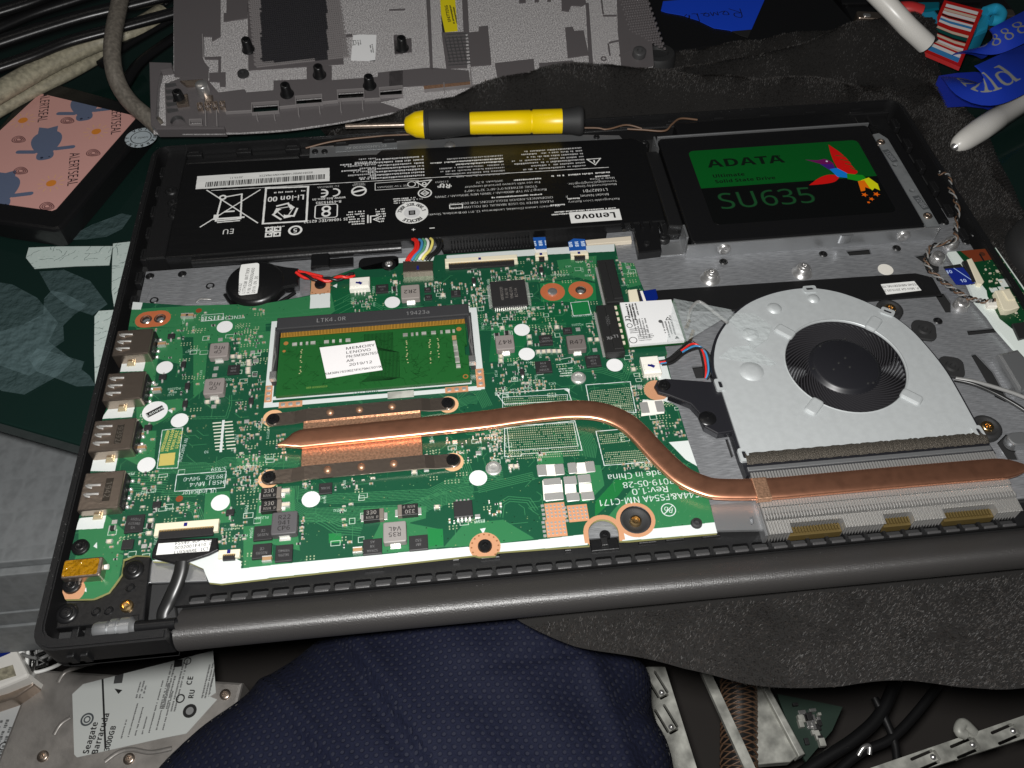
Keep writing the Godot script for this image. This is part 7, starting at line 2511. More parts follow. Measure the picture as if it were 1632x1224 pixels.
	label_piece("label", P([-33.8, 53.7, -17.1, 54.1, -17.5, 58, -34, 57.7]), 1.5, 0.12, t, 19, 5.4, Color(0.88, 0.88, 0.87), func(q: Rect2) -> void:
		for i in 3:
			atlas.text(["FS540 eDP CABLE", "DC02001F410 REV. 0A", "LUXSHARE ICT"][i], q.position + Vector2(6.6, 1.0 + i * 1.6), 1.05, Color(0.16, 0.16, 0.16), 0, "m", 0.0, 1.0), -0.03)
	g = G.new()
	g.tube(G.bend3([v3(Vector2(-25.8, 60.4), 0.6), v3(Vector2(-26.1, 63.2), -0.2), v3(Vector2(-27.1, 66.6), -1.2), v3(Vector2(-28.5, 69.9), -2.2), v3(Vector2(-29.9, 72.5), -3.4), v3(Vector2(-31, 75.2), -4.4), v3(Vector2(-30.6, 77.9), -6)], 6), 2.3, 12, 0.7)
	part("cable", g, M.black_wire, t)
	g = G.new()
	g.prism(P([-37.3, 58.4, -33.1, 58.1, -19.3, 61.6, -18.1, 66.4, -36.3, 65.2]), -3, -2.2, 0.2)
	part("foil", g, M.sheet_steel, t)
	g = G.new()
	g.prism(P([-32.8, 73.1, -28.2, 71.9, -26.1, 78.8, -29.4, 80, -32.1, 77.6]), -7, -3.6, 0.8)
	part("cable_guide", g, M.matt_black, t)



# ---------- the removed bottom cover and the things round the bench ----------
func cv(p: PackedVector2Array) -> PackedVector2Array:
	var o := PackedVector2Array()
	for q in p:
		o.append(Vector2(q.x, -q.y))
	return o


func bench_things() -> void:
	bottom_cover()
	screwdriver()
	# drive enclosure with the seal sticker
	var t := thing("drive_enclosure", "black box with a pink sticker printed with grey seals", "box", Vector3(-105, -20, -160))
	var g := G.new()
	var top := P([-144, -227.2, -142.4, -229.6, -139.3, -230.2, -128, -228.6, -85.8, -205.8, -80.6, -200.2, -77.9, -192.7, -77.7, -188.2, -103.9, -117.6, -105.4, -115.2, -108.1, -114.7, -132.7, -122.4, -142.1, -126.3, -155.8, -177.6])
	g.prism(top, -20, -10, 1.6)
	part("case", g, M.smooth_black, t)
	var pink := Color(0.80, 0.60, 0.57)
	var blue := Color(0.36, 0.40, 0.50)
	var ink := Color(0.16, 0.1, 0.12)
	# the print is drawn upright to the words, then turned with the box
	var ax := deg_to_rad(81.0)
	var mid := Vector2(-110, -160)
	var pt := Paint.new(-62, -50, 124, 100, 10, pink)
	var to_print := func(p: Vector2) -> Vector2: return (p - mid).rotated(-ax)
	for p in [Vector2(-132.8, -208.6), Vector2(-94.5, -194.5), Vector2(-107.6, -156.8)]:
		pt.text("ALERTSEAL", to_print.call(p), 4.6, ink, 0, "s", 0.5, 0.8)
	for s in [[Vector2(-125, -178.5), 1.0], [Vector2(-112.4, -208.3), 1.0], [Vector2(-137, -145.1), 1.0]]:
		var c: Vector2 = to_print.call(s[0])
		# a plain seal shape: body, tail, flippers, muzzle
		var body := PackedVector2Array()
		for i in 28:
			var a := TAU * i / 28.0
			body.append(c + Vector2(cos(a) * 10.0, sin(a) * (7.0 - 2.0 * cos(a))))
		pt.poly(body, blue)
		pt.poly(PackedVector2Array([c + Vector2(-7, -4.5), c + Vector2(-13, -4.8), c + Vector2(-12, 0), c + Vector2(-14, 4.2), c + Vector2(-7, 4.5)]), blue)
		pt.poly(G.capsule(c + Vector2(6, -5), c + Vector2(6.5, -12.5), 1.3), blue)
		pt.poly(G.capsule(c + Vector2(6, 5), c + Vector2(4, 12.5), 1.3), blue)
		pt.poly(G.rrect(c.x + 10, c.y, 7, 8, 2.8), blue)
		pt.disc(c + Vector2(11.5, 1.4), 0.7, Color(0.12, 0.14, 0.22))
		pt.disc(c + Vector2(11.5, -2.0), 0.4, Color(0.12, 0.14, 0.22))
	for p in [Vector2(-140.8, -198.5), Vector2(-102.5, -185.2), Vector2(-115.8, -147.1)]:
		var c: Vector2 = to_print.call(p)
		pt.disc(c, 2.3, Color(0.82, 0.5, 0.16))
		for i in 11:
			var d := Vector2.from_angle(TAU * i / 11.0)
			pt.line(c + d * 4.0, c + d * 6.0, 0.35, Color(0.85, 0.66, 0.45))
	for p in [Vector2(-118.4, -195.8), Vector2(-138.9, -182.6), Vector2(-100.5, -168), Vector2(-132, -157.8), Vector2(-113.9, -130.6)]:
		var c: Vector2 = to_print.call(p)
		for k in 3:
			var e := PackedVector2Array()
			for i in 20:
				var a := TAU * i / 20.0
				e.append(c + Vector2(cos(a) * (2.4 - k * 0.7) * (1.0 + 0.3 * sin(a)), sin(a) * (3.4 - k)).rotated(0.6))
			pt.path(e, 0.4, Color(0.3, 0.14, 0.16), true)
	pt.barcode(-4, 46, 26, 3, Color(0.5, 0.3, 0.24), 8)
	g = G.new()
	g.area = pt.size()
	g.t = Transform3D(Basis(Vector3(0, 1, 0), -ax), v3(mid, 0))
	var st := PackedVector2Array()
	for p in P([-138.1, -220.2, -136, -220.6, -85, -196, -85, -194.3, -109.5, -128.6, -111.3, -127.5, -135.9, -135.1, -142.4, -138.1, -153.6, -180.7, -150.1, -191]):
		st.append(to_print.call(p))
	g.prism(st, -10.0, -9.8)
	part("pink_sticker", g, mat("seal_print", Color.WHITE, 0.55, 0.0, pt.tex()), t)
	for p in [Vector2(-110.9, -118.1), Vector2(-103.3, -124.5)]:
		g = G.new()
		g.lathe(P([1.8, 0, 1.4, 0.8, 0, 1.0]), v3(p, -14), 12, Basis(Vector3(1, 0, 0), Vector3(0, 0, 1), Vector3(0, -1, 0)))
		part("rivet", g, M.bright_steel, t)

	# white round tag half under the grey cable
	t = thing("round_label", "grey white disc label on the black box beside the laptop corner", "label", v3(Vector2(-78.1, -175), -8))
	label_piece("disc", G.circ(Vector2(-78.6, -175.1).x, Vector2(-78.6, -175.1).y, 7.6, 30), -8, 0.3, t, 18, 18, Color(0.66, 0.7, 0.72), func(q: Rect2) -> void:
		var c := q.position + Vector2(9, 9)
		atlas.ring(c, 4.8, 0.4, Color(0.15, 0.15, 0.15))
		for i in 14:
			var a := TAU * i / 14.0
			atlas.text("WARRANTY VOID."[i], c + Vector2.from_angle(a) * 6.6, 1.8, Color(0.12, 0.12, 0.12), rad_to_deg(a) + 90, "b")
		atlas.text("if open", c, 1.6, Color(0.2, 0.2, 0.2)), 0.0)

	# cables in the far left corner
	t = thing("grey_cable", "thick grey cable bending down beside the removed cover", "cable", Vector3(-100, -10, -240))
	g = G.new()
	var gp := [v3(Vector2(-87.4, -246.9), 28), v3(Vector2(-87.3, -229.9), 26), v3(Vector2(-87.3, -215.7), 24), v3(Vector2(-87, -203.6), 21), v3(Vector2(-85.7, -193.4), 17), v3(Vector2(-83.3, -186.6), 12), v3(Vector2(-78.5, -179.9), 8), v3(Vector2(-71.5, -173.2), 5), v3(Vector2(-65.7, -168.3), 1)]
	g.tube(G.bend3(gp, 7), 4.0, 16)
	part("jacket", g, M.rubber_grey, t)
	var beige := [["broad ivory cable behind the seal box", P([-154.8, -203.5, -145.4, -215.4, -133.8, -229.5, -122.2, -241.3, -109.8, -251.3, -95.3, -258.2, -79.8, -276.3]), 12.5, 0.0], ["narrow ivory cable beneath the broad one in the corner", P([-158, -201.1, -148.3, -212.9, -136.3, -225.8, -124.6, -237.4, -111.8, -252.4, -103.7, -264.3]), 9.0, -8.0]]
	for s in beige:
		t = thing("ivory_cable", s[0], "cable", v3(s[1][0], s[3]), "cables in the far left corner")
		g = G.new()
		var line := []
		for p in s[1]:
			line.append(v3(p, s[3]))
		g.tube(G.bend3(line, 5), s[2] / 2 * 0.95, 14, 0.8)
		part("jacket", g, M.old_ivory, t)
	var blacks := [
		[P([-164.5, -251.1, -145.5, -268.2, -127.7, -279.5, -108, -291.2]), 7.0, 8.0, "thick black cable at the very corner of the picture"], [P([-159.1, -234, -139.5, -246, -117, -258.3, -98.3, -266, -72.7, -276.6]), 7.0, 10.0, "thick black cable just above the broad ivory cable"], [P([-154.3, -219.5, -138, -229.4, -121.5, -241.6, -99.6, -251.7, -68.3, -265.7]), 6.0, 6.0, "thinner black cable resting against the broad ivory cable"],
		[P([-163.3, -257.2, -142.3, -270, -129.2, -282]), 6.5, 14.0, "black cable topmost in the left corner bundle"], [P([-106.3, -232.2, -95.9, -249.4, -86.4, -261.1, -74.5, -275.2]), 4.5, -2.0, "black cable with pale lettering near the removed cover"], [P([-94.2, -213.4, -89.3, -236.4, -80.5, -251.9, -71.8, -263.9]), 5.0, -6.0, "black cable lowest between grey cable and removed cover"]]
	for s in blacks:
		t = thing("black_cable", s[3], "cable", v3(s[0][0], s[2]), "cables in the far left corner")
		g = G.new()
		var line := []
		for p in s[0]:
			line.append(v3(p, s[2]))
		g.tube(G.bend3(line, 6), s[1] * 0.62, 12, 0.7)
		part("jacket", g, M.smooth_black, t)
	# lettering on one of them
	pt = Paint.new(0, 0, 60, 5, 12, Color(0.03, 0.03, 0.03))
	pt.text("E189529-S1 AWM 2464 VW-1", Vector2(30, 2.5), 2.4, Color(0.4, 0.4, 0.4))
	g = G.new()
	var ca: Vector2 = Vector2(-99.9, -251.2)
	var cb: Vector2 = Vector2(-85.2, -275.6)
	g.area = pt.size()
	g.t = Transform3D(Basis(Vector3(0, 1, 0), -(cb - ca).angle()), v3(ca, 2.6))
	g.prism(G.rect(30, 2.5, 52, 3.0), 0, 0.1)
	var host: Node = get_node("black_cable_004")
	part("lettering", g, mat("cable_print", Color.WHITE, 0.4, 0.0, pt.tex()), host)

	# black bag with the blue masking tape
	t = thing("black_case", "black shiny case under the blue masking tape", "case", Vector3(240, -20, -260))
	g = G.new()
	g.prism(G.rrect(236, -268, 118, 92, 8, 5, -0.12), -20, -6, 3.0)
	part("body", g, M.smooth_black, t)
	g = G.new()
	g.prism(G.rrect(350, -275, 95, 78, 5, 4, 0.05), -20, -9, 2.0)
	for i in 4:
		g.box(340, -9, -300 + i * 14, 80, 1.4, 3, 0.5, 0.08)
	tag(part("black_tray", g, M.smooth_black, self), "black ribbed plastic tray beside the blue tape", "tray")
	t = thing("round_lens", "round black lens-like disc at the right end of the removed cover", "lens", v3(Vector2(182.1, -208.8), -14))
	g = G.new()
	g.lathe(P([9, -14, 9.2, -2, 8.4, 0, 5.5, 0.4, 4.8, -1.4, 0, -1.6]), v3(Vector2(182.1, -208.8), 0), 30)
	part("cap", g, M.matt_black, t)
	var tp := P([194.8, -259.1, 203, -283.9, 261.7, -277.5, 254.9, -262.9, 235.8, -226.8, 232.1, -229.5, 227.9, -235, 219.8, -238.2, 213, -246.8, 205.4, -253.1, 197.2, -256.9])
	label_piece("masking_tape", tp, -5.8, 0.25, self, 72, 36, Color(0.04, 0.27, 0.82), func(q: Rect2) -> void:
		# the handwritten name, pen strokes, upside down to the viewer
		var c := q.position + Vector2(38, 26.5)
		var pen := Color(0.01, 0.03, 0.2)
		var strokes := [[0, 0, -1, -7, -2.4, -9, -5, -7, -4.4, -4, -1, -4, -6, 1], [-9, -1, -11, -4, -8, -5, -8, -2, -9.5, -1, -12.5, -2], [-13.5, -1, -14, -4.5, -15.5, -1.5, -17, -4.6, -17.5, -1], [-20, -1, -22, -3.4, -19.6, -4.8, -19, -2, -23, -1.5], [-25, -1, -26, -9, -25.4, -2, -28, -1], [-31, -1, -33, -3.4, -30.5, -4.8, -30, -2, -32, -9.4]]
		for s in strokes:
			var line := PackedVector2Array()
			for i in range(0, s.size(), 2):
				line.append(c + Vector2(s[i] + 15.0, -s[i + 1] - 12.0))
			atlas.path(G.bend(line, 4), 0.5, pen), -0.05)
	var mt: Node = get_node("masking_tape")
	tag(mt, "torn blue masking tape with a handwritten name on it", "tape")

	right_corner()


func screwdriver() -> void:
	var t := thing("screwdriver", "yellow and black handled screwdriver lying across the laptop's far edge", "screwdriver", Vector3(80, 2, -149))
	var a := v3(Vector2(50.1, -147.8), 9.0)
	var b := v3(Vector2(132.2, -142.3), 9.0)
	var d := (b - a).normalized()
	var s := d.cross(Vector3.UP).normalized()
	var ax := Basis(s, d, s.cross(d))
	var l := a.distance_to(b)
	var g := G.new()
	g.lathe(P([2.2, 0, 3.6, 0.8, 5.8, 5, 6.3, 8.6, 6.3, 9]), a, 28, ax)
	part("yellow_collar", g, M.yellow_plastic, t)
	g = G.new()
	var prof := P([6.4, 9])
	for i in 22:
		var q := i / 21.0
		var r := lerpf(6.5, 5.3, smoothstep(0.0, 1.0, q)) + sin(q * PI) * 0.5
		prof.append(Vector2(r, 9.4 + q * 20.0))
		prof.append(Vector2(r - 0.22, 9.4 + q * 20.0 + 0.5))
	prof.append(Vector2(5.0, 30))
	g.lathe(prof, a, 28, ax)
	part("rubber_grip", g, M.matt_black, t)
	g = G.new()
	g.lathe(PackedVector2Array([Vector2(4.9, 30), Vector2(5.1, 31), Vector2(5.3, 50), Vector2(5.4, 57.5), Vector2(5.0, 58), Vector2(5.0, 58.6), Vector2(5.5, 59), Vector2(5.6, l - 10)]), a, 28, ax)
	part("yellow_handle", g, M.yellow_plastic, t)
	g = G.new()
	g.lathe(PackedVector2Array([Vector2(5.7, l - 10), Vector2(5.9, l - 6), Vector2(6.7, l - 2.4), Vector2(6.6, l - 1), Vector2(5.8, l - 0.2), Vector2(0, l)]), a, 28, ax)
	part("end_cap", g, M.matt_black, t)
	g = G.new()
	g.tube([a + d * 0.5, a - d * 27], 1.15, 12)
	part("steel_shaft", g, M.shell_steel, t)


func bottom_cover() -> void:
	var t := thing("bottom_cover", "grey underside cover of the laptop lying open behind it", "laptop cover", Vector3(-66.9, 3, -164.8))
	t.transform = Transform3D(Basis(Vector3(0.9954, 0, -0.0961), Vector3(0.0233, 0.9703, 0.2407), Vector3(0.0932, -0.2419, 0.9658)).orthonormalized(), Vector3(-66.9, 3, -164.8) * MM)
	var add := func(called: String, g: G, m: Material) -> MeshInstance3D:
		var o := MeshInstance3D.new()
		o.name = unique(called, t)
		o.mesh = g.mesh()
		o.material_override = m
		t.add_child(o, true)
		return o
	var g := G.new()
	g.area = Rect2(0, -60, 30, 30)
	var windows := [cv(P([45.5, 7.5, 58.3, 6.7, 57.9, 0.4, 45.1, 1.2])), cv(P([66.1, 8.5, 79, 7.8, 78.7, 2.2, 65.9, 3])), cv(P([86.2, 9.3, 99.2, 8.3, 98.7, 2.4, 85.9, 3.4])), cv(P([106.3, 7.7, 117.8, 7.3, 117, 1.4, 105.9, 2.3])), cv(P([16.3, 2, 22.1, 1.3, 22.1, -1.9, 16.3, -1.4]))]
	var openings := []
	for p in windows:
		openings.append(G.inset(G.ccw(p), 0.35))
	var shell := G.bend(cv(P([-0.7, -2.1, 16.6, -5, 38.2, -8, 60, -9.7, 82.3, -9.2, 105, -7.6, 115.8, -6.7])), 3)
	shell.append_array(cv(P([167.7, -3.4, 203.5, -3.8, 226.3, -0.8, 243.6, 2.6, 256.6, 66.6])))
	shell.append_array(cv(P([12.1, 100.2, 9.8, 37.1, -0.6, 39.1])))
	g.plate(shell, openings, -0.7, 0, true)
	M.sprayed_grey.texture_repeat = true
	M.sprayed_grey.uv1_triplanar = true
	add.call("shell", g, M.sprayed_grey)
	# outer rim walls
	g = G.new()
	g.prism(cv(P([-0.6, 39.1, 9.8, 37.1, 10, 33, 4.8, 32.8, 3.1, 25, 1.7, 3.9, 3.8, -0.7, 32.5, -5.8, 32.4, -7.3, 1.5, -2.7, -0.9, 0.5])), -2, 3.5, 0.4)
	add.call("corner_wall", g, M.bare_cover)
	# bare plastic patches, raised a little from the sprayed metal
	for p in [
		cv(P([12.1, 100.2, 35.8, 96.8, 33.3, 53.7, 29, 51.1, 29.1, 54.2, 24.2, 55, 23.9, 41.6, 24.9, 37.8, 26.6, 34.5, 25.8, 26.4, 10, 31])),
		cv(P([35.8, 69.5, 37.1, 69.3, 38.7, 96.4, 49.6, 94.8, 47.2, 64.2, 35.4, 63.3])), cv(P([25, 41.4, 32.7, 40.6, 32.1, 30.4, 30.9, 30.6, 31.3, 38.9, 25, 39.9])), cv(P([26.5, 30.9, 34.3, 30.3, 33.8, 20.8, 31.1, 21.6, 31.3, 24.3, 26.3, 25.5])),
		cv(P([13.6, 29.9, 25.8, 26.4, 30.2, 17.9, 42.8, 18, 43.3, 15.9, 56.2, 15.3, 56.7, 21.3, 72.5, 19.9, 73.2, 27.7, 85.4, 26.6, 84.4, 17.4, 106.6, 16.1, 107.1, 18.8, 119.4, 18.6, 117, 1.6, 105.3, 0.4, 115.9, -6.1, 105.1, -7.2, 82.3, -8.9, 60, -9.4, 38.2, -7.7, 5.2, -1.8, 5.4, 26.7])),
		cv(P([49.3, 94.8, 94.8, 88.4, 91.9, 39.2, 91.3, 26.8, 45.2, 29.7])), cv(P([118, 42.2, 122.6, 41.5, 120.9, 29.1, 117, 29.6])), cv(P([92.3, 46, 97.8, 46, 97.6, 44.2, 92.5, 44.4])),
		cv(P([155.2, 38.3, 160.9, 38.3, 161.5, 41.5, 166.2, 41.5, 163.3, 15.5, 152.8, 15.9])), cv(P([205, 34.4, 209, 34.5, 209.3, 31.4, 214.1, 31.2, 212.9, 14.5, 202, 14.1])), cv(P([165.1, 16.3, 184.9, 16.2, 183.8, 8.6, 180.3, 8.4, 179.6, 4.2, 164.4, 4.7])),
		cv(P([186.9, 13, 204.3, 12.2, 203.4, 1.4, 188.8, 3.1, 189.8, 8.7, 186.6, 9])), cv(P([211.3, 73.1, 224.7, 71.2, 219.3, 49.1, 217, 47.6, 211.5, 48.9, 209.3, 44.9, 205.8, 46.1])), cv(P([140, 83.2, 142.3, 82.9, 134, 15.9, 132.8, 18.1])), cv(P([158.8, 80.6, 161.7, 80.2, 155.9, 37.7, 153.2, 39.2])),
		cv(P([112.6, 18.8, 132.7, 18.3, 151.4, 13.5, 150.9, 5.9, 111.2, 8.5])), cv(P([221, 49.4, 219.4, 49.7, 209.8, -0.9, 212.1, -0.8])), cv(P([240.4, 68.9, 256.6, 66.6, 244, 2.8, 226.6, -0.2, 231.1, 26.5])), cv(P([117.6, 38.6, 126.6, 38.8, 125.5, 29.7, 116.8, 29.6])), cv(P([142.1, 40.3, 154.2, 39.1, 151, 15.3, 140.7, 16.4])),
		cv(P([189, 76.3, 192.6, 75.8, 188.5, 54.2, 185, 54.4])), cv(P([197.3, 75.1, 199.6, 74.7, 195.4, 53.9, 193.1, 54])), cv(P([203.7, 74.2, 205.9, 73.8, 201.8, 53.4, 199.7, 53.5]))]:
		g = G.new()
		if openings.any(func(o): return Geometry2D.intersect_polygons(p, o).size() > 0):
			g.plate(p, openings, 0, 0.5)
		else:
			g.prism(p, 0, 0.5, 0.12)
		add.call("bare_patch", g, M.bare_cover)
	# vent with its grid of holes
	var va: Vector2 = Vector2(48.3, 77)
	var vb: Vector2 = Vector2(93.6, 70.4)
	var vc: Vector2 = Vector2(45.2, 30.2)
	g = G.new()
	g.prism(cv(P([55.7, 93.9, 89, 89.2, 84.2, 30.9, 51.9, 33.2])), 0.5, 0.7)
	add.call("dust_mesh", g, M.fan_black)
	var ring := G.new()
	ring.lathe(P([0.78, 0.5, 0.72, 1.1, 0.5, 1.1, 0.46, 0.5]), Vector3.ZERO, 6)
	var mm := MultiMesh.new()
	mm.transform_format = MultiMesh.TRANSFORM_3D
	mm.mesh = ring.mesh()
	var spots := []
	var inner_spots := []
	var dusty := cv(P([55.7, 93.9, 89, 89.2, 84.2, 30.9, 51.9, 33.2]))
	var rows := int(absf(va.y - vc.y + -2) / 1.38)
	for j in range(-30, rows):
		for i in 43:
			var x := va.x + 0.6 + i * (vb.x - va.x) / 43.0 + (0.9 if j % 2 else 0.0)
			var spot := Vector3(x, 0.0, -(vc.y + 1.0 + (rows - j) * 1.38 - 1.2))
			(inner_spots if Geometry2D.is_point_in_polygon(Vector2(spot.x, spot.z), dusty) else spots).append(spot)
	mm.instance_count = spots.size()
	for i in spots.size():
		mm.set_instance_transform(i, Transform3D(Basis.IDENTITY, spots[i] * MM))
	var mi := MultiMeshInstance3D.new()
	mi.name = "vent_grid"
	mi.multimesh = mm
	mi.material_override = M.rib_light
	t.add_child(mi, true)
	tag(mi, "", "", "", "stuff")
	# the same grid, black under the dust mesh
	mm = MultiMesh.new()
	mm.transform_format = MultiMesh.TRANSFORM_3D
	mm.mesh = ring.mesh()
	mm.instance_count = inner_spots.size()
	for i in inner_spots.size():
		mm.set_instance_transform(i, Transform3D(Basis.IDENTITY, inner_spots[i] * MM))
	mi = MultiMeshInstance3D.new()
	mi.name = "mesh_grid"
	mi.multimesh = mm
	mi.material_override = M.blade_black
	t.add_child(mi, true)
	tag(mi, "", "", "", "stuff")
	# diamond studs along the right margin
	mm = MultiMesh.new()
	mm.transform_format = MultiMesh.TRANSFORM_3D
	var stud := G.new()
	stud.lathe(P([0.9, 0, 0.5, 0.7, 0, 0.7]), Vector3.ZERO, 6)
	mm.mesh = stud.mesh()
	spots = []
	var sa: Vector2 = Vector2(237.9, 49.4)
	var sb: Vector2 = Vector2(251.2, 47.5)
	for j in range(-30, 28):
		for i in 11:
			var x := sa.x + (sb.x - sa.x) * i / 10.0 + (1.0 if j % 2 else 0.0)
			var y := sa.y - j * 1.75
			if x - sa.x > (sa.y - 22 - y) * 0.9:
				spots.append(Vector3(x, 0.5, -y))
	mm.instance_count = spots.size()
	for i in spots.size():
		mm.set_instance_transform(i, Transform3D(Basis.IDENTITY, spots[i] * MM))
	mi = MultiMeshInstance3D.new()
	mi.name = "grip_studs"
	mi.multimesh = mm
	mi.material_override = M.bare_cover
	t.add_child(mi, true)
	tag(mi, "", "", "", "stuff")
	# screw pillars
	for s in [[Vector2(46.3, 42.9), 7.0], [Vector2(78.9, 21.5), 6.0], [Vector2(62.4, 12), 6.5], [Vector2(102.1, 11.1), 6.5], [Vector2(121.1, 32.8), 7.0], [Vector2(12.3, 15.8), 6.0]]:
		g = G.new()
		var h: float = s[1]
		g.lathe(PackedVector2Array([Vector2(3.4, 0.5), Vector2(3.2, 1.0), Vector2(2.6, 1.6), Vector2(2.2, h), Vector2(1.9, h + 0.3), Vector2(1.2, h + 0.3), Vector2(1.1, h - 3), Vector2(0, h - 3)]), Vector3(s[0].x, 0, -s[0].y), 20)
		add.call("screw_pillar", g, M.smooth_black)
	g = G.new()
	var q: Vector2 = Vector2(42.6, 28)
	g.lathe(P([2.9, 0, 2.7, 0.9, 1.2, 1.0, 0.9, 0.3, 0, 0.3]), Vector3(q.x, 0, -q.y), 20)
	add.call("flat_boss", g, M.matt_black)
	q = Vector2(23.9, 17.9)
	g = G.new()
	g.lathe(P([2.9, 0.5, 2.9, 6.8, 2.5, 7.2, 0, 7.1]), Vector3(q.x, 0, -q.y), 22)
	add.call("steel_pin", g, M.bright_steel)
	q = Vector2(238, 10.5)
	g = G.new()
	g.lathe(P([3.4, 0.5, 3.3, 3.4, 2.9, 3.8, 1.4, 3.8, 1.2, 2.4, 0, 2.4]), Vector3(q.x, 0, -q.y), 22)
	add.call("corner_boss", g, M.grey_plastic)
	# torn copper tinted fragments in the corner
	for p in [cv(P([12.9, 26.5, 23.6, 25.9, 23.6, 23.4, 17.8, 22.8, 15.6, 23.1])), cv(P([10.1, 16.1, 16.1, 18.1, 16.5, 11.2, 11.1, 11.1])), cv(P([23.7, 15.5, 27.8, 15.3, 27.6, 11.3, 23.9, 11.5]))]:
		g = G.new()
		g.prism(p, 0.6, 2.2, 0.4)
		add.call("worn_corner_fin", g, M.shell_steel)
	g = G.new()
	for i in 4:
		q = Vector2(21.6, 9.5).lerp(Vector2(31.9, 8.8), i / 3.0)
		g.plate(G.rrect(q.x, -q.y, 2.6, 4.0, 0.3), [G.rrect(q.x, -q.y, 1.7, 3.0, 0.3)], 0.5, 2.2)
	add.call("cell_row", g, M.shell_steel)
	for i in 5:
		g = G.new()
		q = Vector2(6.1, 25.6).lerp(Vector2(6.3, 9.9), i / 4.0)
		g.prism(PackedVector2Array([Vector2(q.x, -q.y), Vector2(q.x + 5, -q.y + 0.8), Vector2(q.x, -q.y + 1.2)]), 0.5, 2.5, 0.2)
		add.call("comb_tooth", g, M.grey_plastic)
	q = Vector2(11, 1.5)
	g = G.new()
	g.lathe(P([3.3, 0.5, 3.3, 2.6, 2.8, 2.6, 2.8, 0.5]), Vector3(q.x, 0, -q.y), 20, Basis.IDENTITY, PI, TAU)
	add.call("ring_clip", g, M.grey_plastic)
	# catch windows along the near edge, framed with thin ribs
	for p in windows:
		g = G.new()
		g.plate(p, [G.inset(G.ccw(p), 0.35)], 0.5, 2.4)
		add.call("catch_frame", g, M.rib_light)
	g = G.new()
	for s in [[Vector2(33.1, 4), Vector2(45.5, 3)], [Vector2(58.2, 3.3), Vector2(66, 3.1)], [Vector2(78.7, 3.1), Vector2(85.9, 2.9)], [Vector2(98.7, 1.9), Vector2(106.2, 1.3)], [Vector2(47.4, 1.1), Vector2(47.5, -2.7)], [Vector2(55.5, 0.5), Vector2(55.5, -3.5)], [Vector2(67, 2.4), Vector2(66.8, -2.9)], [Vector2(77, 1.9), Vector2(76.8, -2.8)], [Vector2(87.2, 2.7), Vector2(86.7, -3.5)], [Vector2(97.6, 2.1), Vector2(97.1, -3.7)], [Vector2(24, 6.7), Vector2(23.7, -4.2)], [Vector2(29.1, 5.9), Vector2(28.8, -4.1)], [Vector2(204.5, 1.5), Vector2(203.3, -5.4)], [Vector2(151, 2.6), Vector2(204.5, -0.1)], [Vector2(150.7, -0.1), Vector2(193.2, -3.9)], [Vector2(127.8, 3.1), Vector2(150.3, 2.7)], [Vector2(137.9, 6.2), Vector2(137.2, 0.4)], [Vector2(152.4, 13.9), Vector2(151, 2.6)], [Vector2(205.5, -0.8), Vector2(211.5, -1)], [Vector2(25, 55), Vector2(24.6, 40.9)]]:
		var a: Vector2 = s[0]
		var b: Vector2 = s[1]
		var d := (b - a)
		g = G.new()
		g.box((a.x + b.x) / 2, 0.4, -(a.y + b.y) / 2, d.length(), 1.8, 0.5, 0.1, -d.angle())
		add.call("thin_rib", g, M.rib_light)
	for i in 8:
		g = G.new()
		q = Vector2(158.2, 3.1).lerp(Vector2(202.2, 0.2), i / 7.0)
		g.box(q.x, 0.4, -q.y + 0.6, 0.6, 2.2, 4.4, 0.1)
		add.call("ladder_rib", g, M.rubber_grey)
	g = G.new()
	g.prism(cv(P([127.9, 6.3, 150.8, 5.6, 150.5, 2.9, 127.9, 3.5])), 0.5, 1.4, 0.2)
	add.call("brass_strip", g, M.copper_plate)
	g = G.new()
	for i in 10:
		var a: Vector2 = Vector2(143.9, 37.7).lerp(Vector2(141.9, 17.7), i / 9.0)
		g.box(a.x + 5.6, 0.5, -a.y, 11, 0.5, 0.35, 0, 0.05)
	for i in 5:
		var a: Vector2 = Vector2(143.2, 28.1).lerp(Vector2(151.2, 27.5), i / 4.0)
		g.box(a.x, 0.5, -a.y, 0.35, 0.6, 17, 0, 0.0)
	add.call("moulded_lattice", g, M.grey_plastic)
	g = G.new()
	for s in [[Vector2(228.2, 50.8), Vector2(226.7, 40.8)], [Vector2(226.4, 39.6), Vector2(233.4, 38.6)], [Vector2(225.1, 21), Vector2(231.5, 21.8)], [Vector2(224.5, 20.5), Vector2(223.5, 12.7)], [Vector2(228.2, 12), Vector2(234, 13.9)], [Vector2(235.7, 22.3), Vector2(234.3, 13.3)], [Vector2(118.1, 59.4), Vector2(126.2, 58.7)], [Vector2(228, 0.7), Vector2(240, 2.8)]]:
		var a: Vector2 = s[0]
		var b: Vector2 = s[1]
		g.box((a.x + b.x) / 2, 0, -(a.y + b.y) / 2, a.distance_to(b), 0.6, 0.8, 0.1, -(b - a).angle())
	add.call("shallow_rib", g, M.bare_cover)
	q = Vector2(219.9, 11.2)
	g = G.new()
	g.lathe(P([1.6, 0, 1.4, 0.4, 0.9, 0.4, 0.8, 0.05]), Vector3(q.x, 0, -q.y), 14)
	add.call("eyelet", g, M.bare_cover)
	# labels
	var r := cell(12, 26, Color(0.80, 0.74, 0.03))
	atlas.text("SP47TTENG", r.position + Vector2(3.6, 12), 1.7, Color(0.1, 0.1, 0.05), -90, "b")
	atlas.scribble(r.position + Vector2(5.4, 20), 15, 3, 1.7, Color(0.15, 0.15, 0.08), 91, -90, 0.9)
	g = G.new()
	var yp := cv(P([147.2, 82.2, 154.8, 81.1, 150.4, 40.4, 142.5, 40.6]))
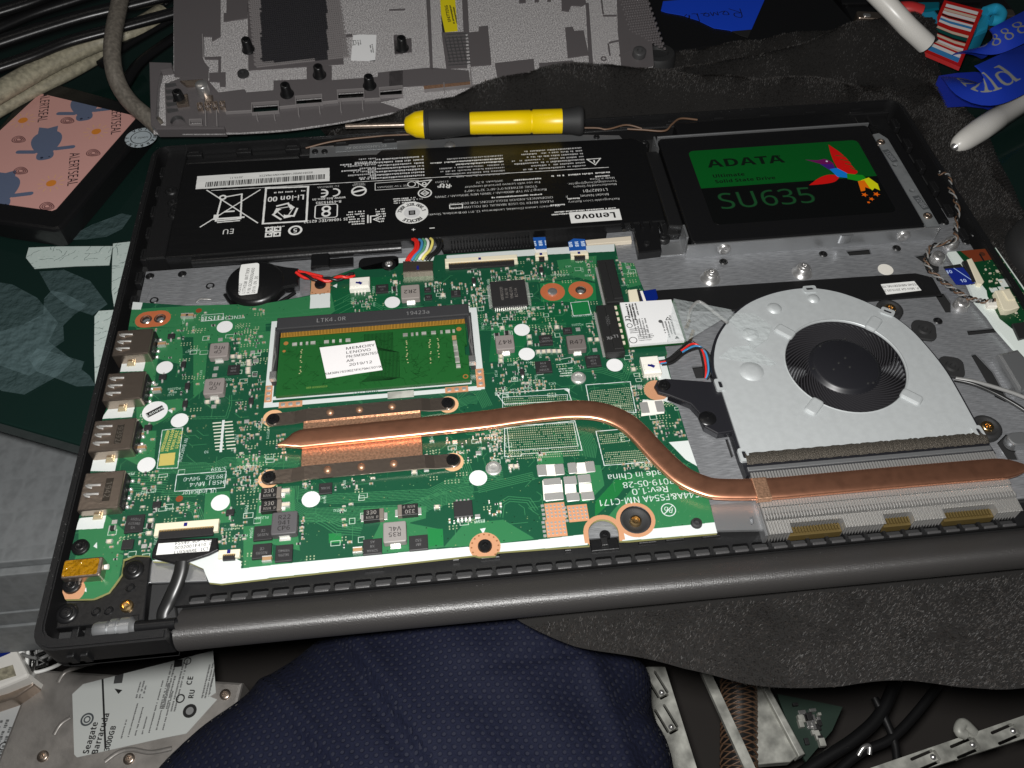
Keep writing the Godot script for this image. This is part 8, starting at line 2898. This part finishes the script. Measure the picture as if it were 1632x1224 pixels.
	skin(g, r, (Vector2(144.4, 63)).x - 0.3, -(Vector2(144.9, 62.9)).y - 1.0, 11, 24)
	g.prism(yp, 0.0, 0.2)
	add.call("yellow_label", g, M.paper_print)
	r = cell(17, 17, Color(0.85, 0.85, 0.85))
	r.position += Vector2(2, 2)
	atlas.line(r.position + Vector2(1.0, 1.4), r.position + Vector2(2.6, 1.4), 0.3, Color(0.1, 0.1, 0.1))
	atlas.line(r.position + Vector2(1.0, 4.2), r.position + Vector2(2.6, 4.2), 0.3, Color(0.1, 0.1, 0.1))
	atlas.line(r.position + Vector2(1.8, 1.4), r.position + Vector2(1.8, 4.2), 0.3, Color(0.1, 0.1, 0.1))
	atlas.scribble(r.position + Vector2(5.5, 1.4), 3.4, 3, 1.1, Color(0.45, 0.45, 0.45), 94, 90, 0.8)
	atlas.scribble(r.position + Vector2(11.2, 5), 6, 2, 1.0, Color(0.3, 0.3, 0.3), 95, 90, 0.8)
	g = G.new()
	q = Vector2(102.3, 36.3)
	r = Rect2(r.position - Vector2(2, 2), Vector2(17, 17))
	skin(g, r, q.x - 8.3, -q.y - 8.8, 16.6, 17.6)
	g.prism(cv(P([98.2, 45.7, 109.6, 43.8, 106.8, 26.7, 95, 29])), 0, 0.2)
	add.call("white_label", g, M.paper_print)


func right_corner() -> void:
	# white rod
	var t := thing("white_rod", "dirty white plastic rod leaning above the towel", "rod", v3(Vector2(311.9, -186.7), -6))
	var g := G.new()
	g.tube([v3(Vector2(291.1, -212.6), 24), v3(Vector2(297.5, -203.7), 20), v3(Vector2(305.6, -195.7), 14), v3(Vector2(316.9, -192), 6)], 5.0, 14)
	part("stick", g, M.pen_white, t)
	# striped tag
	t = thing("striped_tag", "red edged name tag with white, blue and green stripes", "tag", v3(Vector2(339, -210.1), -4))
	var pt := Paint.new(0, 0, 40, 60, 10, Color(0.72, 0.1, 0.09))
	var bars := [[3, 3.4, 0], [8, 2.6, 3], [11, 3.2, 0], [14.8, 1.6, 4], [17.6, 2.0, 0], [19.6, 2.4, 1], [22, 2.6, 0], [29, 2.4, 3], [31.6, 3.4, 2], [35, 1.6, 4], [37.4, 2.6, 3], [42.5, 2.4, 0], [45, 1.8, 3], [48.6, 3.6, 0], [52, 5, 1]]
	var pal := [Color(0.87, 0.86, 0.86), Color(0.22, 0.5, 0.72), Color(0.02, 0.3, 0.28), Color(0.82, 0.74, 0.66), Color(0.1, 0.07, 0.06)]
	for b in bars:
		pt.rect(3.5, b[0], 33, b[1], pal[b[2]])
	# the tag's corners, lying tilted against the towel
	var c0 := v3(Vector2(348.1, -239.7), 2)
	var c1 := v3(Vector2(364.6, -227.3), 2)
	var c2 := v3(Vector2(336.2, -185.3), -4)
	var c3 := v3(Vector2(322.6, -201.8), -4)
	g = G.new()
	var m := (c1 - c0).cross(c3 - c0).normalized()
	if m.y < 0:
		m = -m
	g.uvtri(c0, c1, c2, m, m, m, Vector2(0, 0), Vector2(1, 0), Vector2(1, 1))
	g.uvtri(c0, c2, c3, m, m, m, Vector2(0, 0), Vector2(1, 1), Vector2(0, 1))
	part("striped_face", g, mat("stripes", Color.WHITE, 0.4, 0.0, pt.tex()), t)
	g = G.new()
	var dn := m * -2.5
	g.quad(c0 + dn * 0.05, c1 + dn * 0.05, c1 + dn, c0 + dn)
	g.quad(c1 + dn * 0.05, c2 + dn * 0.05, c2 + dn, c1 + dn)
	g.quad(c3 + dn * 0.05, c2 + dn * 0.05, c2 + dn, c3 + dn)
	g.quad(c0 + dn * 0.05, c3 + dn * 0.05, c3 + dn, c0 + dn)
	g.quad(c0 + dn, c1 + dn, c2 + dn, c3 + dn)
	part("red_back", g, M.red_plastic, t)
	# blue lanyard: two loops of ribbon with print
	var bands := [
		["blue lanyard ribbon printed with the figures 888", [Vector2(375.1, -195.8), Vector2(356.4, -184.1), Vector2(346, -181.1), Vector2(342.6, -185.3), Vector2(342.9, -193.3)], 16.0, "-888-", 4],
		["wide blue lanyard ribbon ending in the letters hild", [Vector2(373.1, -176.5), Vector2(349, -160.5), Vector2(330.9, -150.5), Vector2(324.9, -152.9), Vector2(328.2, -165.9)], 25.0, "Child", 9]]
	for i in 2:
		var s: Array = bands[i]
		t = thing("lanyard", s[0], "lanyard", v3(s[1][2], 0), "blue lanyards")
		pt = Paint.new(0, 0, 58, s[2], 14, Color(0.06, 0.2, 0.66))
		if i == 0:
			for k in 4:
				pt.text("8", Vector2(19 + k * 8.6, 8.3), 7.0, Color(0.5, 0.49, 0.45), 0, "r", 0.5, 1.25)
			pt.text("-", Vector2(13, 8.3), 5, Color(0.4, 0.4, 0.4), 0, "r")
			pt.text("1", Vector2(8, 8.3), 5, Color(0.3, 0.3, 0.32), 0, "r")
		else:
			pt.text("Child", Vector2(20.5, 12.5), 11.5, Color(0.55, 0.55, 0.52), 0, "r", 0.5, 1.0)
		var line := []
		for k in 5:
			var ys: Array = [[14, 15, 12, 5, -4], [3, 8, 9, 6, 0]][i]
			line.append(v3(s[1][k], ys[k]))
		line = G.bend3(line, 8)
		line.reverse()
		var wd: float = s[2]
		g = G.new()
		g.sheet(line.size() - 1, 6, func(a: float, b: float) -> Vector3:
			var k := int(round(a * (line.size() - 1)))
			var d: Vector3 = (line[mini(k + 1, line.size() - 1)] - line[maxi(k - 1, 0)]).normalized()
			var side := d.cross(Vector3(0.05, 0.95, 0.2)).normalized()
			return line[k] + side * (b - 0.5) * wd + Vector3(0, sin(b * PI) * 2.0, 0))
		part("printed_ribbon", g, mat("lanyard_print_%d" % i, Color.WHITE, 0.6, 0.0, pt.tex()), t)
	g = G.new()
	var fold := [v3(Vector2(338.2, -184.4), -10), v3(Vector2(332.1, -174.9), -13), v3(Vector2(327.8, -167.9), -15), v3(Vector2(327, -164), -16)]
	g.sheet(18, 4, func(a: float, b: float) -> Vector3:
		var q := a * 2.999
		var k := int(q)
		var p: Vector3 = fold[k].lerp(fold[k + 1], q - k)
		return p + Vector3(34.0 * (b - 0.3), 3.0 * sin(b * 3.0), 6.0 * (b - 0.5)))
	tag(part("lanyard", g, mat("lanyard_blue", Color(0.04, 0.14, 0.55), 0.6), self), "folded dark blue lanyard ribbon behind the lettered one", "lanyard", "blue lanyards")
	# coloured plastic clips behind the tag
	t = thing("cyan_clip", "bright blue plastic clip behind the striped tag", "clip", v3(Vector2(334.3, -225.3), -8))
	g = G.new()
	g.prism(P([327, -222, 333.9, -233.6, 341.9, -234.9, 341.8, -227.2, 333.1, -213.4, 328.7, -209.9, 325.4, -218.2]), -12, 0, 2.0)
	g.prism(P([360.1, -221.2, 367.1, -230, 370.9, -226.8, 362.9, -214.1, 353.6, -209.8]), -12, -1, 2.0)
	g.tube(G.bend3([v3(Vector2(367.2, -228.6), 0), v3(Vector2(372.8, -229.4), 1), v3(Vector2(374, -224.4), 1), v3(Vector2(370.8, -220), 0), v3(Vector2(367.2, -220.4), 0)], 6), 3.0, 10)
	part("body", g, M.cyan_plastic, t)
	g = G.new()
	g.prism(P([329.6, -260.4, 338.5, -277.6, 365.6, -274.7, 353.3, -249, 338.9, -246.3, 332.1, -252.8]), -18, -8, 1.0)
	tag(part("teal_card", g, M.teal_plastic, self), "dark teal plastic card at the top edge behind the rod", "card")
	t = thing("red_clip", "bent red plastic piece beneath the white rod", "clip", v3(Vector2(325.1, -236.3), -10))
	g = G.new()
	g.tube(G.bend3([v3(Vector2(313, -222.5), -6), v3(Vector2(316, -230.3), -4), v3(Vector2(319.5, -235.5), -3)], 5), 4.0, 10)
	g.tube(G.bend3([v3(Vector2(325.5, -243.3), -4), v3(Vector2(330.8, -241.3), -3), v3(Vector2(336.9, -239.2), -4)], 5), 4.0, 10)
	part("body", g, M.red_plastic, t)
	for s in [[Vector2(310.9, -237.2), "steel connector shell leaning beside the red plastic piece"], [Vector2(307, -228.8), "dull steel connector shell nearest the towel hump"], [Vector2(376.2, -233.8), "shiny metal hook at the top right edge"]]:
		t = thing("metal_bit", s[1], "metal part", v3(s[0], -10), "metal bits in the far right corner")
		g = G.new()
		g.rbox(s[0].x, -12, s[0].y, 22, 9, 7, 1.5, 0.6, 0.2)
		part("shell", g, M.shell_steel, t)
		g = G.new()
		g.rbox(s[0].x - 6, -3, s[0].y, 4, 0.5, 3, 1, 0.2, 0.2)
		part("tab", g, M.bright_steel, t)
	# fat white pen
	t = thing("white_pen", "fat white pen with a metal tip on the green glass", "pen", v3(Vector2(313.9, -130), -20))
	var a := v3(Vector2(313.2, -131.2), -12)
	var b := v3(Vector2(365.4, -161.5), -6)
	var d := (b - a).normalized()
	var sd := d.cross(Vector3.UP).normalized()
	var ax := Basis(sd, d, sd.cross(d))
	g = G.new()
	g.lathe(P([1.3, 0, 2.8, 0.8, 4.3, 3.4, 5.2, 8, 5.8, 18, 5.9, 31, 5.6, 31.4, 5.6, 90]), a, 28, ax)
	part("barrel", g, M.pen_white, t)
	g = G.new()
	g.lathe(P([0, -1.4, 0.9, -1.1, 1.7, 0.1, 2.2, 0.6]), a, 16, ax)
	part("metal_tip", g, M.bright_steel, t)
	# black rounded thing cut by the right border
	t = thing("black_mouse", "rounded black object on the glass at the right border", "computer mouse", Vector3(330, -20, -62))
	g = G.new()
	g.t = Transform3D(Basis(Vector3(0, 1, 0), 0.5), Vector3(332, -20, -58))
	g.lathe(P([22, 0, 24, 5, 22, 10, 16, 15, 9, 17.5, 0, 18]), Vector3.ZERO, 36)
	part("shell", g, M.matt_black, t)



# ---------- below the front edge: knee, drives, computer case, rack ----------
func front_things() -> void:
	# the person whose thigh carries the laptop
	var t := thing("person", "seated person's thigh in navy mesh shorts under the laptop's hinge edge", "person", Vector3(45, -330, 110))
	var knee := G.bend(P([50, 30, 50, 42, 50, 60, 52, 80, 39, 100, 36, 122, 20, 200, 0, 320]), 6)
	var girth := G.bend(P([6, 10, 26, 30, 44, 42, 74, 48, 88, 51, 94, 54, 100, 60, 106, 66]), 6)
	var at_thigh := func(s: float, q: float, grow: float) -> Vector3:
		var f := s * (knee.size() - 1.001)
		var k := int(f)
		var c: Vector2 = knee[k].lerp(knee[k + 1], f - k)
		var w: Vector2 = girth[k].lerp(girth[k + 1], f - k)
		var a := q * TAU
		return Vector3(c.x + cos(a) * (w.x - 8.0 + grow), -82.0 + sin(a) * (w.y - 8.0 + grow), c.y - (8.0 if s < 0.001 else 0.0))
	var g := G.new()
	g.sheet(48, 40, func(q: float, s: float) -> Vector3: return at_thigh.call(s, q, 0.0))
	part("body", g, M.skin, t)
	# shorts with folds
	var pt := Paint.new(0, 0, 32, 32, 16, Color(0.62, 0.62, 0.62))
	for j in 12:
		for i in 8:
			var c := Vector2(i * 4.0 + (2.0 if j % 2 else 0.0), j * 2.667)
			for e in [Vector2.ZERO, Vector2(32, 0), Vector2(0, 32)]:
				pt.disc(c + e, 1.15, Color(0.3, 0.3, 0.3))
				pt.disc(c + e + Vector2(0.1, 0.1), 0.75, Color(0.08, 0.08, 0.08))
	# the open holes of the jersey
	var weave := Paint.new(0, 0, 32, 32, 16, Color.WHITE)
	for row in 12:
		for i in 8:
			for e in [Vector2.ZERO, Vector2(32, 0), Vector2(0, 32)]:
				weave.disc(Vector2(i * 4.0 + (2.0 if row % 2 else 0.0), row * 2.667) + e, 0.8, Color(1, 1, 1, 0))
	var nz := noise_image(512, 0.12, 2, 61, 0.0, 1.0)
	for y in 512:
		for x in 512:
			var b := pt.im.get_pixel(x, y).r * (0.88 + 0.18 * nz.get_pixel(x, y).r)
			pt.im.set_pixel(x, y, Color(b, b, b))
	var m := mat("jersey", lin(0.0042, 0.0056, 0.0165), 0.8)
	m.metallic_specular = 0.3
	m.albedo_texture = weave.tex()
	m.transparency = BaseMaterial3D.TRANSPARENCY_ALPHA_SCISSOR
	m.alpha_scissor_threshold = 0.5
	m.cull_mode = BaseMaterial3D.CULL_DISABLED
	grain(m, pt.tex(), Vector3.ONE * 42, 0.07)
	var cloth := func(q: float, s: float, sunk: float) -> Vector3:
		var p: Vector3 = at_thigh.call(s, q, 8.0 - sunk)
		var fold := 2.4 * exp(-pow((p.x - 38.0 - (p.z - 100) * 0.6) / 5.0, 2.0)) - 3.0 * exp(-pow((p.x - 31.0 - (p.z - 100) * 0.6) / 4.0, 2.0))
		fold += 3.0 * exp(-pow((p.x - 106.0 - (p.z - 100) * 0.2) / 5.0, 2.0)) + 1.6 * sin(p.x * 0.07 + p.z * 0.04) + 1.2 * sin(p.x * 0.19 - p.z * 0.11) * sin(p.z * 0.09 + 1.0)
		fold += 2.5 * exp(-pow((p.x - 5.0 - (p.z - 100) * 0.9) / 4.0, 2.0)) - 2.0 * exp(-pow((p.z - 104.0 + p.x * 0.2) / 3.0, 2.0)) * smoothstep(50.0, 90.0, p.x)
		return p + Vector3(0, fold, 0)
	g = G.new()
	g.sheet(190, 170, func(q: float, s: float) -> Vector3: return cloth.call(q, s, 0.0))
	part("shorts", g, m, t)
	g = G.new()
	g.sheet(120, 110, func(q: float, s: float) -> Vector3: return cloth.call(q, s, 1.6))
	part("lining", g, M.navy_lining, t)

	# computer case below the glass on the left
	t = thing("computer_case", "scuffed grey sheet metal computer case below the glass edge", "computer case", Vector3(-150, -330, 0))
	g = G.new()
	g.prism(P([-330, -200, -96, -200, -96, 15.8, -330, 15.0]), -160, -70, 0.6)
	part("body", g, M.case_grey, t)
	g = G.new()
	g.prism(P([-330, 15.9, -97, 15.9, -97, 19.5, -330, 19.5]), -150, -74, 0.5)
	part("front_lip", g, M.case_grey, t)
	g = G.new()
	g.box(-200, -128, 19.7, 200, 8, 2, 0.5)
	g.box(-150, -108, 19.7, 90, 1.2, 1.2, 0.2)
	part("pressed_step", g, M.case_grey, t)
	g = G.new()
	g.prism(P([-141.3, -69.6, -134.3, -80.1, -130.4, -78, -130.9, -73, -118.3, -66.1, -124, -61.3, -133.6, -59.1]), -69.9, -69.7)
	tag(part("plastic_scrap", g, M.film, self), "faint clear plastic scrap lying on the grey computer case", "plastic film", "clear plastic scraps")

	# hard disks
	t = thing("hard_disk", "large steel hard disk with a big white label below the hinge", "hard disk", Vector3(-95, -190, 60))
	var yaw := 0.165
	var ax := Basis(Vector3(0, 1, 0), -yaw)
	g = G.new()
	var hd := P([-152, 22, -50, 39, -70, 165, -171, 149])
	g.prism(hd, -191, -166, 1.5)
	part("body", g, M.drive_metal, t)
	var lp := P([-130.4, 36.6, -126.2, 32.3, -65.9, 21.9, -62.3, 42.9, -64.9, 44.5, -61.4, 46.2, -73.9, 60.6, -84.7, 61.6, -122.3, 66.2, -123.8, 64.7])
	var pt2 := Paint.new(-134, 18, 76, 52, 12, Color(0.72, 0.73, 0.72))
	var blk := Color(0.08, 0.08, 0.08)
	for s in [["Seagate", Vector2(-117.8, 58), 2.8], ["Barracuda", Vector2(-113.5, 56.5), 2.8], ["3000GB", Vector2(-108.7, 59.2), 2.4]]:
		pt2.text(s[0], s[1], s[2], blk, -83, "b", 0.5, 0.95)
	pt2.ring(Vector2(-121, 49.4), 2.6, 0.8, Color(0.25, 0.27, 0.28))
	pt2.ring(Vector2(-121, 49.4), 1.3, 0.6, Color(0.25, 0.27, 0.28))
	pt2.line(Vector2(-117.4, 30.6), Vector2(-110.1, 63.2), 0.9, blk)
	pt2.poly(P([-110.8, 36, -106.9, 37.1, -108.5, 38.8]), blk)
	pt2.rect(Vector2(-109.7, 31.6).x - 2, Vector2(-109.7, 31.6).y - 2.5, 4, 4.5, Color(0.25, 0.25, 0.25))
	for k in 7:
		var q: Vector2 = Vector2(-103.9, 59.7).lerp(Vector2(-85.3, 57.9), k / 6.0)
		pt2.scribble(q, [14, 22, 17, 9, 26, 25, 20][k], 1, 1.2, Color(0.3, 0.3, 0.3), 200 + k, -83, 0.9)
	for s in [[Vector2(-100.1, 41.6), 9, 3], [Vector2(-88, 47.8), 24, 3], [Vector2(-82.7, 49.6), 26, 2], [Vector2(-69, 44.8), 18, 3], [Vector2(-65.7, 41.3), 16, 1]]:
		pt2.scribble(s[0], s[1], s[2], 1.5, Color(0.35, 0.35, 0.35), 230 + s[1], -83, 0.9)
	pt2.text("CE", Vector2(-75.4, 35.8), 2.6, blk, -83, "b")
	pt2.text("RU", Vector2(-73.7, 42.4), 2.4, blk, -83, "b")
	pt2.rect(Vector2(-82.1, 26.8).x - 2, Vector2(-82.1, 26.8).y - 2, 4, 3.6, blk)
	pt2.ring(Vector2(-77.7, 26), 1.6, 0.4, blk)
	pt2.ring(Vector2(-78.8, 44), 1.8, 0.6, blk)
	pt2.disc(Vector2(-73.6, 50.3), 3.2, blk)
	pt2.disc(Vector2(-73.6, 50.3), 1.8, Color(0.5, 0.5, 0.5))
	g = G.new()
	g.area = pt2.size()
	g.prism(lp, -166, -165.7)
	part("white_label", g, mat("disk_label", Color.WHITE, 0.55, 0.0, pt2.tex()), t)
	g = G.new()
	g.tube(G.bend3([v3(Vector2(-138.6, 30.1), -166), v3(Vector2(-136.4, 25.5), -166), v3(Vector2(-129.3, 23.2), -166), v3(Vector2(-121.8, 21.9), -166)], 6), 1.2, 8, 0.6)
	g.tube(G.bend3([v3(Vector2(-135.1, 54.8), -166), v3(Vector2(-133.1, 50.2), -166), v3(Vector2(-129.1, 47.5), -166)], 6), 1.0, 8, 0.6)
	g.tube(G.bend3([v3(Vector2(-109.3, 69.3), -166), v3(Vector2(-104, 65.8), -166), v3(Vector2(-98, 65.2), -166), v3(Vector2(-89.2, 67.3), -166), v3(Vector2(-79.7, 66.5), -166)], 6), 1.1, 8, 0.6)
	part("pressed_ridge", g, M.drive_metal, t)
	for p in [Vector2(-98.5, 69.2), Vector2(-57.8, 44.2), Vector2(-137.9, 64.1)]:
		piece("screw", screw_mesh(2.6, 1.0), M.shell_steel, t, v3(p, -166))
	# second disk at the left border
	t = thing("hard_disk", "hard disk with a curling white label at the left border", "hard disk", Vector3(-165, -190, 55))
	g = G.new()
	g.prism(P([-240, 20, -153, 26, -144, 120, -230, 130]), -191, -168, 1.5)
	part("body", g, M.drive_metal, t)
	label_piece("white_label", P([-173.5, 39.6, -164.1, 38, -150.2, 32.6, -141.2, 66, -152.6, 69.3, -166, 67.9]), -167.6, 0.3, t, 32, 34, Color(0.66, 0.67, 0.67), func(q: Rect2) -> void:
		var o := q.position
		atlas.text("Seagate", o + Vector2(29, 7), 2.4, blk, -83, "b")
		atlas.scribble(o + Vector2(4, 30), 24, 5, 2.6, Color(0.35, 0.36, 0.36), 241, -83, 0.85)
		atlas.scribble(o + Vector2(18, 24), 18, 3, 1.8, Color(0.4, 0.4, 0.4), 242, -83, 0.9)
		atlas.ring(o + Vector2(20, 19), 1.6, 0.5, blk)
		atlas.ring(o + Vector2(16, 22), 1.6, 0.5, blk)
		atlas.text("CE", o + Vector2(24, 27), 2.2, blk, -83, "b"), 0.0)
	# white adapter
	t = thing("white_adapter", "scuffed white adapter with a blue mark at the left border", "adapter", Vector3(-165, -168, 20))
	g = G.new()
	g.prism(P([-173.7, 13.4, -157.7, 12.6, -145.4, 30.5, -145.8, 32.3, -156.7, 36.2, -167, 38.2]), -166, -150, 1.5)
	part("body", g, M.pen_white, t)
	g = G.new()
	g.prism(P([-163.4, 19.7, -158.7, 17.8, -156, 19.8, -160.4, 21.5]), -150, -149.8)
	part("blue_mark", g, M.tab_blue, t)
	g = G.new()
	g.prism(P([-161.3, 27.6, -153.5, 25.8, -150.7, 31.2, -159.9, 33.4]), -150, -149.8)
	part("print_patch", g, M.old_ivory, t)
	t = thing("steel_bar", "worn steel bar between white adapter and left hard disk", "bar", Vector3(-160, -170, 30))
	g = G.new()
	g.prism(P([-168.6, 32.9, -150, 28.5, -146.9, 29.8, -145.7, 33.4, -152.5, 38.3, -166.2, 41.9]), -167.5, -158, 0.8)
	part("bar", g, M.shell_steel, t)
	t = thing("wire_tangle", "tangle of thin pale wires behind the big hard disk", "wires", v3(Vector2(-144.7, 20.3), -150))
	var r := RandomNumberGenerator.new()
	r.seed = 9
	for i in 9:
		g = G.new()
		var line := []
		var p: Vector2 = Vector2(-148.2, 16)
		for k in 6:
			line.append(v3(p + Vector2(r.randf_range(-9, 12), r.randf_range(-8, 10)), -158 + r.randf_range(-6, 8)))
		g.tube(G.bend3(line, 5), r.randf_range(0.5, 1.0), 6)
		part("wire", g, [M.grey_wire, M.white_wire, M.black_wire][i % 3], t)

	# slotted steel of the rack at the lower right
	var bars := [
		[P([144, 46.8, 156, 48, 161, 98.1, 148.2, 96.8]), "slotted steel post nearest the navy shorts", [[Vector2(150.2, 56.6), 1.2], [Vector2(151.4, 73.2), 1.2]]],
		[P([173, 51.1, 177.9, 51.6, 188.1, 99.7, 183, 99.2]), "narrow plain steel strip left of the brown braided cable", []],
		[P([333.7, 86.9, 328.4, 97.4, 266, 107.6, 239.3, 104.9]), "slotted steel rail in the bottom right corner", [[Vector2(310.8, 96.2), -0.25], [Vector2(288.9, 100.3), -0.25], [Vector2(268.2, 103.8), -0.25]]]]
	for s in bars:
		t = thing("steel_rail", s[1], "steel rail", v3(s[0][0], -182), "steel rails of the rack")
		g = G.new()
		var cuts := []
		for q in s[2]:
			var d := Vector2.from_angle(q[1])
			var w := Vector2(-d.y, d.x) * 2.6
			cuts.append(G.capsule(q[0] - d * 6 + w, q[0] + d * 5 + w, 0.7))
			cuts.append(G.capsule(q[0] - d * 6 - w, q[0] + d * 5 - w, 0.7))
			cuts.append(G.capsule(q[0] + d * 6.2 + w * 0.7, q[0] + d * 6.2 - w * 0.7, 0.7))
		g.plate(s[0], cuts, -182, -179)
		part("strip", g, M.rack_grey, t)
		for q in s[2]:
			g = G.new()
			var c: Vector2 = q[0]
			var d := Vector2.from_angle(q[1])
			g.lathe(P([1.5, 0, 1.1, 0.8, 0, 1.1]), v3(c + d * 4, -179), 12)
			part("pressed_tip", g, M.bright_steel, t)
	t = thing("metal_sheet", "pale grey triangular sheet metal panel inside the rack", "metal panel", v3(Vector2(204.3, 83.1), -196))
	g = G.new()
	g.prism(P([203, 56, 204.7, 57.5, 213.3, 93.2, 208.4, 95.7, 188, 95.1, 198.7, 64.8]), -196, -190, 0.6)
	part("sheet", g, M.rack_grey, t)
	g = G.new()
	g.prism(P([202.7, 55.3, 206.4, 55.7, 215.7, 93.4, 212.3, 94.5]), -195, -187, 0.6)
	part("folded_edge", g, M.rack_grey, t)
	t = thing("braided_cable", "brown black braided cable running down inside the rack", "cable", v3(Vector2(191, 69.2), -190))
	g = G.new()
	var bl := G.bend3([v3(Vector2(194, 49.7), -186), v3(Vector2(191.2, 64.6), -188), v3(Vector2(187.4, 80.2), -190), v3(Vector2(182.4, 99), -190)], 8)
	g.tube(bl, 8.5, 14)
	part("core", g, M.black_wire, t)
	for k in 10:
		g = G.new()
		var line := []
		for i in 60:
			var f := i / 59.0 * (bl.size() - 1.001)
			var p: Vector3 = (bl[int(f)] as Vector3).lerp(bl[int(f) + 1], f - int(f))
			var a := i * 0.42 * (1 if k % 2 else -1) + TAU * k / 10
			line.append(p + Vector3(cos(a), sin(a), 0) * 8.8)
		g.tube(line, 0.7, 5, 0.5)
		part("braid_strand", g, M.brown_wire, t)
	t = thing("old_circuit_board", "dusty green circuit board deep inside the rack", "circuit board", v3(Vector2(233.4, 71.1), -220))
	g = G.new()
	g.prism(P([219.7, 56.1, 252, 66.3, 242.6, 77.4, 224.4, 91, 221.7, 81.8]), -217, -215)
	part("board", g, mat("old_green", Color(0.12, 0.2, 0.16), 0.6), t)
	for i in 26:
		g = G.new()
		var p: Vector2 = Vector2(226.9, 65.1).lerp(Vector2(238.9, 71.7), r.randf()) + Vector2(0, r.randf_range(-4, 18))
		g.box(p.x, -215, p.y, r.randf_range(1.5, 4), r.randf_range(1, 4), r.randf_range(1.5, 4), 0.2)
		part("component", g, [M.rack_grey, M.chip_black, M.bright_steel][i % 3], t)
	t = thing("dark_cable_bundle", "black cables in the dark of the rack at lower right", "cables", v3(Vector2(249.1, 84.9), -210))
	for s in [[P([203, 104.6, 227.3, 93.9, 249.1, 84.9, 266.7, 73.8, 284.1, 53.9]), 3.2], [P([221.9, 106.6, 247.8, 92.3, 269.1, 85.7, 297.4, 66.3, 307.2, 56.3]), 2.4], [P([266, 66.4, 267.8, 79.6, 267.9, 89.6, 265.5, 99.1]), 2.0]]:
		g = G.new()
		var line := []
		for p in s[0]:
			line.append(v3(p, -205))
		g.tube(G.bend3(line, 6), s[1], 12)
		part("cable", g, M.black_plastic, t)
	t = thing("steel_clip", "small bright steel clip in the dark of the rack", "clip", v3(Vector2(247.7, 93.6), -200))
	g = G.new()
	g.tube(G.bend3([v3(Vector2(244.7, 94.5), -197), v3(Vector2(247.7, 91.7), -195), v3(Vector2(250.7, 91.4), -195), v3(Vector2(249.8, 95), -196)], 5), 1.2, 8)
	part("wire", g, M.bright_steel, t)
	t = thing("pale_clamp", "pale plastic clamp above the corner rail", "clamp", v3(Vector2(291.6, 92.4), -182))
	g = G.new()
	g.tube(G.bend3([v3(Vector2(296.1, 94.1), -180), v3(Vector2(291.4, 90), -177), v3(Vector2(288, 93.3), -177), v3(Vector2(290.6, 94.8), -178)], 6), 2.6, 10)
	part("loop", g, M.rack_grey, t)
